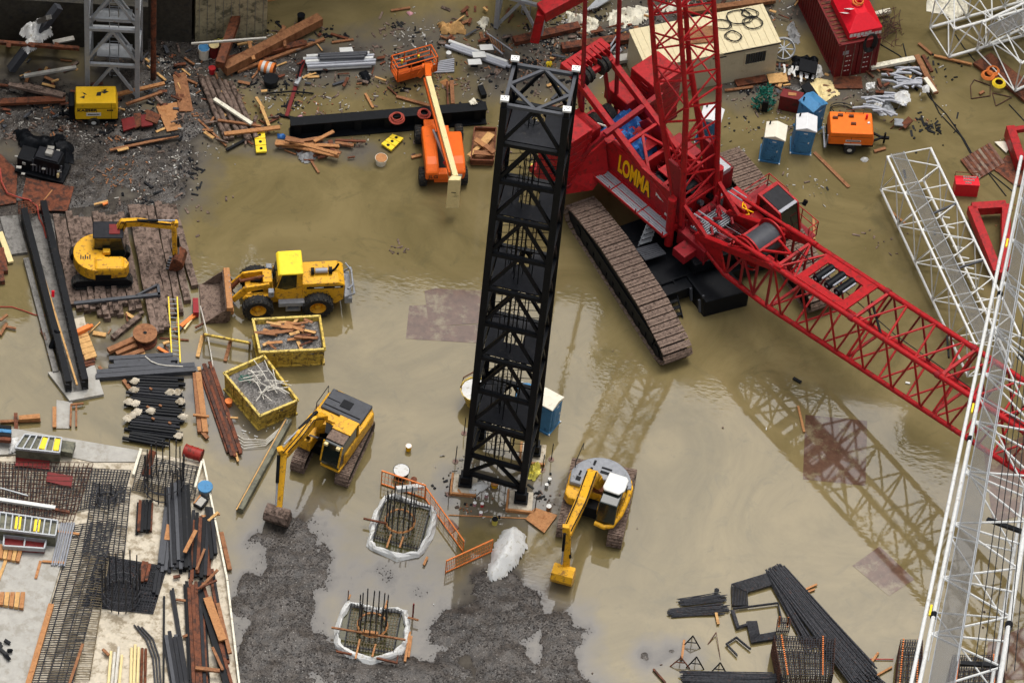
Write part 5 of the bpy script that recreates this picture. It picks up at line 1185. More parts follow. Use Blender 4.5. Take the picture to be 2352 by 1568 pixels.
# ================================================================ small builders placed by measured points
def lift(u, v):
    if v > 460 or u > 560: return 0.
    p = P(u, v); return max(0., relief(p.x, p.y))
def fx(f, *a): return [f(*q) for q in a]
def item(u1, v1, u2, v2, w_, h_, z, mt, lab, cat='plank', name='plank', grp=None, z2=None):
    z_ = lift((u1+u2)/2, (v1+v2)/2); m = MB(); a, b = P(u1, v1, z+z_+h_/2), P(u2, v2, (z if z2 is None else z2)+z_+h_/2); m.bar(a, b, w_, h_)
    return solo(name, m, mt, lab, cat, grp)
def stack(u1, v1, u2, v2, wid, n, layers, mt, lab, z=.0, bw=None, h=.1, name='timber_stack', cat='timber stack', grp=None, jit=.25, part='board', spread=1., r=None):
    """boards side by side and in layers; wid is the width across in metres"""
    a, b = P(u1, v1, z), P(u2, v2, z); d = (b-a).normalized(); x = V((-d.y, d.x, 0)); c = (a+b)/2; t = thing(name, lab, cat, (c.x, c.y, z), 0, grp); bw = bw or wid/n*.92
    rr = random.Random(int(u1*7+v1))
    for l in range(layers):
        for k in range(n-(l if n > 3 and not r else 0)):
            o = (k-(n-1-(l if n > 3 and not r else 0))/2)*wid/n; s0, s1_ = rr.uniform(-jit, jit), rr.uniform(-jit, jit)
            zz_ = V((0,0,h*(l+.5)+rr.uniform(-.01,.01))); m = MB()
            p, q = a+d*s0+x*o+zz_, b+d*s1_+x*(o*spread+rr.uniform(-.02,.02))+zz_
            if r: m.tube(p, q, r, 7)
            else: m.bar(p, q, bw, h*.94)
            m.build(part, mt if isinstance(mt, str) else mt[rr.randrange(len(mt))], t, 0, True)
    return t
def flat(pts, z, th, mt, lab, name, cat, grp=None, bev=0):
    z += lift(*pts[0]); m = MB(); m.prism([P(u, v, z) for u, v in pts], (0,0,th)); 
    if m.v and ((m.v[1]-m.v[0]).cross(m.v[2]-m.v[1])).z < 0: m.f = [tuple(reversed(f)) for f in m.f]
    return solo(name, m, mt, lab, cat, grp, bev)
def gridmat(m, q, na, nb, r, z=0., j=.0, za=.02):
    """crossing bars over the quad q"""
    for k in range(na): s = k/(na-1); m.tube(q[0].lerp(q[1], s)+V((0,0,z)), q[3].lerp(q[2], s)+V((random.uniform(-j,j),0,z)), r, 4, cap=False)
    for k in range(nb): s = k/(nb-1); m.tube(q[0].lerp(q[3], s)+V((0,0,z+za)), q[1].lerp(q[2], s)+V((0,random.uniform(-j,j),z+za)), r, 4, cap=False)
zb = zf(0, 1240, 768, 1490); z3 = zf(0, 1240, 400, 1568); zm = zf(0, 600, 768, 1763); zc = zf(768, 1365, 768, 1763); zr = zf(1960, 1680, 740, 2352); zt0 = zf(0, 0, 768, 1763); zt1 = zf(768, 0, 768, 1763); zt2 = zf(1536, 0, 768, 1763); zt3 = zf(2304, 0, 768, 1763)

# ================================================================ foundation at the bottom left
ZF = .45
t = thing('concrete_foundation', 'pale concrete foundation slab with rebar filling the bottom left corner', 'foundation', P(250,1320))
def slab(pts, z0, z1, mt, nm):
    m = MB(); q = [P(u, v, z1) for u, v in pts]; m.prism([V((p.x,p.y,z0)) for p in q], (0,0,z1-z0))
    if (q[1]-q[0]).cross(q[2]-q[1]).z < 0: m.f = [tuple(reversed(f)) for f in m.f]
    return m.build(nm, mt, t, 0, True)
slab([(-120,1075),(-20,1050),(120,1042),(215,1062),(318,1062),(324,1036),(466,1062),(494,1200),(522,1340),(552,1640),(-160,1640)], -.6, ZF, 'cconc', 'slab')
slab([(168,1202),(-120,1170),(-160,1640),(40,1640),(112,1390)], ZF+.003, ZF+.16, 'conc', 'topping')
slab([(-60,975),(40,985),(180,1010),(322,1034),(318,1060),(214,1060),(118,1040),(-60,1045)], -.3, ZF-.12, 'conc', 'ledge')
for a, b, lab in (((466,1062),(494,1200),'e'),((494,1202),(522,1340),'e'),((522,1342),(552,1600),'e')):
    m = MB(); m.bar(P(*a,.4), P(*b,.4), .1, .7); m.build('edge_form', 'tarpc', t, 0, True)
m = MB(); m.bar(P(324,1036,.45), P(306,1095,.45), .14, .5); m.cut(); m.bar(P(464,1064,.5), P(448,1124,.5), .12, .5); m.build('edge_form', 'tarpc', t, 0, True)
# flat dark sheet laid on the slab in place of the recess
m = MB(); m.prism([P(u,v,ZF+.006) for u, v in ((186,1392),(352,1410),(385,1300),(224,1272))], (0,0,.004)); m.build('recess_sheet', 'dsteel', t, 0, True)
m = MB(); m.prism([P(u,v,ZF+.006) for u, v in ((300,1130),(382,1160),(392,1122),(318,1098))], (0,0,.004)); m.build('ochre_stain', 'rgold', t, 0, True)
def rmat(lab, q, na, nb, r, mt, z=ZF+.1, j=.05):
    m = MB(); gridmat(m, [P(u,v,z) for u, v in q], na, nb, r, 0, j); return solo('rebar_mat', m, mt, lab, 'rebar')
rmat('dense rebar mat in the far left part of the foundation', ((-30,1062),(300,1080),(280,1150),(-30,1215)), 46, 15, .03, 'rebar')
rmat('lower layer of rusty rebar under the dense left mat', ((-30,1060),(214,1064),(166,1205),(-30,1176)), 24, 14, .022, 'rrebar', ZF+.2)
rmat('rebar ladder strip running down beside the grey slab', ((172,1206),(265,1193),(160,1600),(58,1600)), 6, 76, .03, 'rebar', ZF+.12)
rmat('pale patch of crossed rebar in the middle of the foundation', ((215,1110),(300,1120),(283,1280),(190,1270)), 9, 32, .027, 'rebar', ZF+.1)
rmat('cross bars below the dark recess', ((190,1272),(250,1284),(205,1560),(110,1560)), 4, 50, .026, 'rgold', ZF+.1)
rmat('dark rebar grid over the square recess', ((192,1390),(350,1408),(382,1303),(226,1275)), 26, 22, .024, 'rebar', ZF+.08)
rmat('rebar mat around the upper column cage', ((303,1125),(445,1150),(462,1072),(326,1044)), 16, 20, .022, 'rebar', ZF+.1)
def column(lab, c, rad, n, h, mt='rebar', ring=None, z=ZF, two=True):
    p = P(*c, z); t = thing('column_cage', lab, 'rebar', p)
    for k in range(n):
        a = 2*math.pi*k/n; q = V((math.cos(a)*rad, math.sin(a)*rad, 0)); m = MB(); m.tube(q, q+V((random.uniform(-.05,.05), random.uniform(-.05,.05), h+random.uniform(-.3,.15))), .035, 5); m.build('vertical_bar', mt, t)
    for zz_ in (.25, .9) if two else (.35,): m = MB(); m.ring((0,0,zz_), rad+.03, .035 if not ring else .06, n=22, m=5); m.build('hoop', ring or mt, t)
    return t
column('black upright column cage standing in the dark recess', zb(705,1075), .95, 16, 2.9)
column('black upright column cage at the top of the foundation', zb(955,440), 1.0, 18, 3.0)
def FR(u, v, z=ZF): return P(u, v, z)
# items lying on the foundation (seen points, width, height, level, material)
S_ = ZF+.17
t = thing('rusty_plate', 'rusty brown steel panel leaning beside the upper column cage', 'panel', FR(338,1060)); m = MB(); m.prism([P(325,1090,.5), P(342,1095,.5), P(357,1036,1.3), P(345,1030,1.3)], (.05,-.04,0)); m.build('plate', 'rust', t, .01, True); m = MB(); m.bar(P(327,1089,.6), P(346,1032,1.36), .09); m.build('stiffener', 'rust', t, 0, True)
t = thing('red_drum', 'red drum lying on its side by the top of the foundation', 'drum', P(443,1040,.3)); e_ = (P(464,1043,.7)-P(424,1030,.7)); a = P(424,1033,.75)
m = MB(); m.tube(a, a+e_, .33, 20); d_ = m.build('barrel', M.setdefault('drumred', mat('drum_red', (.3,.03,.022), .5, c2=(.12,.03,.02), amt=.35)), t, .03, True); m = MB()
for f in (.02,.34,.66,.98): m.tube(a+e_*(f-.02), a+e_*(f+.02), .355, 20); m.cut()
m.build('barrel_hoop', 'drumred', d_, 0, True)
p = P(471,1132,.4); t = thing('lidded_bucket', 'round bucket with dark blue lid at the foundation edge', 'bucket', p); MB().tube((0,0,0),(0,0,.5),.34,20).build('body', 'grey', t); m = MB(); m.tube((0,0,.5),(0,0,.6),.4,20); m.build('lid', 'blue', t, .02)
t = thing('mixing_tray', 'square grey tray with timber rim below the blue lidded bucket', 'tray', P(460,1152,.45)); q = [P(u,v,.6) for u, v in ((445,1160),(462,1170),(478,1150),(461,1140))]; m = MB(); m.prism(q, (0,0,.12)); m.build('tray', 'conc', t, 0, True)
for i in range(4): m = MB(); m.bar(q[i]+V((0,0,.08)), q[(i+1)%4]+V((0,0,.08)), .07, .2); m.build('rim', 'black' if i != 3 else 'ply', t, 0, True)
# form panels with steel grid
def panel(lab, q, z, h, nx, yel, mt='dconc'):
    t = thing('formwork_box', lab, 'form panel', P(*q[0], 0)); tp = [P(u, v, z+h) for u, v in q]
    m = MB(); m.prism([p-V((0,0,h)) for p in tp], (0,0,h-.08)); m.build('box', mt, t, 0, True)
    for k in range(nx+1): s = k/nx; m = MB(); m.bar(tp[0].lerp(tp[1], s), tp[3].lerp(tp[2], s), .07, .14); m.build('rib', 'gsteel' if 0 else 'galv', t, 0, True)
    m = MB(); m.bar(tp[0], tp[1], .08, .16); m.build('edge', 'galv', t, 0, True); m = MB(); m.bar(tp[3], tp[2], .08, .16); m.build('edge', 'galv', t, 0, True)
    for s in yel: m = MB(); a = tp[0].lerp(tp[1], s); b = tp[3].lerp(tp[2], s); m.bar(a.lerp(b,.12)+V((0,0,.02)), a.lerp(b,.88)+V((0,0,.02)), .3, .1); m.build('yellow_strip', 'yel2', t, 0, True)
panel('ribbed steel form panel with two yellow strips, nearer the grey ledge', fx(z3, (180,410),(700,465),(725,290),(290,250)), .5, .9, 6, (.58,.9))
panel('ribbed steel form panel with two yellow strips at the left edge', fx(z3, (-20,1360),(650,1440),(680,1265),(0,1165)), .62, .9, 9, (.33,.66))
t = flat(fx(z3, (700,490),(850,520),(890,390),(725,365)), .7, .4, 'dconc', 'small grey block beside the upper form panel', 'form_block', 'block')
t = thing('steel_crate', 'red floored steel crate in front of the left form panel', 'crate', P(50,1250,.6)); q = [P(*z3(*c), 1.0) for c in ((40,1568),(520,1600),(545,1500),(50,1440))]
MB().prism([p-V((0,0,.3)) for p in q], (0,0,.2)).build('floor', 'cont', t, 0, True)
for i in range(4): m = MB(); m.bar(q[i], q[(i+1)%4], .08, .3); m.build('side', 'galv', t, 0, True)
m = MB(); m.bar(q[0].lerp(q[1],.5), q[3].lerp(q[2],.5), .06, .2); m.build('divider', 'galv', t, 0, True)
for lab, q, z in (('dark red rusty plate under the upper form panel', ((190,480),(590,500),(580,660),(180,620)), .6), ('dark red rusty plate lying in the middle of the dense rebar', ((560,690),(860,740),(840,870),(540,800)), .62)):
    flat(fx(z3, *q), z, .05, 'cont', lab, 'rust_plate', 'plate')
for u1,v1,u2,v2,w_,h_,z,mt,lab in (
 (-20,1144,127,1166,.2,.16,.66,'white','long white beam across the left rebar mat'),
 (120,1168,160,1176,.14,.1,.62,'bwood','short brown board beyond the end of the white beam'),
 (0,1120,64,1138,.07,.07,.66,'galv','thin grey tube on the rebar above the white beam'),
 (118,1388,62,1580,.28,.2,.6,'ply','long yellow plank along the edge of the grey slab'),
 (190,1478,156,1580,.14,.08,.6,'wood','thin red brown board across the lower rebar strip'),
 (133,1220,182,1226,.12,.08,.62,'ply','short orange board under the grey tubes'),
 (93,1288,82,1328,.14,.08,.62,'ply','short orange board standing off the grey slab corner'),
 (-5,1335,14,1285,.16,.08,.64,'wood2','pale short board at the left edge below the crate'),
 (97,1288,150,1292,.12,.06,.66,'ply','thin orange batten crossing the ends of the grey tubes'),
 (462,1186,505,1180,.12,.08,.66,'ply','orange batten stub beside the tray'),
 (501,1176,478,1196,.14,.08,.8,'wood2','pale batten poking out over the foundation edge'),
 (508,1222,528,1308,.22,.12,.1,'wood','brown board in the water along the foundation edge'),
 (451,1308,470,1260,.12,.08,1.0,'wood','thin orange batten leaning on the lower dark boards'),
 (460,1350,500,1308,.14,.08,1.05,'wood','orange batten crossing the other leaning batten'),
 (452,1352,498,1332,.1,.08,1.1,'bwood','brown batten under the two crossed battens'),
 (476,1372,512,1470,.42,.12,.95,'ply','wide tan board lying on the dark timber by the edge'),
 (500,1385,528,1500,.2,.12,.9,'wood','narrow tan board beside the wide tan board'),
 (488,1486,512,1538,.14,.1,.95,'wood','orange board lying aslant near the bottom edge'),
 (449,1533,505,1540,.2,.12,.95,'wood','orange board lying flat near the bottom edge'),
 (394,1205,388,1240,.5,.06,.7,'ply','orange plywood offcut at the left of the black timber stack'),
 (450,1217,424,1268,.2,.06,1.3,'ply','orange pointed offcut at the right of the black timber stack'),
 (398,1325,414,1322,.16,.1,.6,'bwood','small brown block left of the foundation gap'),
 (404,1376,434,1380,.12,.08,.6,'wood','short orange stick on the bare concrete'),
 (420,1462,440,1455,.14,.1,.6,'wood','short stick beside the lower black timbers'),
 (236,1490,250,1504,.14,.1,.6,'wood','short brown stub left of the cream tubes')):
    item(u1,v1,u2,v2,w_,h_,z,mt,lab)
for i, (c, z) in enumerate(((((0,770),(135,800),(115,872),(-10,850)), .64), (((0,1050),(150,1050),(140,1145),(-10,1120)), .64))):
    t = thing('timber_pallet', ['tan boarded pallet under the red floored crate', 'tan boarded pallet in the middle of the grey slab edge'][i], 'pallet', P(*zb(*c[0]), z)); q = [P(*zb(*k), z) for k in c]
    for k in range(5): s0 = k/5+.01; s1_ = (k+1)/5-.02; m = MB(); m.prism([q[3].lerp(q[2],s0), q[3].lerp(q[2],s1_), q[0].lerp(q[1],s1_), q[0].lerp(q[1],s0)], (0,0,.2)); m.build('board', 'wood2' if k % 2 else 'ply', t, 0, True)
m = MB(); 
for k in range(6): a = P(10+random.uniform(-15,15), 1500+random.uniform(-30,20), .7); m.bar(a, a+V((random.uniform(-.5,.5), random.uniform(-.5,.5), .1)), .16, .12)
solo('scrap_heap', m, 'black', 'small dark heap of scrap at the lower left edge', 'scrap')
stack(*zb(395,642), *zb(335,892), .75, 6, 1, 'pipe', 'bundle of grey tubes lying on the grey slab edge', .64, r=.05, name='tube_bundle', cat='tubes', part='tube', jit=.1)
stack(*zb(1030,440), *zb(1050,905), 1.35, 7, 4, ('dsteel','gsteel','black'), 'tall stack of long black boards in the middle of the foundation', .5, h=.12, jit=.3)
stack(*zb(985,560), *zb(945,905), .55, 3, 2, ('dsteel','gsteel'), 'low pair of black boards left of the tall black stack', .5, h=.12)
stack(*zb(1180,600), *zb(1160,955), 1.15, 6, 3, ('dsteel','black','bwood'), 'dark brown boards stacked right of the tall black stack', .5, h=.12, jit=.4)
stack(*zb(1215,560), *zb(1245,850), .4, 2, 3, ('black','dsteel'), 'narrow black boards along the white edge form', .5, h=.12)
stack(*zb(925,930), *zb(905,1060), .35, 2, 2, 'dsteel', 'short black boards by the corner of the recess', .5, h=.12, jit=.1)
stack(*zb(1000,1030), *zb(1045,1300), .25, 2, 1, 'dsteel', 'single dark board lying on the pale concrete', .5, h=.12, jit=.1)
stack(*zb(1130,1020), *zb(1160,1600), 1.1, 6, 3, ('dsteel','black','bwood'), 'long black boards running off the bottom edge', .5, h=.12, jit=.5)
stack(*zb(1165,1020), *zb(1330,1600), .5, 3, 3, ('dsteel','bwood','black'), 'long dark boards fanned towards the bottom right of the foundation', .5, h=.12, jit=.4)
stack(*zb(1000,1295), *zb(1050,1600), 1.0, 5, 2, ('dsteel','gsteel'), 'wide black boards at the bottom of the foundation', .5, h=.12, jit=.2)
stack(*zb(1230,930), *zb(1320,1450), .3, 2, 2, ('dsteel','bwood'), 'thin dark boards beside the wide tan board', .5, h=.12, jit=.3)
stack(*zb(955,1070), *zb(950,1600), .12, 1, 1, 'black', 'single thin black board left of the wide boards', .5, h=.12)
stack(*zb(845,525), *zb(835,700), .85, 5, 2, ('bwood','black'), 'short brown timbers tied in a bundle beside the stack', .5, h=.14, jit=.15)
stack(*zb(855,880), *zb(830,985), .5, 3, 2, ('bwood','rust'), 'short rusty beams leaning at the recess corner', .5, h=.14, jit=.1)
stack(*zb(680,1370), *zb(660,1600), .75, 4, 1, ('cream','rope'), 'row of cream tubes at the bottom edge of the foundation', .5, r=.075, name='tube_bundle', cat='tubes', part='tube', jit=.4)
stack(*zb(808,1345), *zb(800,1600), .9, 5, 1, ('cream','bwood','black'), 'row of brown and cream tubes right of the cream tubes', .5, r=.075, name='tube_bundle', cat='tubes', part='tube', jit=.3)
for k in range(3):
    m = MB(); m.path([P(zb(780+k*22,1225)[0], zb(780,1228+k*6)[1], .55), P(*zb(850+k*20,1310), .55), P(*zb(890+k*18,1420), .55), P(*zb(905+k*16,1600), .55)], .05, 6)
    solo('bent_bar', m, 'rebar', 'bent black bar curving down to the bottom edge', 'bar', 'bent bars on the foundation')
column('thin tripod of dark bars on the pale rebar patch', zb(620,520), .5, 5, 1.3)
t = thing('steel_beam', 'black bundle with blue wrap at the left edge above the form panel', 'beam', P(10,1000,.6))
for k in range(4): m = MB(); m.bar(P(-20,980+k*9,.8), P(26,984+k*9,.8), .22, .25); m.build('beam', ('black','blue','black','rust')[k], t, .02, True)
m = MB()
for k in range(3): m.bar(P(-10,1032+k*6,.75), P(60,1036+k*6,.75), .05, .06); m.cut()
solo('wrapped_bar', m, 'pink', 'thin pink bars at the left edge', 'bar') if 0 else None
m = MB(); m.blob([tuple(P(u,v,.4)[:2]) for u, v in ((18,1010),(40,1005),(45,1035),(22,1040))], .3, 16, .4, 4); solo('sheeting', m, 'tarpw', 'crumpled white sheet beside the upper form panel', 'sheet')

# ================================================================ open footings with white sheeting
def footing(lab, lab2, rim, cage, cc, crad, z0=.0, seed=1, planks=()):
    rp_ = [P(*zc(*p), .12) for p in rim]; c = sum(rp_, V())/len(rp_); c.z = 0
    t = thing('open_footing', lab, 'footing', c)
    m = MB(); m.prism([V((p.x,p.y,.03)) for p in rp_], (0,0,.005)); 
    if (rp_[1]-rp_[0]).cross(rp_[2]-rp_[1]).z < 0: m.f = [tuple(reversed(f)) for f in m.f]
    m.build('muddy_water', mat('pit_water', (.07,.065,.025), .1, var=.3, spec=.5), t, 0, True)
    N_ = len(rp_); m = MB(); rr = random.Random(seed); pts = []
    for i in range(N_):
        for k in range(3): pts.append(rp_[i].lerp(rp_[(i+1) % N_], k/3))
    M_ = len(pts); prof = [(-.24,-.05),(-.14,.16),(-.04,.27),(.08,.24),(.15,.05)]; vs = []
    for i, p in enumerate(pts):
        o = (p-V((c.x,c.y,p.z))).normalized(); q = rr.uniform(.75,1.1)
        for w_, h in prof: vs.append(p+o*(w_*-q+rr.uniform(-.05,.05))+V((0,0,h*q-.05+rr.uniform(-.03,.03))))
    K = len(prof); m.add(vs, [(i*K+k, ((i+1) % M_)*K+k, ((i+1) % M_)*K+k+1, i*K+k+1) for i in range(M_) for k in range(K-1)]); m.build('sheeting', 'tarpw', t, 0, True)
    q = [P(*zc(*p), .1) for p in cage]; m = MB(); gridmat(m, q, 17, 13, .02, 0, .02); m.build('lower_mat', 'rgold', t, 0, True)
    m = MB(); q2_ = [p+V((0,0,.12)) for p in q]
    for i in range(4): m.tube(q2_[i], q2_[(i+1) % 4], .035, 5)
    for k in range(17):
        for f in (0, 1): p = q2_[0].lerp(q2_[1], k/16) if f == 0 else q2_[3].lerp(q2_[2], k/16); m.tube(p-V((0,0,.1)), p+V((0,0,.28)), .02, 4)
    m.build('rebar_mat', 'rebar', t, 0, True)
    column(lab2, zc(*cc), crad, 15, 2.6, 'rebar', 'ply', .05, False)
    return t
footing('square footing lined with white sheeting, nearer the black tower', 'black column cage rising from the footing nearer the tower',
    ((890,300),(960,282),(1090,335),(1215,368),(1225,440),(1190,560),(1115,680),(970,695),(820,640),(785,600),(805,520),(830,400)), ((812,575),(1125,655),(1200,372),(892,303)), (990,480), .72, seed=3)
footing('square footing lined with white sheeting at the bottom of the gravel', 'black column cage rising from the bottom footing',
    ((640,1020),(720,1040),(780,1060),(870,1070),(960,1062),(1020,1085),(1040,1180),(1030,1290),(950,1370),(800,1410),(660,1375),(570,1310),(562,1240),(590,1110)), ((610,1320),(945,1370),(998,1095),(655,1050)), (800,1195), .72, seed=9)
for u1,v1,u2,v2,w_,h_,z,mt,lab in (
 (*zc(740,435), *zc(900,470), .09,.09,.45,'bwood','thin brown prop reaching into the upper footing'),
 (*zc(930,545), *zc(900,635), .09,.06,.4,'ply','left orange batten under the ring of the upper footing'),
 (*zc(1015,560), *zc(990,635), .09,.06,.4,'ply','right orange batten under the ring of the upper footing'),
 (*zc(1155,755), *zc(1180,700), .12,.08,.1,'ply','short orange batten below the upper footing'),
 (*zc(520,1185), *zc(1030,1270), .09,.09,.5,'wood','long orange batten across the bottom footing'),
 (*zc(715,1265), *zc(685,1400), .09,.06,.4,'ply','left orange batten under the ring of the bottom footing'),
 (*zc(825,1300), *zc(800,1385), .09,.06,.4,'ply','right orange batten under the ring of the bottom footing'),
 (*zc(735,1210), *zc(840,1225), .16,.08,.6,'ply','thick orange board on the ring of the bottom footing'),
 (*zc(1060,1215), *zc(1025,1420), .12,.1,.15,'ply','long orange batten right of the bottom footing'),
 (*zc(1070,1245), *zc(1050,1390), .12,.1,.15,'ply','second orange batten right of the bottom footing'),
 (*zc(1045,1115), *zc(1120,1135), .09,.07,.4,'wood','orange stub at the upper right of the bottom footing'),
 (*zc(555,1350), *zc(660,1370), .1,.1,.3,'bwood','dark board at the lower left of the bottom footing'),
 (*zc(830,1395), *zc(975,1430), .1,.1,.3,'bwood','dark board at the lower right of the bottom footing'),
 (*zc(555,1255), *zc(552,1440), .05,.05,.0,'bwood','thin upright stake left of the bottom footing'),
 (*zc(640,990), *zc(650,960), .08,.08,.4,'ply','orange stake head above the bottom footing'),
 (*zc(890,1055), *zc(905,1000), .1,.08,.6,'ply','orange stake behind the cage of the bottom footing'),
 (*zc(970,1430), *zc(985,1320), .06,.06,.1,'bwood','thin dark stake below the bottom footing')):
    item(u1,v1,u2,v2,w_,h_,z,mt,lab)
def post(c, h, r_, mt, lab, lean=(0,0), name='survey_stake', cat='stake'):
    p = P(*c); m = MB(); m.tube(p, p+V((lean[0], lean[1], h)), r_, 6); return solo(name, m, mt, lab, cat)
post(zc(632,1010), 1.0, .03, 'bwood', 'thin dark stake at the upper left of the bottom footing')
post(zc(1078,1125), 1.3, .05, 'cont', 'thick dark stake at the upper right of the bottom footing')
# orange mesh barriers
def barrier(lab, a, b, h, z=0., n=None, mt='orbar', lean=(0,0)):
    p, q = P(*a, z), P(*b, z); t = thing('mesh_barrier', lab, 'barrier', p, 0, 'orange mesh barriers by the footings'); L_ = (q-p).length; n = n or int(L_/.18); up = V((lean[0], lean[1], h))
    m = MB(); m.bar(p+up, q+up, .07, .07); m.bar(p+up*.06, q+up*.06, .06, .06); m.bar(p, p+up*1.03, .06, .06); m.bar(q, q+up*1.03, .06, .06); m.build('frame', mt, t, 0, True)
    m = MB()
    for k in range(1, n): m.tube(p.lerp(q, k/n), p.lerp(q, k/n)+up, .014, 4, cap=False)
    for f in (.35, .65): m.tube(p+up*f, q+up*f, .012, 4)
    m.build('mesh_infill', mt, t, 0, True)
barrier('orange mesh barrier behind the upper footing', zc(862,200), zc(1160,300), 1.15)
barrier('long leaning orange barrier right of the upper footing', zc(1165,300), zc(1425,665), .95, n=8)
barrier('orange mesh barrier standing by the white wrapped bundle', zc(1305,810), zc(1622,665), 1.05, n=26)
m = MB(); m.blob([tuple(P(*zc(x,y))[:2]) for x, y in ((1590,830),(1640,620),(1700,530),(1770,505),(1850,560),(1860,640),(1800,760),(1700,850),(1620,880))], .8, 34, .02, 7, .22, .7)
solo('wrapped_bundle', m, 'tarpw', 'white plastic wrapped bundle floating beside the orange barrier', 'wrapped bundle')
m = MB(); m.blob([tuple(P(*zc(x,y))[:2]) for x, y in ((1565,830),(1600,780),(1680,830),(1600,900))], .05, 12, .01, 2); solo('sheeting', m, 'tarpc', 'pale tail of plastic trailing from the wrapped bundle', 'sheet')
# around the tower foot
def blobthing(lab, name, cat, f, pts, h, mt, seed=1, z=.02, n=16, rough=.5, grp=None):
    z += lift(*f(*pts[0])); m = MB(); m.blob([tuple(P(*f(*p), z)[:2]) for p in pts], h, n, z, seed, rough, 2.0); return solo(name, m, mt, lab, cat, grp)
blobthing('crumpled white plastic at the front left leg of the black tower', 'sheeting', 'sheet', zc, ((1450,260),(1490,200),(1560,175),(1605,215),(1540,260),(1480,290)), .3, 'tarpw', 3)
idt = lambda x, y: (x, y)
blobthing('yellow netting bundled at the right foot of the black tower', 'netting', 'netting', idt, ((1212,1082),(1220,1066),(1240,1068),(1243,1088),(1228,1104),(1214,1100)), .55, 'bronze', 5, n=20, rough=.8)
flat([(1207,1192),(1229,1166),(1280,1183),(1250,1224)], .1, .04, 'ply', 'square orange plywood sheet between tower and right excavator', 'plywood_sheet', 'plywood')
flat(fx(zc, (1280,470),(1345,440),(1400,500),(1330,545)), .03, .03, 'wrust', 'small rusty plate under the long orange barrier', 'steel_plate', 'plate')
flat(fx(zc, (960,235),(1150,215),(1155,240),(975,258)), .5, .3, 'tarpw', 'white slatted bar behind the upper footing', 'white_bar', 'bar')
def pot(c, r_, h, mt, lid, lab, name='bucket', cat='bucket', z=0.):
    z += lift(*c); p = P(*c, z); t = thing(name, lab, cat, p); m = MB(); m.lathe([(0,0),(r_*.85,0),(r_,h),(r_*1.06,h+.01)], n=16); m.build('body', mt, t)
    m = MB(); m.tube((0,0,h*.92),(0,0,h+.02),r_*.98,16); m.build('lid', lid, t); return t
pot((921,1093), .42, .5, 'black', 'tarpw', 'dark tub of white stuff behind the upper footing', 'tub', 'tub')
pot((938,1033), .16, .35, 'ltext', 'white', 'small yellow bucket alone in the water')
pot((1136,1202), .17, .4, 'bronze', 'black', 'yellow can with a dark lid near the tower foot')
pot((1136,1116), .2, .25, 'ltext', 'ply', 'orange tub between the tower legs')
pot((1260,1170), .14, .3, 'ply', 'white', 'small orange can with white lid by the plywood sheet')
pot((875,375), .33, .45, 'tcream', 'ply', 'pale drum with an orange lid floating by the yellow mat', 'drum', 'drum')
pot((950,1108), .16, .3, 'orbar', 'bwood', 'orange tub behind the mesh barrier')
for i, (c, mt) in enumerate((((1090,1160),'pink'),((1107,1162),'tank'),((1104,1182),'pink'),((1117,1140),'pink'),((1262,1105),'white'),((1255,1118),'tarpw'))):
    pot(c, .1, .22, mt, 'white', ['pale pink can left of the red can','red can by the tower foot','small pink lid nearest the yellow can','pink rag bundle below the tower','white jug right of the tower','white bag right of the tower leg'][i], 'paint_can', 'can')
for i, c in enumerate(((1066,995),(1046,1060),(1031,1135),(1266,1055),(1246,1080),(1228,1175))):
    t = thing('anchor_bar', ['upper','middle','lower','upper','middle','lower'][i]+' thin black anchor bar '+('left' if i < 3 else 'right')+' of the tower foot', 'anchor bar', P(*c)); MB().tube((0,0,-.1),(.02,0,1.35),.03,6).build('rod', 'black', t); MB().tube((0,0,.0),(0,0,.03),.16,10).build('washer', 'wrust', t)
m = MB(); m.bar(P(1052,1124,.12), P(1058,1132,.12), .09); m.bar(P(1030,1182,.03), P(1210,1190,.03), .06, .03); solo('chalk_line', m, 'ply', 'thin orange batten on the ground in front of the tower', 'batten')
flat([(1075,905),(1095,895),(1100,960),(1080,1000)], .02, .04, 'cream', 'pale board glimpsed left of the black tower', 'board', 'board') if 0 else None
t = thing('yellow_tub', 'yellow tub with white liner partly hidden behind the black tower', 'tub', P(1090,925)); MB().lathe([(0,0),(.45,0),(.8,1.2),(.84,1.2)], n=14).build('body', 'yworn', t); MB().tube((0,0,1.05),(0,0,1.12),.76,14).build('liner', 'tarpw', t); m = MB(); m.path([(-.8,0,1.2),(-.7,.2,1.8),(.1,.5,2.3)], .04, 6); m.build('handle', 'bwood', t)
# submerged rusty plates
for pts, z, lab in ((((975,668),(1000,662),(1112,668),(1108,742),(985,750)), .012, 'large rusty brown plate just under the water left of the tower'),
    (((940,702),(978,700),(990,749),(1105,745),(1104,788),(932,778)), .006, 'muddy plate sunk lower beneath the big rusty plate'),
    (((1850,952),(1992,966),(1988,1115),(1844,1100)), .008, 'large square plate under shallow water below the red boom'),
    (((2020,1254),(2100,1330),(2042,1368),(1958,1298)), .008, 'smaller tilted square plate under shallow water at right'),
    (((2260,1040),(2352,1000),(2360,1180),(2280,1200)), .008, 'rusty plate under water behind the white jib'),
    (((2270,1470),(2352,1440),(2352,1560),(2262,1560)), .008, 'rusty plate under water at the bottom right corner')):
    flat(pts, z, .004, 'mwet', lab, 'sunken_plate', 'plate', 'plates under the shallow water') if 0 else flat(pts, z, .004, mat('sunken_plate', (.105,.058,.038), .06, var=.3, sc=.8, c2=(.19,.15,.09), amt=.36, s2=.3, spec=.6), lab, 'sunken_plate', 'plate', 'plates under the shallow water')

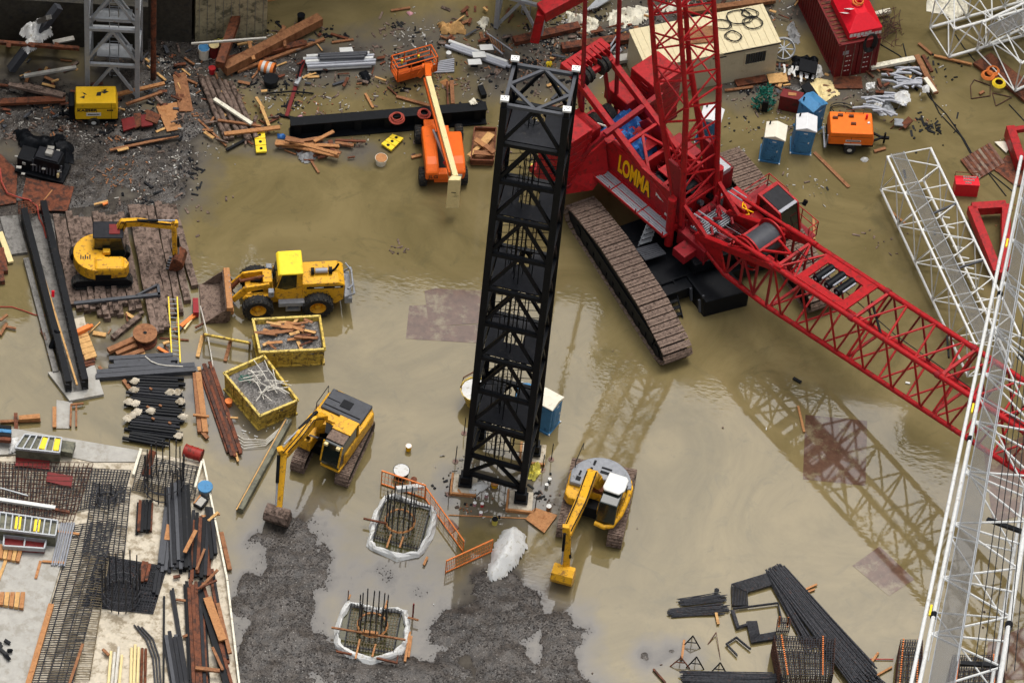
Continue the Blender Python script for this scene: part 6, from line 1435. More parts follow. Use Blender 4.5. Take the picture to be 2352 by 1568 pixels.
# ================================================================ rebar store at the bottom right
def bars(lab, a, b, wid, n, r_, mt='rebar', z=.05, layers=1, spread=1., jit=.5, name='rebar_bundle', cat='rebar', grp=None):
    p, q = P(*a, z), P(*b, z); d = (q-p).normalized(); x = V((-d.y, d.x, 0)); m = MB(); rr = random.Random(int(a[0]))
    for l in range(layers):
        for k in range(n): o = (k-(n-1)/2+rr.uniform(-.6,.6))*wid/n; jz = rr.uniform(0,.07); m.tube(p+d*rr.uniform(-jit,jit)+x*o+V((0,0,l*r_*1.8+jz)), q+d*rr.uniform(-jit,jit)*1.6+x*(o*spread+rr.gauss(0,.09))+V((0,0,l*r_*1.8+rr.uniform(0,.07))), r_, 5)
    return solo(name, m, mt, lab, cat, grp)
bars('long fan of black rebar running to the bottom edge', zr(1165,110), zr(2010,1130), .95, 26, .042, z=.12, layers=4, spread=1.7, jit=.25)
bars('second fan of black rebar overlapping the long one', zr(1120,130), zr(1560,760), .6, 18, .04, z=.1, layers=3, spread=2.2, jit=.3)
bars('loose black rebar between the long fan and the bottom edge', zr(1700,860), zr(2120,1200), .9, 14, .04, z=.05, layers=2, spread=1.3, jit=.6)
bars('short bundle of black rebar pointing left, upper one', zr(265,405), zr(655,360), .45, 14, .025, layers=2, jit=.2)
bars('short bundle of black rebar pointing left, lower one', zr(160,505), zr(680,465), .5, 14, .025, layers=2, jit=.2)
bars('thick black rebar bundle along the bottom edge', zr(300,1120), zr(1180,1150), .7, 16, .032, z=.2, layers=3, jit=.3)
bars('short rebar bundle beyond the big cage', zr(1760,900), zr(1960,1180), .35, 9, .03, jit=.2)
def bentbars(lab, pts, n, wid, r_=.03, z=.12, layers=3, ctr=None):
    q = [P(*zr(*p), z) for p in pts]; c = sum(q, V())/len(q); m = MB()
    if ctr: c = P(*zr(*ctr), z)
    for l in range(layers):
        for k in range(n):
            f = 1-(k/n)*wid; m.path([c+(p-c)*f+V((0,0,l*.05)) for p in q], r_, 5)
    return solo('bent_rebar', m, 'rebar', lab, 'rebar')
bentbars('black rebar hoops bent round the upper left of the store', ((1130,120),(745,235),(755,440)), 11, .4, ctr=(1150,440))
bentbars('thin rebar hoop between the bent bundles', ((760,465),(1190,410),(1225,575)), 4, .06)
bentbars('rebar hoops bent round the lower left of the store', ((740,480),(795,655),(895,625)), 6, .16, ctr=(940,500))
bentbars('thick rebar hoops bent below the thin hoop', ((890,590),(935,790),(1170,750)), 10, .38, ctr=(1160,580))
bentbars('small loose rebar hoop left of the cage', ((800,915),(690,800),(790,735),(930,850)), 4, .14, .02)
def cage(lab, q, z0, z1, na, nb, nz, tilt=0):
    t = thing('rebar_cage', lab, 'rebar cage', P(*q[0])); b = [P(*p, z0) for p in q]; tp = [V((p.x, p.y, z1)) for p in b]; 
    m = MB(); gridmat(m, tp, na, nb, .022); m.build('top_mat', 'rebar', t, 0, True)
    for i in range(4):
        m = MB(); gridmat(m, [b[i], b[(i+1) % 4], tp[(i+1) % 4], tp[i]], na if i % 2 == 0 else nb, nz, .02); m.build('side_mat', 'rrebar' if i else 'rebar', t, 0, True)
    m = MB(); gridmat(m, [p+V((0,0,.1)) for p in b], na//2, nb//2, .022); m.build('bottom_mat', 'rrebar', t, 0, True)
    m = MB()
    for s in (.12,.8):
        a, c_ = tp[0].lerp(tp[1], s), tp[3].lerp(tp[2], s)
        for k in range(20): p = a.lerp(c_, k/19)+V((0,0,.06)); m.box(p.x-.035,p.x+.035,p.y-.03,p.y+.03,p.z-.03,p.z+.03); m.cut()
    m.build('bar_cap', 'orbar', t, 0, True); return t
cage('large dark rebar cage box at the bottom right', fx(zr, (1190,1250),(1680,1250),(1700,900),(1120,880)), .0, 1.5, 24, 16, 9)
cage('rebar cage box half hidden behind the white jib', ((2052,1600),(2110,1600),(2112,1500),(2062,1500)), .0, 1.2, 10, 16, 8)
cage('rebar cage box under the foot of the white jib', ((2170,1610),(2300,1610),(2296,1540),(2180,1540)), .0, 1.4, 22, 10, 8)
cage('small rebar cage on top of the long rebar fan', fx(zr, (1170,690),(1290,690),(1300,610),(1180,600)), .4, .9, 7, 6, 4)
for u1,v1,u2,v2,w_,h_,mt,lab in (
 (*zr(1400,300), *zr(1560,228), .1,.08,'ply','upper orange batten sticking out behind the rebar fan'), (*zr(1415,322), *zr(1540,275), .1,.06,'ply','lower orange batten sticking out behind the rebar fan'),
 (*zr(2050,1010), *zr(2145,880), .12,.1,'ply','orange batten standing off the lower end of the fan'), (*zr(1995,1170), *zr(2275,1015), .1,.08,'ply','long orange batten at the bottom end of the fan'),
 (*zr(595,490), *zr(620,608), .14,.1,'wood2','short pale batten below the left rebar bundle'), (*zr(375,520), *zr(585,492), .09,.05,'wood','thin red batten under the lower left bundle'),
 (*zr(270,945), *zr(295,760), .12,.1,'ply','pale orange board on the small trestle'), (*zr(0,1035), *zr(115,1165), .1,.08,'bwood','brown angle bar at the bottom edge'),
 (*zr(2010,940), *zr(2290,942), .05,.05,'hose','thin red hose between the cages')):
    item(u1,v1,u2,v2,w_,h_,.06,mt,lab)
def trestle(c, lab, s=.45, h=.75, mt='black'):
    p = P(*zr(*c)); t = thing('trestle', lab, 'trestle', p)
    m = MB(); m.bar((-s,-.2,0),(0,0,h),.05); m.bar((s,-.2,0),(0,0,h),.05); m.build('leg_pair', mt, t); m = MB(); m.bar((0,.5,0),(0,0,h),.05); m.build('leg', mt, t); m = MB(); m.bar((-s*.6,-.1,.3),(s*.6,-.1,.3),.04); m.build('brace', mt, t)
trestle((365,800), 'black trestle behind the orange board'); trestle((400,1000), 'black trestle in front of the orange board'); trestle((625,1055), 'black trestle left of the rebar cage')
trestle((255,990), 'rusty brown trestle carrying the orange board', .5, .6, 'rust'); 
m = MB(); m.bar(P(*zr(520,800)), P(*zr(600,685), .2), .05); m.bar(P(*zr(600,685),.2), P(*zr(640,950)), .03); solo('loose_bar', m, 'rrebar', 'thin loose bar between the trestles', 'bar')
pot(zr(600,310), .13, .25, 'white', 'black', 'small dark can on the upper left rebar bundle')
# ================================================================ left middle: timber mats, trough, stacks
t = thing('steel_trough', 'long black walled steel trough running from the mud to a concrete pad', 'trough', P(115,690))
def wall(a, b, w_, h, z, mt, nm):
    m = MB(); m.bar(P(*a, z)+V((0,0,h/2)), P(*b, z)+V((0,0,h/2)), w_, h); return m.build(nm, mt, t, 0, True)
wall((56,508),(158,905), .34, 1.1, .0, 'black', 'side_wall'); wall((100,490),(196,900), .34, 1.1, 0, 'black', 'side_wall')
m = MB(); m.prism([P(*q, .12) for q in ((62,508),(160,903),(194,899),(100,492))][::1], (0,0,.1)); m.build('trough_floor', 'sconc', t, 0, True)
wall((63,515),(177,885), .1, .1, .55, 'wood2', 'guide_batten')
m = MB()
for a, b in (((58,508),(160,905)),((100,490),(196,900))):
    for k in range(28):
        p = P(*a, 1.06).lerp(P(*b, 1.06), (k+.5)/28); m.bar(p-V((.1,0,0)), p+V((.1,0,0)), .07, .05); m.cut()
m.build('stud', 'black', t, 0, True)
wall((60,600),(128,860), .3, .3, 0, 'sconc', 'kerb')
m = MB(); q = [P(*zm(*c), .9) for c in ((130,95),(245,90),(235,15),(130,12))]; gridmat(m, q, 6, 6, .03); m.build('end_grid', 'rust', t, 0, True)
m = MB(); m.tube(P(*zm(352,1020),.2), P(*zm(395,900),1.1), .17, 10); solo('black_bag', m, 'black', 'black bag hanging on the side of the long trough', 'bag')
m = MB(); m.bar(P(*zm(365,625),.9), P(*zm(365,665),.6), .16, .14); solo('red_bottle', m, 'tank', 'small red extinguisher on the trough wall', 'extinguisher')
flat(fx(zm, (330,1205),(480,1400),(715,1355),(650,1150),(590,1180)), -.05, .25, 'conc', 'pale concrete pad at the lower end of the trough', 'concrete_pad', 'pad')
flat(fx(zm, (390,1385),(385,1580),(480,1580),(500,1400)), -.05, .12, 'conc', 'narrow concrete strip below the trough pad', 'concrete_strip', 'pad')
flat(fx(zm, (0,130),(70,390),(190,375),(120,120)), -.02, .2, 'sconc', 'rough grey slab left of the top of the trough', 'concrete_slab', 'slab')
flat(fx(zm, (265,210),(330,345),(390,330),(370,150),(300,130)), -.02, .15, 'sconc', 'rough grey slab right of the top of the trough', 'concrete_slab', 'slab')
rr = random.Random(11); k = 0
def timber(a, b, w_, z, h=.3, lab='thick weathered timber in the lower layer under the small excavator', grp='lower layer of timber mats'):
    m = MB(); p, q = P(*a, z+h/2), P(*b, z+h/2); d = q-p; n = 7; j = [V((rr.uniform(-.03,.03), rr.uniform(-.03,.03), rr.uniform(-.02,.02))) for _ in range(n+1)]
    for i in range(n): m.bar(p+d*(i/n)+j[i], p+d*((i+1)/n+.004)+j[i+1], w_*rr.uniform(.92,1.0), h*rr.uniform(.92,1.0))
    return solo('timber_beam', m, 'dwood', lab, 'timber', grp)
for i in range(11):
    u = 128+i*15; b0 = 498+rr.uniform(-14,10); e0 = (700,712,716,690,725,735,722,726,700,715,712)[i]; timber((u, b0), (u+(e0-b0)*.19, e0), .36, .0)
for i in range(4):
    u = 345+i*17; timber((u, 470+rr.uniform(-3,6)), (u+ (255)*.2, (722,715,690,660)[i]+rr.uniform(-5,5)), .4, .02, .3, 'thick weathered timber at the right side of the mats', 'right hand timber mats')
for i in range(3):
    u = 300+i*14; timber((u, 474), (u+56, (764,760,752)[i]), .36, .32, .3, 'long thick timber laid on top across the mats', 'upper layer of timber mats')
for i, (a, b) in enumerate((((205,640),(212,712)),((232,645),(243,724)),((258,640),(268,716)),((225,640),(222,708)))): timber(a, b, .3, .3, .25, 'stub of timber sticking out below the small excavator', 'timber stubs by the small excavator')
t = thing('jib_beam', 'dark steel beam with a triangular end lying over the timber mats', 'beam', P(270,690,.6))
for a, b, w_ in (((170,697),(368,676),.18),((312,680),(363,654),.1),((363,654),(366,680),.14)): m = MB(); m.bar(P(*a,.75), P(*b,.75), w_, .16); m.build('tube', 'gsteel', t, 0, True)
t = thing('ladder', 'yellow ladder lying from the timber mats onto the water', 'ladder', P(398,760))
for a, b in (((387,682),(395,828)),((407,682),(414,832))): m = MB(); m.bar(P(*a,.7), P(*b,.15), .07, .1); m.build('stile', 'yel2', t, 0, True)
m = MB()
for k in range(14): f = (k+.5)/14; m.tube(P(387,682,.7).lerp(P(395,828,.15), f), P(407,682,.7).lerp(P(414,832,.15), f), .025, 5); m.cut()
m.build('rung', 'galv', t, 0, True)
t = thing('cable_reel', 'rusty wooden cable reel lying below the timber mats', 'cable reel', P(333,783)); 
m = MB(); m.tube((0,0,0),(0,0,.1),.65,22); m.build('flange', 'rust', t); m = MB(); m.tube((0,0,.1),(0,0,.6),.35,16); m.build('hub', 'bwood', t); m = MB(); m.tube((0,0,.6),(0,0,.7),.65,22); m.build('flange', 'wood', t); m = MB(); m.tube((0,0,.701),(0,0,.72),.1,12); m.build('centre_hole', 'black', t)
for v in MW.values(): pass
TT = (
 (*zm(775,950), *zm(965,800), .3,.25,.05,'dwood','dark timber sloping up from the reel to the mats'), (*zm(745,1040), *zm(925,960), .3,.25,.2,'wood','orange timber left of the cable reel, upper one'),
 (*zm(800,1060), *zm(940,1000), .22,.2,.1,'wood','orange timber left of the cable reel, middle one'), (*zm(820,1095), *zm(990,1035), .25,.2,.05,'wood','orange timber left of the cable reel, lower one'),
 (*zm(1085,1015), *zm(1180,1070), .15,.1,.1,'orbar','orange batten right of the cable reel'), (*zm(640,915), *zm(730,930), .25,.1,.05,'wood2','pale board floating right of the trough'),
 (*zm(610,920), *zm(690,840), .06,.05,.05,'wood2','thin stick floating right of the trough'), (*zm(0,225), *zm(75,430), .3,.15,.1,'cream','cream beam at the left edge beside the trough'),
 (*zm(0,830), *zm(50,790), .14,.1,.3,'wood','orange stick at the left edge'), (*zm(0,930), *zm(45,850), .16,.1,.1,'wood','crossed orange stick at the left edge'), (*zm(40,870), *zm(110,885), .12,.08,.1,'wood','short brown stick near the crossed sticks'),
 (*zm(0,340), *zm(30,500), .4,.3,.05,'rust','rusty post at the left edge'), (*zm(0,470), *zm(15,570), .3,.3,.05,'rust','second rusty post at the left edge'),
 (*zm(0,1525), *zm(280,1515), .16,.1,.1,'wood','brown beam pointing at the white capped block'), (*zm(130,1505), *zm(275,1492), .28,.2,.2,'ply','orange block with a white cap by the left edge'), (*zm(108,1470), *zm(112,1590), .2,.16,.1,'bwood','upright brown post across the beam'),
 (*zm(375,1425), *zm(375,1565), .2,.1,.1,'ply','orange board left of the narrow concrete strip'), (*zm(490,1410), *zm(485,1560), .1,.1,.1,'wood','left rail of the narrow timber frame'), (*zm(525,1410), *zm(525,1560), .1,.1,.1,'wood','right rail of the narrow timber frame'), (*zm(485,1410), *zm(575,1400), .1,.1,.15,'wood','orange batten above the narrow timber frame'),
 (*zm(1345,690), *zm(1350,790), .3,.4,.1,'darkred','dark red post beside the yellow ladder'), (*zm(1350,785), *zm(1245,870), .22,.15,.1,'orbar','orange board leaning from the dark red post'), (*zm(1335,800), *zm(1270,890), .1,.1,.1,'cream','pale batten beside the leaning orange board'), (*zm(1245,870), *zm(1200,900), .3,.1,.05,'wood','short orange board by the ladder'),
 (*zm(1395,935), *zm(1360,1080), .2,.1,.02,'wood2','pale board floating below the yellow rail, left one'), (*zm(1590,960), *zm(1550,1110), .18,.1,.02,'wood','brown board floating below the yellow rail'),
 (*zm(1365,1190), *zm(1415,1600), .3,.2,.1,'ply','long orange timber beside the pale grey gap'), (*zm(1340,1195), *zm(1375,1600), .22,.2,.05,'wood','brown timber beside the long orange timber'), (*zm(1330,1478), *zm(1440,1490), .12,.1,.35,'ply','short orange batten across the long timbers'), (*zm(1430,1640), *zm(1395,1600), .2,.12,.1,'wood','brown stub at the foot of the long timbers'),
 (*zm(1540,1495), *zm(1640,1500), .1,.08,.2,'wood2','orange batten sticking out right of the rusty beams'), (*zm(1560,1530), *zm(1640,1800), .12,.1,.1,'wood2','orange batten running beside the rusty beams'), (*zm(1100,950), *zm(1300,965), .1,.05,.02,'bwood','brown batten lying under the ladder'), (*zm(850,1240), *zm(895,1300), .2,.12,.05,'wood','brown board above the stacked tubes'),
 (236,470, 247,466, .14,.1,.25,'orbar','small orange board above the small excavator'), (216,470, 248,462, .12,.08,.2,'wood2','pale stick above the small excavator'))
for r_ in TT: item(r_[0],r_[1],r_[2],r_[3],r_[4],r_[5],r_[6],r_[7],r_[8])
m = MB(); m.bar(P(*zm(515,920),.5), P(*zm(620,870),.5), .28, .3); m.tube(P(*zm(620,870),.5), P(*zm(640,862),.5), .12, 8); solo('float', m, 'orbar', 'bright orange float on the pallets beside the trough', 'float', bevel=.1)
for i in range(5):
    q = fx(zm, (520+i*14,930+i*36),(600+i*14,905+i*36),(612+i*14,938+i*36),(530+i*14,965+i*36)); flat(q, .25-.02*i, .12, 'wood2', ['topmost','second','third','fourth','lowest'][i]+' pale board of the ladder like stack beside the trough', 'board', 'board')
flat(fx(zm, (500,830),(580,815),(600,910),(520,930)), .2, .15, 'cconc', 'cream block above the stack of boards beside the trough', 'cream_block', 'block')
for i in range(4): q = fx(zm, (570,1075+i*22),(655,1060+i*22),(655,1076+i*22),(572,1092+i*22)); flat(q, .12, .1, 'bwood', ['upper','second','third','lower'][i]+' brown board below the pale boards by the trough', 'board', 'board')
stack(*zm(780,1135), *zm(1205,1110), .8, 3, 2, 'gsteel', 'three dark steel tubes lying below the cable reel', .0, h=.14, name='beam_stack', cat='steel beams', part='beam', jit=.3)
stack(*zm(670,1220), *zm(1345,1170), .6, 2, 2, 'gsteel', 'pair of long dark steel beams above the stacked tubes', .0, h=.16, name='beam_stack', cat='steel beams', part='beam', jit=.1)
rws = [(905,1235,1250,1250),(900,1275,1250,1290),(900,1310,1255,1345),(905,1345,1255,1385),(880,1395,1250,1430),(930,1440,1260,1470),(900,1480,1250,1515),(880,1510,1245,1545),(870,1545,1240,1590),(880,1580,1230,1625),(870,1625,1150,1680)]
for i, (a, b_, c_, d_) in enumerate(rws):
    stack(*zm(a,b_), *zm(c_,d_), .55, 3, 1, ('black','black','dsteel'), 'row of black tubes in the stack with white bags', .1+.05*(i % 3), r=.1, name='tube_row', cat='tubes', part='tube', jit=.25, grp='rows of black tubes in the stack')
for i, (x, y) in enumerate(((930,1245),(925,1305),(885,1385),(935,1400),(950,1455),(1040,1450),(915,1480),(1225,1320),(1245,1385),(1260,1490),(1170,1320),(880,1500),(1230,1620))):
    m = MB(); c = P(*zm(x, y), .35); m.blob([(c.x+.3*math.cos(a)*(1 if k % 2 else .7), c.y+.22*math.sin(a)) for k, a in enumerate([j*.7 for j in range(9)])], .2, 9, .32, i); solo('sandbag', m, 'cconc', 'crumpled pale sandbag on the stack of black tubes', 'sandbag', 'sandbags on the black tubes')
for i, (x, y) in enumerate(((1030,1295),(1045,1500),(1160,1530),(1095,1410),(1010,1420))): a, b = zm(x,y), zm(x+18,y+10); item(*a, *b, .1,.1,.35,'wood','small orange wedge between the black tubes','wedge','wedge','wedges between the black tubes')
def rr_beams(lab, a, b, wid, n, mt, z=.05, h=.12): return stack(*a, *b, wid, n, 2, mt, lab, z, h=h, name='beam_stack', cat='steel beams', part='beam', jit=.35)
rr_beams('long bundle of rusty brown beams left of the scratched skip', zm(1415,1150), zm(1620,1750), .85, 5, ('rrebar','rust','rust'))
t = thing('timber_beam', 'mossy concrete beam lying from the skips towards the excavator bucket', 'beam', P(605,1070)); m = MB(); m.bar(P(663,965,.2), P(550,1172,.2), .38, .4); m.build('beam', 'dconc', t, .02, True); m = MB(); m.bar(P(657,962,.42), P(543,1170,.42), .06, .06); m.build('edge', 'wood2', t, 0, True)
t = thing('yellow_rail', 'worn yellow guard rail standing left of the full skip', 'rail', P(520,770))
for z in (.35, .95): m = MB(); m.bar(P(*zm(1405,925),z), P(*zm(1720,985),z), .1, .14); m.build('rail', 'yworn', t, 0, True)
for x, y in ((1405,925),(1590,960),(1720,985)): m = MB(); m.bar(P(*zm(x,y)), P(*zm(x,y),1.0), .12, .12); m.build('post', 'bwood', t, 0, True)
m = MB(); m.path([P(*zm(1380,730),.3), P(*zm(1405,830),.5), P(*zm(1430,930),.3), P(*zm(1480,1220),.1), P(*zm(1490,1270),.0)], .03, 5); solo('rope', m, 'rope', 'pale rope hanging past the yellow rail', 'rope')
for i in range(4): m = MB(); m.path([P(530+i*3, 990+i*8), P(560,1008+i*7,.1), P(610,1010+i*4,.15), P(640+i*3,985,.2), P(660,970-i*2,.4)], .025, 5); solo('cable', m, 'rope', ['first','second','third','fourth'][i]+' pale cable curving below the scratched skip, counted from the top', 'cable')
pot((525,930), .2, .35, 'orbar', 'orbar', 'bright orange bucket left of the scratched skip')
m = MB(); m.path([P(*zm(1000,1075),.3)]+[P(*zm(x,y),.35) for x, y in ((1040,1110),(1090,1130),(1150,1140),(1260,1145))], .03, 5); solo('branch', m, 'rope', 'pale branching rod lying over the dark tubes', 'rod')
m = MB(); m.path([P(*zm(x,y),.05) for x, y in ((0,735),(80,735),(160,760),(240,790),(310,795))], .03, 5); solo('hose', m, 'hose', 'thin red hose floating left of the trough', 'hose')
m = MB(); m.path([P(*zt0(x,y),.3) for x, y in ((0,1160),(10,1250),(50,1330),(130,1360),(200,1375),(255,1420),(270,1500),(300,1560),(320,1640))], .05, 6); solo('hose', m, 'hose', 'long red hose snaking past the black engine', 'hose')
m = MB(); m.bar(P(*zt0(270,1420),.2), P(*zt0(360,1310),.2), .06, .06); solo('batten', m, 'ply', 'thin yellow batten on the rusty plate by the red hose', 'batten')
flat(fx(zt0, (180,1230),(510,1290),(465,1455),(240,1455),(150,1370)), .12, .05, 'rust', 'rusty road plate in front of the black engine', 'road_plate', 'plate')
flat(fx(zt0, (0,1060),(120,1180),(110,1400),(-20,1420)), .1, .05, 'rust', 'rusty road plate at the left edge', 'road_plate', 'plate')
flat(fx(zt0, (1075,735),(1225,705),(1290,885),(1150,910)), .1, .05, 'ply', 'bright orange plywood sheet right of the yellow compressor', 'plywood_sheet', 'plywood')
flat(fx(zt0, (1190,520),(1280,500),(1330,770),(1235,770)), .15, .05, 'wood', 'orange brown plank sheet behind the bright plywood', 'plywood_sheet', 'plywood')
for i, q in enumerate((((835,830),(920,810),(940,880),(850,910)),((920,790),(970,785),(975,870),(930,890)),((970,800),(1060,790),(1050,870),(975,880)),((1010,760),(1110,800),(1080,860),(1000,830)))):
    flat(fx(zt0, *q), .15+.1*i, .1, 'cont' if i % 2 == 0 else 'bwood', ['first','second','third','topmost'][i]+' dark board of the heap right of the yellow compressor', 'dark_board', 'board')
# black engine unit
q = [P(*zt0(*c), .3) for c in ((110,1180),(420,1260),(430,1080),(130,1040))]; c = sum(q, V())/4
t = thing('diesel_engine', 'black skid mounted diesel engine standing on a rusty plate', 'engine', (c.x, c.y, .1)); e = (q[1]-q[0]).normalized(); f_ = V((-e.y,e.x,0))
def EB(a, b, c0, c1, z0, z1, mt, nm, bev=.03): m = MB(); o = q[0]; m.hexa([o+e*x+f_*y+V((0,0,z)) for z in (z0,z1) for x, y in ((a,c0),(b,c0),(b,c1),(a,c1))]); return m.build(nm, mt, t, bev, True)
EB(-.1,2.7,.0,1.4,-.15,.05,'black','skid'); EB(.0,.85,.2,1.2,.05,.9,'black','radiator'); EB(.95,2.4,.25,1.15,.05,1.2,'black','engine_block'); EB(1.0,2.3,.3,1.1,1.2,1.3,'dsteel','top_cover')
EB(1.5,1.9,.5,.85,1.3,1.55,'conc','air_box',.05); EB(.3,.5,.15,.25,.5,.7,'conc','gauge_plate'); EB(2.3,2.42,.1,.3,.2,.5,'cream','lamp')
m = MB()
for k in range(9): x = .9+k*.2; p = q[0]+e*x+f_*.2; m.tube(p+V((0,0,.2)), p+f_*.15+V((0,0,1.0)), .05, 6); m.cut()
m.build('pipe', 'gsteel', t, 0, True)
blobthing('black plastic sheet heaped behind the diesel engine', 'sheeting', 'sheet', zt0, ((95,910),(180,890),(250,950),(430,930),(500,1000),(510,1110),(450,1130),(300,1030),(130,1010)), .7, 'black', 4, n=24)
for i, (x, y, s) in enumerate(((130,1155,.14),(232,1130,.16),(300,1165,.1),(400,1040,.1),(410,1180,.12),(112,1080,.08),(160,1200,.1),(350,1020,.18),(275,1095,.06))): p = P(*zt0(x,y), .9); m = MB(); m.box(p.x-s,p.x+s,p.y-s*.6,p.y+s*.6,p.z,p.z+.06); solo('light_fitting', m, 'conc', 'small pale fitting on the black diesel engine', 'fitting', 'pale fittings on the diesel engine')

# ================================================================ grey lattice masts at the top
def mastg(lab, base, w_, H, ph, zlean=0, rot=0.):
    c = P(*base); t = thing('lattice_mast', lab, 'tower', c, rot, 'grey lattice masts at the top'); h = w_/2
    cs = [V((x*h, y*h, 0)) for x, y in ((-1,-1),(1,-1),(1,1),(-1,1))]
    for p in cs: MB().bar(p+V((0,0,-.3)), p+V((0,0,H)), .26, .26, up=(0,1,0)).build('column', 'galv', t, .02)
    n = int(H/ph)
    for i in range(4):
        a, b = cs[i], cs[(i+1) % 4]; m = MB()
        for k in range(n):
            z0, z1 = k*ph, (k+1)*ph-.3; mid = (a+b)/2+V((0,0,z1)); m.bar(a+V((0,0,z0+.1)), mid, .15, .15); m.bar(b+V((0,0,z0+.1)), mid, .15, .15); m.bar(a+V((0,0,z1+.06)), b+V((0,0,z1+.06)), .17, .2)
            if k % 2: m.bar(a+V((0,0,z1+.9)), b+V((0,0,z1+.9)), .15, .16)
        m.build('face_bracing', 'galv', t)
    m = MB(); 
    for y in (-.25, .25): m.tube((y,.2,0),(y,.2,H),.03,5)
    for k in range(int(H/.35)): m.tube((-.25,.2,k*.35),(.25,.2,k*.35),.02,4)
    m.build('ladder', 'galv', t); m = MB()
    for k in range(n): m.box(-h*.7, h*.7, .1, h*.8, k*ph+1.6, k*ph+1.65); m.cut()
    m.build('landing', 'galv', t); return t
mastg('grey lattice tower crane mast at the top left, rust at its joints', (262,180), 2.75, 26, 2.85, rot=R(4))
mastg('grey lattice mast cut by the top edge left of the red strut', (1205,40), 2.6, 20, 2.9, rot=R(-12))
# concrete core walls with timber walings
t = thing('concrete_wall', 'wet olive concrete core wall with yellow paint marks at the top', 'wall', P(520,60))
def wallpoly(a, b, h, nm, mt='dconc', th=.5):
    p, q = P(*a), P(*b); d = (q-p).normalized(); x = V((-d.y, d.x, 0)); m = MB(); m.prism([p, q, q+x*th, p+x*th], (0,0,h)); return m.build(nm, mt, t, 0, True)
wallpoly((448,99),(612,88), 7.5, 'front_face', 'core', th=4.5); 
m = MB()
for k in range(9): a = P(448,99).lerp(P(612,88), (k+.5)/9)-V((0,.02,0)); m.bar(a+V((0,0,0)), a+V((0,0,7.4)), .03, .02); m.cut()
m.build('form_joint', 'sconc', t, 0, True)
m = MB(); m.bar(P(440,99,5.7)-V((0,.06,0)), P(612,86,5.7)-V((0,.06,0)), .1, .12); m.build('ledge', 'conc', t, 0, True)
m = MB()
for k in range(7): p = P(492+k*6, 92-k*.7, .6+.15*(k % 3))-V((0,.03,0)); m.bar(p, p+V((.12,0,.1*(k % 2))), .05, .05); m.cut()
m.build('paint_mark', 'bronze', t, 0, True)
t2 = thing('retaining_wall', 'dark shadowed retaining wall behind the grey mast at the top left', 'wall', P(120,-30));  # dark fill for the shadowed interior, shade put into its colour
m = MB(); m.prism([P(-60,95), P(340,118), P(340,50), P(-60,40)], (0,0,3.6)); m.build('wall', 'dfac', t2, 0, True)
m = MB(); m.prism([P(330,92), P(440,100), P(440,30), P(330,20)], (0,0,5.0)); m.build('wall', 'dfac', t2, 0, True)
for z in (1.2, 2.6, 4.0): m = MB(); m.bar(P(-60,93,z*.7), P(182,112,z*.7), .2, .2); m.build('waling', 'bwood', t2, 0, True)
for u in (20, 75, 130): m = MB(); m.bar(P(u,105), P(u,103,5.5), .25, .25, up=(0,1,0)); m.build('soldier_pile', 'bwood', t2, 0, True)
for r_ in ((25,160,135,15,.45,.4,2.2,'gsteel','dark raking steel prop at the top left'), (70,60,112,40,.3,.25,4.0,'sconc','grey beam above the white tarpaulin'), (350,190,352,-40,.3,.3,.2,'rust','rusty vertical pipe right of the grey mast')):
    m = MB(); m.bar(P(r_[0],r_[1],.3), P(r_[2],r_[3],r_[6]+2), r_[4], r_[5]) if 'pipe' not in r_[8] else m.tube(P(352,185), P(352,185)+V((0,0,9)), .16, 10); solo('steel_prop', m, r_[7], r_[8], 'prop')
blobthing('white tarpaulin snagged on the raking prop at the top left', 'tarpaulin', 'tarpaulin', zt0, ((145,200),(230,165),(340,160),(365,250),(310,270),(250,340),(190,375),(150,340),(200,280),(140,240)), .9, 'tarpw', 9, z=2.4, n=30, rough=.45)
blobthing('grey sheeting hanging left of the grey mast', 'sheeting', 'sheet', zt0, ((445,-20),(520,-20),(530,150),(500,245),(430,240),(420,120)), .8, 'tarpg', 5, z=.8, n=20, rough=.7)
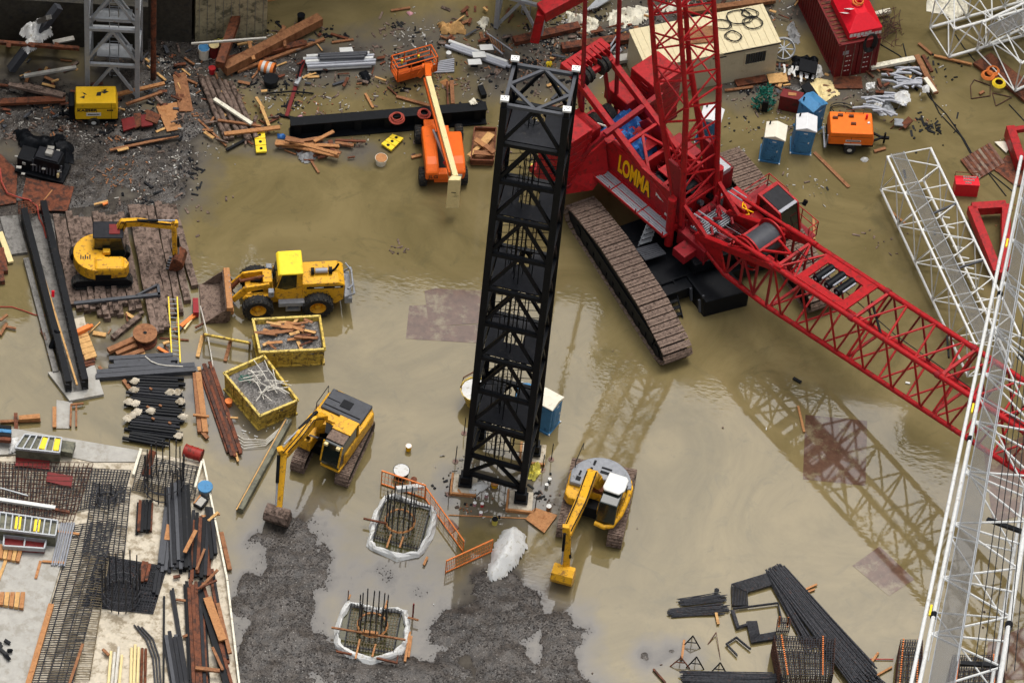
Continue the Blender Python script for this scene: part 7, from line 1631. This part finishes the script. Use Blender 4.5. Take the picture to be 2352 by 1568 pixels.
for lab, a, b, w_, h_, z, mt in (
 ('pale timber waling at the foot of the left retaining wall',(55,195),(150,220),.25,.2,.3,'dwood'), ('pale timber left of the white tarpaulin foot',(55,175),(175,155),.2,.15,1.0,'conc'), ('pale board beside the grey sheeting',(122,98),(170,88),.3,.1,1.6,'conc'),
 ('long orange timber lying in front of the grey mast',(265,218),(378,192),.2,.14,.4,'ply'), ('brown timber below the long orange one',(290,240),(372,212),.16,.12,.3,'wood'), ('dark timber left of the yellow compressor',(0,235),(150,228),.4,.2,.2,'bwood'), ('pale timber edge at the far left',(20,195),(145,222),.25,.2,.4,'dwood'),
 ('orange batten at the foot of the concrete core',(505,100),(560,92),.14,.1,.3,'ply'), ('pale orange batten right of the core batten',(545,103),(580,97),.12,.1,.4,'wood2'), ('long brown waling beam below the concrete core',(515,160),(735,45),.55,.6,.3,'wood'), ('upper brown waling beam beside the core',(505,150),(560,-10),.5,.5,1.5,'bwood'),
 ('dark brown beam under the long waling',(520,140),(700,100),.4,.3,.1,'bwood'), ('brown timber crossing below the waling',(545,165),(745,90),.18,.14,.1,'wood'), ('orange batten across the top of the waling recess',(555,15),(640,-5),.18,.1,1.6,'ply'), ('upright orange board left of the silver pipes',(571,92),(583,138),.2,.1,.8,'ply'),
 ('upright brown post on the waling beam',(650,60),(655,108),.16,.16,.6,'wood'), ('dark timber strip behind the silver pipes',(620,115),(705,100),.3,.2,.1,'bwood'), ('short orange plank floating right of the waling',(762,98),(812,91),.14,.08,.05,'wood'), ('dark plank below the short orange one',(760,78),(800,90),.14,.08,.05,'bwood'),
 ('orange plank floating near the middle of the top edge',(898,25),(942,18),.14,.08,.05,'wood'), ('short orange plank below the silver pipes',(839,215),(857,248),.14,.08,.05,'ply'), ('brown double plank left of the cream boom',(910,222),(1000,247),.18,.1,.05,'wood'), ('dark branch behind the brown double plank',(890,200),(915,222),.08,.08,.05,'bwood'),
 ('upright brown post right of the cream boom',(1037,187),(1040,240),.22,.18,.2,'wood'), ('thin brown post right of the cream boom',(1027,188),(1029,245),.1,.1,.2,'bwood'), ('small black cylinder floating left of the tower top',(1103,200),(1112,222),.3,.3,.05,'black'), ('short orange board beside the left front wheel of the boom lift',(945,362),(968,356),.18,.1,.05,'ply'),
 ('long orange plank left end of the plank pile',(515,308),(643,293),.25,.12,.35,'ply'), ('white pole lying on the dark logs',(492,228),(578,285),.22,.14,.5,'tarpc'), ('brown rod crossing the dark logs',(505,240),(560,275),.12,.1,.4,'wood'), ('brown plank crossing the dark logs',(500,276),(600,290),.14,.1,.4,'wood'), ('pale bent board right of the logs',(588,224),(605,250),.16,.1,.4,'wood2'), ('pale board leaning right of the logs',(600,245),(618,290),.18,.1,.4,'wood2'),
 ('thin brown stick below the logs',(455,275),(520,335),.12,.08,.1,'wood'), ('dark pipe below the logs',(520,345),(570,318),.14,.12,.1,'black'), ('orange stick on the shore left of the logs',(252,345),(410,312),.16,.08,.15,'wood'), ('short orange board on the shore stick',(270,346),(295,340),.18,.06,.2,'wood2'), ('dark pipe on the shore behind the stick',(285,330),(412,310),.14,.12,.2,'black'),
 ('dark timber behind the plank pile',(640,335),(800,330),.3,.2,.1,'dwood'), ('brown bar right of the plank pile',(758,325),(765,352),.25,.3,.1,'bwood'), ('short red timber right of the plank pile',(770,328),(812,335),.18,.14,.2,'wood'), ('brown splinter below the plank pile',(715,370),(732,397),.12,.08,.05,'wood'), ('pale timber right of the plank pile',(770,322),(840,325),.14,.1,.3,'bwood'),
 ('long brown plank floating below the white roofed toilet',(1870,350),(1950,430),.2,.06,.03,'wood'), ('short orange plank by the tow bar of the orange compressor',(2008,348),(2034,340),.18,.08,.05,'wood'), ('orange stake standing in the water right of the cab',(1868,502),(1870,550),.12,.1,.05,'ply'), ('yellow stick floating left of the big sunken plate',(1833,932),(1847,992),.12,.08,.03,'ply'),
 ('yellow timber at the top right running to the dark mats',(2145,128),(2232,148),.14,.1,.1,'ply'), ('short brown stick near the yellow timber',(2110,100),(2140,125),.16,.1,.05,'wood'), ('small red stick on the wire frame',(2250,216),(2260,210),.16,.1,.05,'wood'),
 ('orange batten behind the white lattice section',(2046,485),(2080,515),.12,.08,.1,'ply'), ('small dark piece floating below the red boom',(1822,868),(1840,878),.16,.1,.03,'black'), ('tiny white scrap floating below the red boom',(2080,878),(2090,880),.1,.06,.03,'white'),
 ('timber edge beam left of the beige cabin',(1330,150),(1480,128),.5,.25,.2,'conc'), ('dark wide beam behind the tower top',(1180,95),(1330,60),.5,.3,.1,'rust'), ('long dark beam left of the beige cabin',(1290,110),(1640,60),.5,.35,.1,'rust'), ('brown timber behind the beige cabin',(1560,30),(1780,0),.35,.25,.2,'wood'),
 ('wide brown board on the roof end of the beige cabin',(1560,85),(1640,78),1.2,.08,2.75,'wood'), ('orange board below the beige cabin',(1665,208),(1730,200),.16,.08,.1,'wood'), ('wide brown board below the beige cabin',(1690,192),(1760,180),.5,.1,.1,'bwood'), ('pale wide board right of the cabin foot',(1764,182),(1808,178),.7,.08,.15,'wood2'),
 ('white striped barrier board right of the container',(2000,155),(2100,135),.3,.2,.3,'tarpc'), ('orange board right of the striped barrier board',(2105,128),(2150,215),.3,.15,.3,'wood'), ('inner brown board beside the striped barrier',(2120,128),(2140,165),.2,.15,.3,'bwood'), ('white edged board at the end of the tube pile',(2125,180),(2148,212),.25,.15,.35,'tarpc'),
 ('white striped board behind the red tank',(1980,40),(2045,25),.25,.2,.3,'tarpc'), ('dark brown plate beside the container foot',(1915,190),(1980,190),.9,.06,.08,'bwood'), ('orange wedge board right of the container',(1995,130),(2012,150),.4,.1,.1,'wood')):
    item(*a, *b, w_, h_, z, mt, lab)
# dark logs
for i in range(6):
    u = 460+i*14; m = MB(); m.tube(P(u, 175+i*3, .25), P(u+62+rr.uniform(-6,6), 318+rr.uniform(-6,8), .2), .16, 8); solo('log', m, 'dwood', 'dark wet log in the heap by the shore', 'log', 'dark logs by the shore')
# plank pile by the girder
for i, (x1,y1,x2,y2) in enumerate(((135,975,575,1010),(140,1000,570,1040),(160,985,570,1080),(205,945,400,990),(130,990,570,1005),(230,985,470,945),(400,975,535,905),(540,1040,585,1055),(240,970,560,1060),(200,960,330,980))):
    item(*zt1(x1,y1), *zt1(x2,y2), .2,.08,.15+.07*i,('ply','wood')[i % 2],'orange plank in the pile beside the black girder','plank','plank','orange planks beside the girder')
blobthing('grey bag under the plank pile', 'bag', 'bag', zt1, ((280,1040),(400,1040),(440,1080),(350,1130),(300,1110)), .3, 'tarpg', 3)
blobthing('blue tarpaulin scrap left of the plank pile', 'tarpaulin', 'tarpaulin', zt1, ((145,925),(200,930),(205,960),(150,955)), .3, 'tarpb', 3)
for lab, q in (('pink foam sheet beside the black girder',((260,820),(310,795),(360,830),(340,860),(280,860))),('pink foam scrap near the top edge',((1035,90),(1060,80),(1085,95),(1060,112)))): blobthing(lab, 'foam_sheet', 'foam', zt1, q, .15, 'pink', 2)
def yellow_mat(lab, q):
    t = thing('yellow_mat', lab, 'mat', P(*zt1(*q[0]))); p = [P(*zt1(*c), .12) for c in q]
    for k in range(3): s0, s1_ = k/3+.01, (k+1)/3-.01; m = MB(); m.prism([p[0].lerp(p[3],s0), p[1].lerp(p[2],s0), p[1].lerp(p[2],s1_), p[0].lerp(p[3],s1_)], (0,0,.14)); m.build('block', 'yel2', t, .03, True); c = p[0].lerp(p[3],(s0+s1_)/2).lerp(p[1].lerp(p[2],(s0+s1_)/2), .5); m = MB(); m.tube(c+V((0,0,.14)), c+V((0,0,.155)), .09, 10); m.build('hole', 'black', t, 0, True)
yellow_mat('yellow plastic mat standing up left of the plank pile', ((0,1060),(75,1055),(60,915),(-15,920))); yellow_mat('yellow plastic mat tilted near the boom lift', ((860,1000),(930,1048),(1018,960),(940,932)))
# silver pipe bundles
for lab, a, b, n, wid, z in (('silver pipes stacked with grey bars at the top, left bundle', zt1(350,450), zt1(800,425), 5, 1.0, .1), ('silver pipes lying diagonally left of the tower top', zt1(1320,310), zt1(1740,460), 4, .55, .1)):
    stack(*a, *b, wid, n, 2 if n == 5 else 1, ('pipe','white'), lab, z, r=.11, h=.2, name='pipe_bundle', cat='pipes', part='pipe', jit=.2)
stack(*zt1(435,400), *zt1(755,385), .5, 3, 1, 'gsteel', 'grey bars lying on the left silver pipe bundle', .55, r=.1, h=.2, name='bar_bundle', cat='bars', part='bar', jit=.15)
for i, (x, y) in enumerate(((1545,350),(1495,400),(580,370),(1465,450))): p = P(*zt1(x,y), .5); m = MB(); m.prism([p, p+V((.75,.15,0)), p+V((.6,.55,0)), p+V((-.1,.4,0))], (0,0,.04)); solo('white_sign', m, 'white', ['upper white board on the diagonal pipes','lower white board on the diagonal pipes','white board behind the left pipe bundle','white slatted board below the diagonal pipes'][i], 'board')
for k in range(7): a, b = zt1(1225+k*6, 500-k*12), zt1(1365, 492-k*14); item(*a, *b, .1,.08,.05+.03*k,'pipe','silver tube in the stack behind the basket','tube','tube','silver tubes behind the basket')
t = thing('traffic_barrel', 'orange and white striped traffic barrel lying on its side', 'barrel', P(612,158)); a, b = P(596,150,.35), P(630,160,.35); dv = (b-a)/5
for k in range(5): m = MB(); m.tube(a+dv*k, a+dv*(k+1), .3+.015*k, 18, .3+.015*(k+1)); m.build('orange_band' if k % 2 == 0 else 'white_band', 'orbar' if k % 2 == 0 else 'white', t, 0, True)
m = MB(); m.tube(b+dv*.02, b+dv*.05, .28, 16); m.build('mouth', 'bwood', t, 0, True)
for c, r_, h, mt, lid, lab in (((622,195),.42,.5,'black','black','black barrel below the striped traffic barrel'),((468,132),.32,.8,'tcream','blue','cream drum with a blue lid at the foot of the core'),((491,128),.3,.9,'cont','cream','maroon drum with a pale lid at the foot of the core'),((691,52),.22,.6,'black','black','black can inside the waling recess'),((487,168),.2,.4,'tank','red','small red can on the shore'),((1030,130),.15,.3,'white','white','white bucket near the orange basket')):
    pot(c, r_, h, mt, lid, lab, 'drum', 'drum')
t = thing('red_prop', 'rusty red prop with a black foot lying left of the silver pipes', 'prop', P(670,215)); m = MB(); m.bar(P(697,140,.3), P(658,268,.15), .2, .14); m.build('tube', 'cont', t, 0, True); m = MB(); m.bar(P(636,263,.1), P(676,272,.1), .14, .1); m.build('foot', 'black', t, 0, True); m = MB(); m.bar(P(680,195,.45), P(688,180,.45), .24, .2); m.build('clamp', 'galv', t, 0, True)
m = MB(); m.path([P(700,140,.2), P(690,150,.7), P(683,180,.7)], .05, 6); m.path([P(612,215,.1),P(672,210,.3),P(720,215,.1)], .05, 6); solo('iron_bar', m, 'black', 'black iron bar crossing behind the red prop', 'bar')
# crate of boards beside the tower
t = thing('timber_crate', 'open timber crate of broken boards left of the black tower', 'crate', P(1108,340)); q = [P(*zt1(*c), .5) for c in ((1480,1105),(1635,1110),(1655,885),(1505,880))]
MB().prism([p-V((0,0,.4)) for p in q], (0,0,.2)).build('floor', 'wood', t, 0, True)
for i in range(4): m = MB(); m.bar(q[i]-V((0,0,.1)), q[(i+1)%4]-V((0,0,.1)), .08, .35); m.build('side', 'bwood', t, 0, True)
for i, (x1,y1,x2,y2,w_,mt) in enumerate(((1465,1075,1560,990,.25,'wood2'),(1560,990,1620,920,.45,'wood2'),(1500,1050,1640,1060,.3,'wood'),(1510,960,1630,1040,.3,'ply'),(1580,1000,1640,1050,.3,'wood'))): item(*zt1(x1,y1), *zt1(x2,y2), w_,.06,.5+.07*i,mt,'broken board lying in the timber crate','board','board','boards in the timber crate')
# top centre scrap
for lab, nm, cat, q, h, mt in (('cream spray foam heap at the top, left one','foam_heap','foam',((375,80),(430,90),(500,110),(590,140),(600,180),(550,240),(470,200),(390,200)),.5,'tarpc'),
    ('long cream spray foam heap at the top','foam_heap','foam',((650,150),(700,70),(830,50),(950,60),(1130,10),(1210,20),(1190,60),(960,110),(880,170),(760,190),(690,200)),.6,'tarpc'),
    ('white sheet crumpled behind the red mast','sheeting','sheet',((1230,150),(1400,130),(1450,180),(1340,190),(1250,180)),.3,'tarpw')):
    blobthing(lab, nm, cat, zt2, q, h, mt, 6, n=30, rough=.8)
blobthing('pale crumpled sheeting near the top right corner', 'sheeting', 'sheet', zt3, ((1100,0),(1360,0),(1380,90),(1270,140),(1200,100),(1090,80)), .4, 'tarpc', 6, n=26, rough=.8)
blobthing('yellowish crumpled boards in front of the container', 'sheeting', 'sheet', zt3, ((270,600),(330,540),(430,560),(490,650),(400,700),(330,690)), .3, 'cream', 8, n=22, rough=.8)
blobthing('white bag on the scrap left of the container', 'bag', 'bag', zt3, ((310,470),(345,450),(385,530),(330,550)), .5, 'tarpw', 8)
for i in range(9): blobthing('black rubbish bag in the heap beside the container', 'rubbish_bag', 'bag', (lambda x, y, i=i: zt3(x+160+(i % 3)*60+random.uniform(-10,10), y+400+(i//3)*45)), ((0,0),(40,-15),(75,10),(60,45),(15,45)), .4, 'black', i, n=10, grp='rubbish bags beside the container')
for i in range(7): blobthing('small white scrap in the heap beside the container', 'paper_scrap', 'litter', (lambda x, y, i=i: zt3(x+100+i*38, y+420+random.uniform(0,150))), ((0,0),(22,-6),(34,10),(14,24)), .15, 'tarpw', i, n=7, grp='white scraps beside the container', z=.35)
blobthing('crumpled grey plastic left of the maroon container', 'sheeting', 'sheet', zt3, ((130,190),(170,150),(220,260),(210,310),(150,280)), .5, 'tarpg', 3, n=20, rough=.9)
p = P(*zt3(100,385)); t = thing('fan_wheel', 'large grey fan wheel leaning by the beige cabin', 'fan', p); m = MB(); m.ring((0,0,.6),.62,.06,(.1,-.5,.85)); m.lathe([(.6,-.1),(.6,.3)], (0,0,.5), (.1,-.5,.85)); m.build('rim', 'galv', t); m = MB()
for k in range(4): a = k*math.pi/4; m.bar(V((math.cos(a)*.6, math.sin(a)*.5, .6+math.sin(a)*.3)), V((-math.cos(a)*.6, -math.sin(a)*.5, .6-math.sin(a)*.3)), .06, .06)
m.build('spoke', 'galv', t)
t = thing('pallet', 'black tray with white bottles right of the fan wheel', 'tray', P(*zt3(260,440), .2)); m = MB(); m.prism([P(*zt3(*c), .6) for c in ((210,490),(330,520),(345,440),(220,410))], (0,0,.12)); m.build('tray', 'black', t, 0, True)
flat(fx(zt3, (225,600),(290,690),(345,660),(280,570)), .2, .1, 'black', 'black flat box below the rubbish heap', 'flat_box', 'box')
t = thing('green_bundle', 'dark green bundle of netting standing by the maroon tool box', 'bundle', P(*zt2(1735,730))); m = MB()
for k in range(160): a = rr.uniform(0,6.28); z = rr.uniform(0,1.5); r_ = (.55-.25*z)*rr.uniform(.5,1.1)+.1; c = V((math.cos(a)*r_, math.sin(a)*r_*.8, z)); m.bar(c, c+V((rr.uniform(-.15,.15), rr.uniform(-.15,.15), rr.uniform(-.05,.25))), .09, .03)
m.build('netting_sheet', 'green', t); m = MB(); m.box(-.15,.2,-.55,-.45,.1,.9); m.build('green_bottle', 'black', t)
# flat ducts heap
for k in range(26):
    x, y = 640+rr.uniform(0,240), 470+k*11+rr.uniform(-8,8); x2 = x+rr.uniform(160,300); yy = y+rr.uniform(-40,60); m = MB(); zz_ = .1+.02*k
    if k > 13: x -= 60; x2 -= 120; y += 20; yy += 40
    else: x += 120; x2 += 120; y -= 0
    a, b = P(*zt3(x,y), zz_), P(*zt3(min(x2,1060),yy), zz_+.1); m.path([a, a.lerp(b,.4)+V((0,.12,.05)), a.lerp(b,.75)+V((0,.05,.05)), b], .085, 7); solo('duct_tube', m, 'pipe', 'grey flexible tube in the heap right of the container', 'tube', 'grey flexible tubes in the heap')
for i, q in enumerate((((675,575),(740,565),(730,610),(680,620)),((880,640),(960,625),(985,700),(930,730),(870,690)),((730,715),(790,705),(780,740),(735,740)),((1060,600),(1110,590),(1110,640),(1065,640)))): blobthing(['upper left white sheet on the grey tubes','large white sheet on the grey tubes','small white sheet at the foot of the grey tubes','white bag at the right end of the grey tubes'][i], 'sheeting', 'sheet', zt3, q, .3, 'tarpw', i, z=.6, n=14, rough=.8)
blobthing('grey crumpled foil at the foot of the tube heap', 'foil', 'foil', zt3, ((700,720),(840,700),(880,780),(780,800),(720,760)), .3, 'galv', 5, n=20, rough=.9)
# wire cages and cables
m = MB()
for k in range(40):
    a, b = P(*zt3(rr.uniform(740,930), rr.uniform(40,330)), rr.uniform(0,1.0)), P(*zt3(rr.uniform(740,930), rr.uniform(40,330)), rr.uniform(0,1.2))
    if (a-b).length < 2.6: m.path([a, a.lerp(b,.5)+V((rr.uniform(-.2,.2),0,rr.uniform(-.1,.3))), b], .022, 4)
solo('wire_tangle', m, 'rrebar', 'tangle of rusty reinforcing wire right of the container', 'wire')
for i, pts_ in enumerate((((700,210),(780,310),(900,380),(1010,480),(1110,640),(1180,780),(1330,940),(1390,1050),(1500,1170),(1640,1350)), ((930,300),(960,420),(1030,540),(1120,680),(1230,790),(1350,960),(1400,1050),(1480,1100),(1560,1130),(1640,1140)), ((1290,240),(1350,330),(1440,440)), ((1660,720),(1763,830),(1800,860)), ((1390,1050),(1540,1200),(1700,1330)))):
    m = MB(); m.path([P(*zt3(*q), .03) for q in pts_], .035, 5); solo('power_cable', m, 'cable', ['long black cable from the container to the dark plates','second black cable winding beside the long one','short cable below the corner lattice','thin cable at the right edge','cable end lying over the dark plates'][i], 'cable')
m = MB(); c = P(*zt3(510,770), .03); m.path([c+V((math.cos(t*.6)*.7, math.sin(t*.6)*.45, .02*t)) for t in range(18)], .03, 5); solo('hose_coil', m, 'cable', 'loose dark hose coil behind the orange compressor', 'hose')
# plates and pallets at the right
for i in range(12): q = [(1325+i*17, 1105-i*10),(1435+i*16, 1245-i*10),(1452+i*16, 1236-i*10),(1340+i*17, 1096-i*10)]; q = fx(zt3, *q); flat(q, .08, .06, 'wrust' if i % 2 else 'bwood', 'brown slat of the pallet at the right edge', 'slat', 'slat', 'slats of the brown pallet')
flat(fx(zt3, (1560,980),(1625,975),(1670,1010),(1640,1055)), .12, .04, 'tcream', 'cream board above the brown pallet', 'board', 'board')
flat(fx(zt3, (1540,1160),(1650,1070),(1763,1120),(1763,1290),(1700,1280)), .05, .05, 'rust', 'rusty plate right of the brown pallet', 'steel_plate', 'plate')
for i, q in enumerate((((1410,450),(1530,380),(1763,560),(1763,700),(1680,640)),((1680,640),(1720,600),(1800,660),(1763,710)))): flat(fx(zt3, *q), .1, .2, 'bwood', ['dark timber mat under the corner lattice','second dark timber mat under the corner lattice'][i], 'timber_mat', 'mat')
for i, (x, y, mt) in enumerate(((1550,490,'orbar'),(1515,520,'orbar'),(1590,575,'yel2'))): p = P(*zt3(x,y), .35); m = MB(); [m.ring(p+V((0,0,.05*k)), .35-.04*k, .05) for k in range(3)]; solo('hose_coil', m, mt, ['orange hose coil on the dark timber mat','smaller orange hose coil on the dark timber mat','yellow hose coil on the dark timber mat'][i], 'hose')
m = MB(); q = [P(*zt3(*c), .05) for c in ((1395,590),(1420,550),(1530,590),(1530,660),(1400,680))]; [m.bar(q[i], q[(i+1)%5], .04) for i in range(5)]; q = [P(*zt3(*c), .05) for c in ((1545,640),(1680,670),(1570,730))]; m.cut(); [m.bar(q[i], q[(i+1)%3], .04) for i in range(3)]
m.cuts = []; solo('bent_wire', m, 'rrebar', 'thin rusty wire frames floating below the corner lattice', 'wire')
t = thing('overturned_chair', 'broken chair floating between tube heap and compressor', 'chair', P(*zt3(915,870))); m = MB(); m.box(-.4,.1,-.2,.3,.2,.28); m.build('seat', 'grey', t); m = MB(); m.bar((.1,-.2,.2),(.5,.2,.5),.4,.08); m.build('backrest', 'bwood', t)
for k in range(4): m = MB(); m.bar((-.4+.5*(k%2),-.2+.5*(k//2),.2),(-.6+.5*(k%2),-.3+.5*(k//2),.0),.05); m.build('leg', 'bwood', t)
p = P(*zt3(665,1100)); m = MB(); m.blob([(p.x+.22*math.cos(a), p.y+.18*math.sin(a)) for a in (0,1,2,3,4,5)], .2, 8, 0, 2); solo('white_bag', m, 'tarpw', 'small white bag below the orange compressor wheel', 'bag')
# bent pipes by the gantry, ladder, yellow light
for i, pts_ in enumerate((((640,310),(670,330),(720,250),(745,235)),((665,370),(720,300),(755,350),(730,365)))): m = MB(); m.path([P(*zt2(*q), .4) for q in pts_], .06, 6); solo('bent_pipe', m, 'pipe', ['upper bent silver pipe behind the red gantry','lower bent silver pipe behind the red gantry'][i], 'pipe')
for i in range(5): a, b = zt2(520+i*14, 70-i*4), zt2(600+i*24, -10-i*2); item(*a, *b, .12,.1,.3,'galv','grey channel lying at the top edge between the pendants','channel','channel','grey channels at the top edge')
t = thing('ladder', 'white ladder lying left of the tower top', 'ladder', P(*zt1(1680,300)))
for a, b in (((1590,230),(1763,350)),((1625,310),(1700,375))): m = MB(); m.bar(P(*zt1(*a),.4), P(*zt1(*b),.4), .07, .07); m.build('stile', 'pipe', t, 0, True)
m = MB()
for k in range(5): m.tube(P(*zt1(1600+k*22,238+k*16),.4), P(*zt1(1630+k*16,312+k*14),.4), .03, 5); m.cut()
m.build('rung', 'wood', t, 0, True)
blobthing('yellow cloth on the ground behind the tower top', 'cloth', 'cloth', zt2, ((235,430),(275,425),(275,460),(240,465)), .4, 'yel2', 2, n=10)
blobthing('yellow and green rag seen through the tower', 'cloth', 'cloth', idt, ((1215,375),(1235,378),(1245,395),(1222,398)), .3, 'bronze', 2, n=10)
blobthing('tan bundle of rolled sacking near the top', 'sack_roll', 'sack', zt1, ((1250,170),(1430,175),(1440,235),(1280,240)), .5, 'wood2', 2, n=18)
blobthing('cream rag draped near the ladder', 'cloth', 'cloth', zt1, ((1520,160),(1570,120),(1610,140),(1570,220),(1545,180)), .5, 'tarpc', 2, n=16, rough=.9)
blobthing('black rag floating below the left pipe bundle', 'cloth', 'cloth', zt1, ((710,500),(770,490),(790,570),(740,590)), .3, 'black', 3, n=12)
blobthing('orange rubbish scrap right of the basket', 'scrap', 'litter', zt1, ((1270,570),(1310,545),(1345,575),(1320,615)), .15, 'ply', 3, n=12)
blobthing('pale rubbish on the girder behind the cream boom', 'scrap', 'litter', zt1, ((1465,700),(1500,675),(1525,715),(1480,725)), .15, 'tarpc', 3, n=12, z=1.2)
# scattered bits: individual pieces by kind, then uncountable litter
def scatter(zone, n, size, mts, h=.05, flatn=.5):
    m = MB(); (x0, y0, x1, y1) = zone; cl = [(rr.uniform(x0,x1), rr.uniform(y0,y1), rr.uniform(8,42)) for _ in range(max(2, n//16))]
    for k in range(n):
        cx_, cy_, sg = cl[rr.randrange(len(cl))]; u, v = (rr.gauss(cx_, sg), rr.gauss(cy_, sg*.6)) if rr.random() < .85 else (rr.uniform(x0,x1), rr.uniform(y0,y1))
        p = P(u, v); z = max(.0, relief(p.x, p.y)); s = size*rr.uniform(.4,1.5); a = rr.uniform(0,3.14); d = V((math.cos(a), math.sin(a), rr.uniform(-.1,.2))); l = s*rr.uniform(1,5) if rr.random() < flatn else s
        m.bar(p+V((0,0,z+.03))-d*l/2, p+V((0,0,z+.03))+d*l/2, s, h*rr.uniform(.5,1.5))
    return m
# further loose boards of each heap, every one its own object
for (x0,y0,x1,y1,n,lab,grp,ang) in ((470,150,640,335,34,'short board or stick in the heap on the shore','loose boards in the shore heap',None),(620,95,880,205,30,'dark or orange offcut in the strip by the silver pipes','offcuts by the silver pipes',.2),(520,60,760,150,14,'brown board lying along the long waling beam','boards along the waling beam',.35),
    (1010,15,1175,120,26,'thin board or rod in the heap left of the tower top','loose pieces left of the tower top',None),(1180,110,1340,370,30,'scrap board seen behind the tower top','scrap boards behind the tower top',None),(1300,20,1500,130,22,'brown board in the yard behind the red gantry','boards behind the red gantry',.15),
    (1480,0,1900,40,22,'brown board behind the beige cabin','boards behind the beige cabin',.15),(1770,150,1910,235,24,'broken board in the heap between cabin and container','broken boards beside the container',None),(640,320,840,370,14,'wet stick in the water below the plank pile','sticks below the plank pile',.1),(1990,130,2160,215,14,'short wet board around the grey tube heap','boards round the grey tube heap',None),
    (0,190,420,300,34,'wet board on the dark shore at the top left','boards on the dark shore',.1),(0,120,180,200,20,'dark scrap piece under the raking prop','scrap under the raking prop',None),(330,110,480,230,24,'wet scrap piece right of the grey mast','scrap right of the grey mast',None),(90,760,240,860,8,'small wet board beside the trough','boards beside the trough',None),(250,700,470,860,18,'small wet offcut between mats and dark beams','offcuts between mats and beams',None),(2,1035,12,1045,0,'x','x',0)):
    for k in range(n):
        u, v = rr.uniform(x0,x1), rr.uniform(y0,y1); a = rr.gauss(ang, .5) if ang is not None else rr.uniform(0,3.14); l = rr.uniform(8,34); du, dv_ = math.cos(a)*l/2, -math.sin(a)*l*.38
        item(u-du, v-dv_, u+du, v+dv_, rr.uniform(.06,.2), rr.uniform(.03,.1), rr.uniform(.02,.25), rr.choice(('bwood','bwood','dwood','wood','rust','wood2','gsteel')), lab, 'board', 'loose_board', grp)
Zs = ((0,215,330,330),(330,120,640,300),(480,60,1180,200),(640,180,1130,340),(1180,20,1500,170),(1500,0,1900,60),(1660,150,2150,300),(1200,60,1330,380),(1690,280,2330,560),(1030,1050,1290,1200),(250,330,460,480))
for i, z in enumerate(Zs):
    nn = (200,260,320,140,260,150,200,230,40,60,120)[i]
    for mt, sz, fr, nm in (('scrap',.05,.8,'pale'),('tarpw',.045,.14,'white'),('wood',.06,.35,'orange'),('black',.09,.7,'dark'),('dwood',.08,.7,'brown')):
        stuff('litter', scatter(z, int(nn*fr), sz, None), mt, nm+' scraps scattered over the wet ground', 'litter')
m = scatter((560,560,2340,1500), 40, .035, None); stuff('litter', m, 'tarpw', 'tiny pale scraps floating on open water', 'litter')
m = scatter((560,60,2340,1560), 60, .07, None); stuff('litter', m, 'dwood', 'tiny dark scraps floating on open water', 'litter')
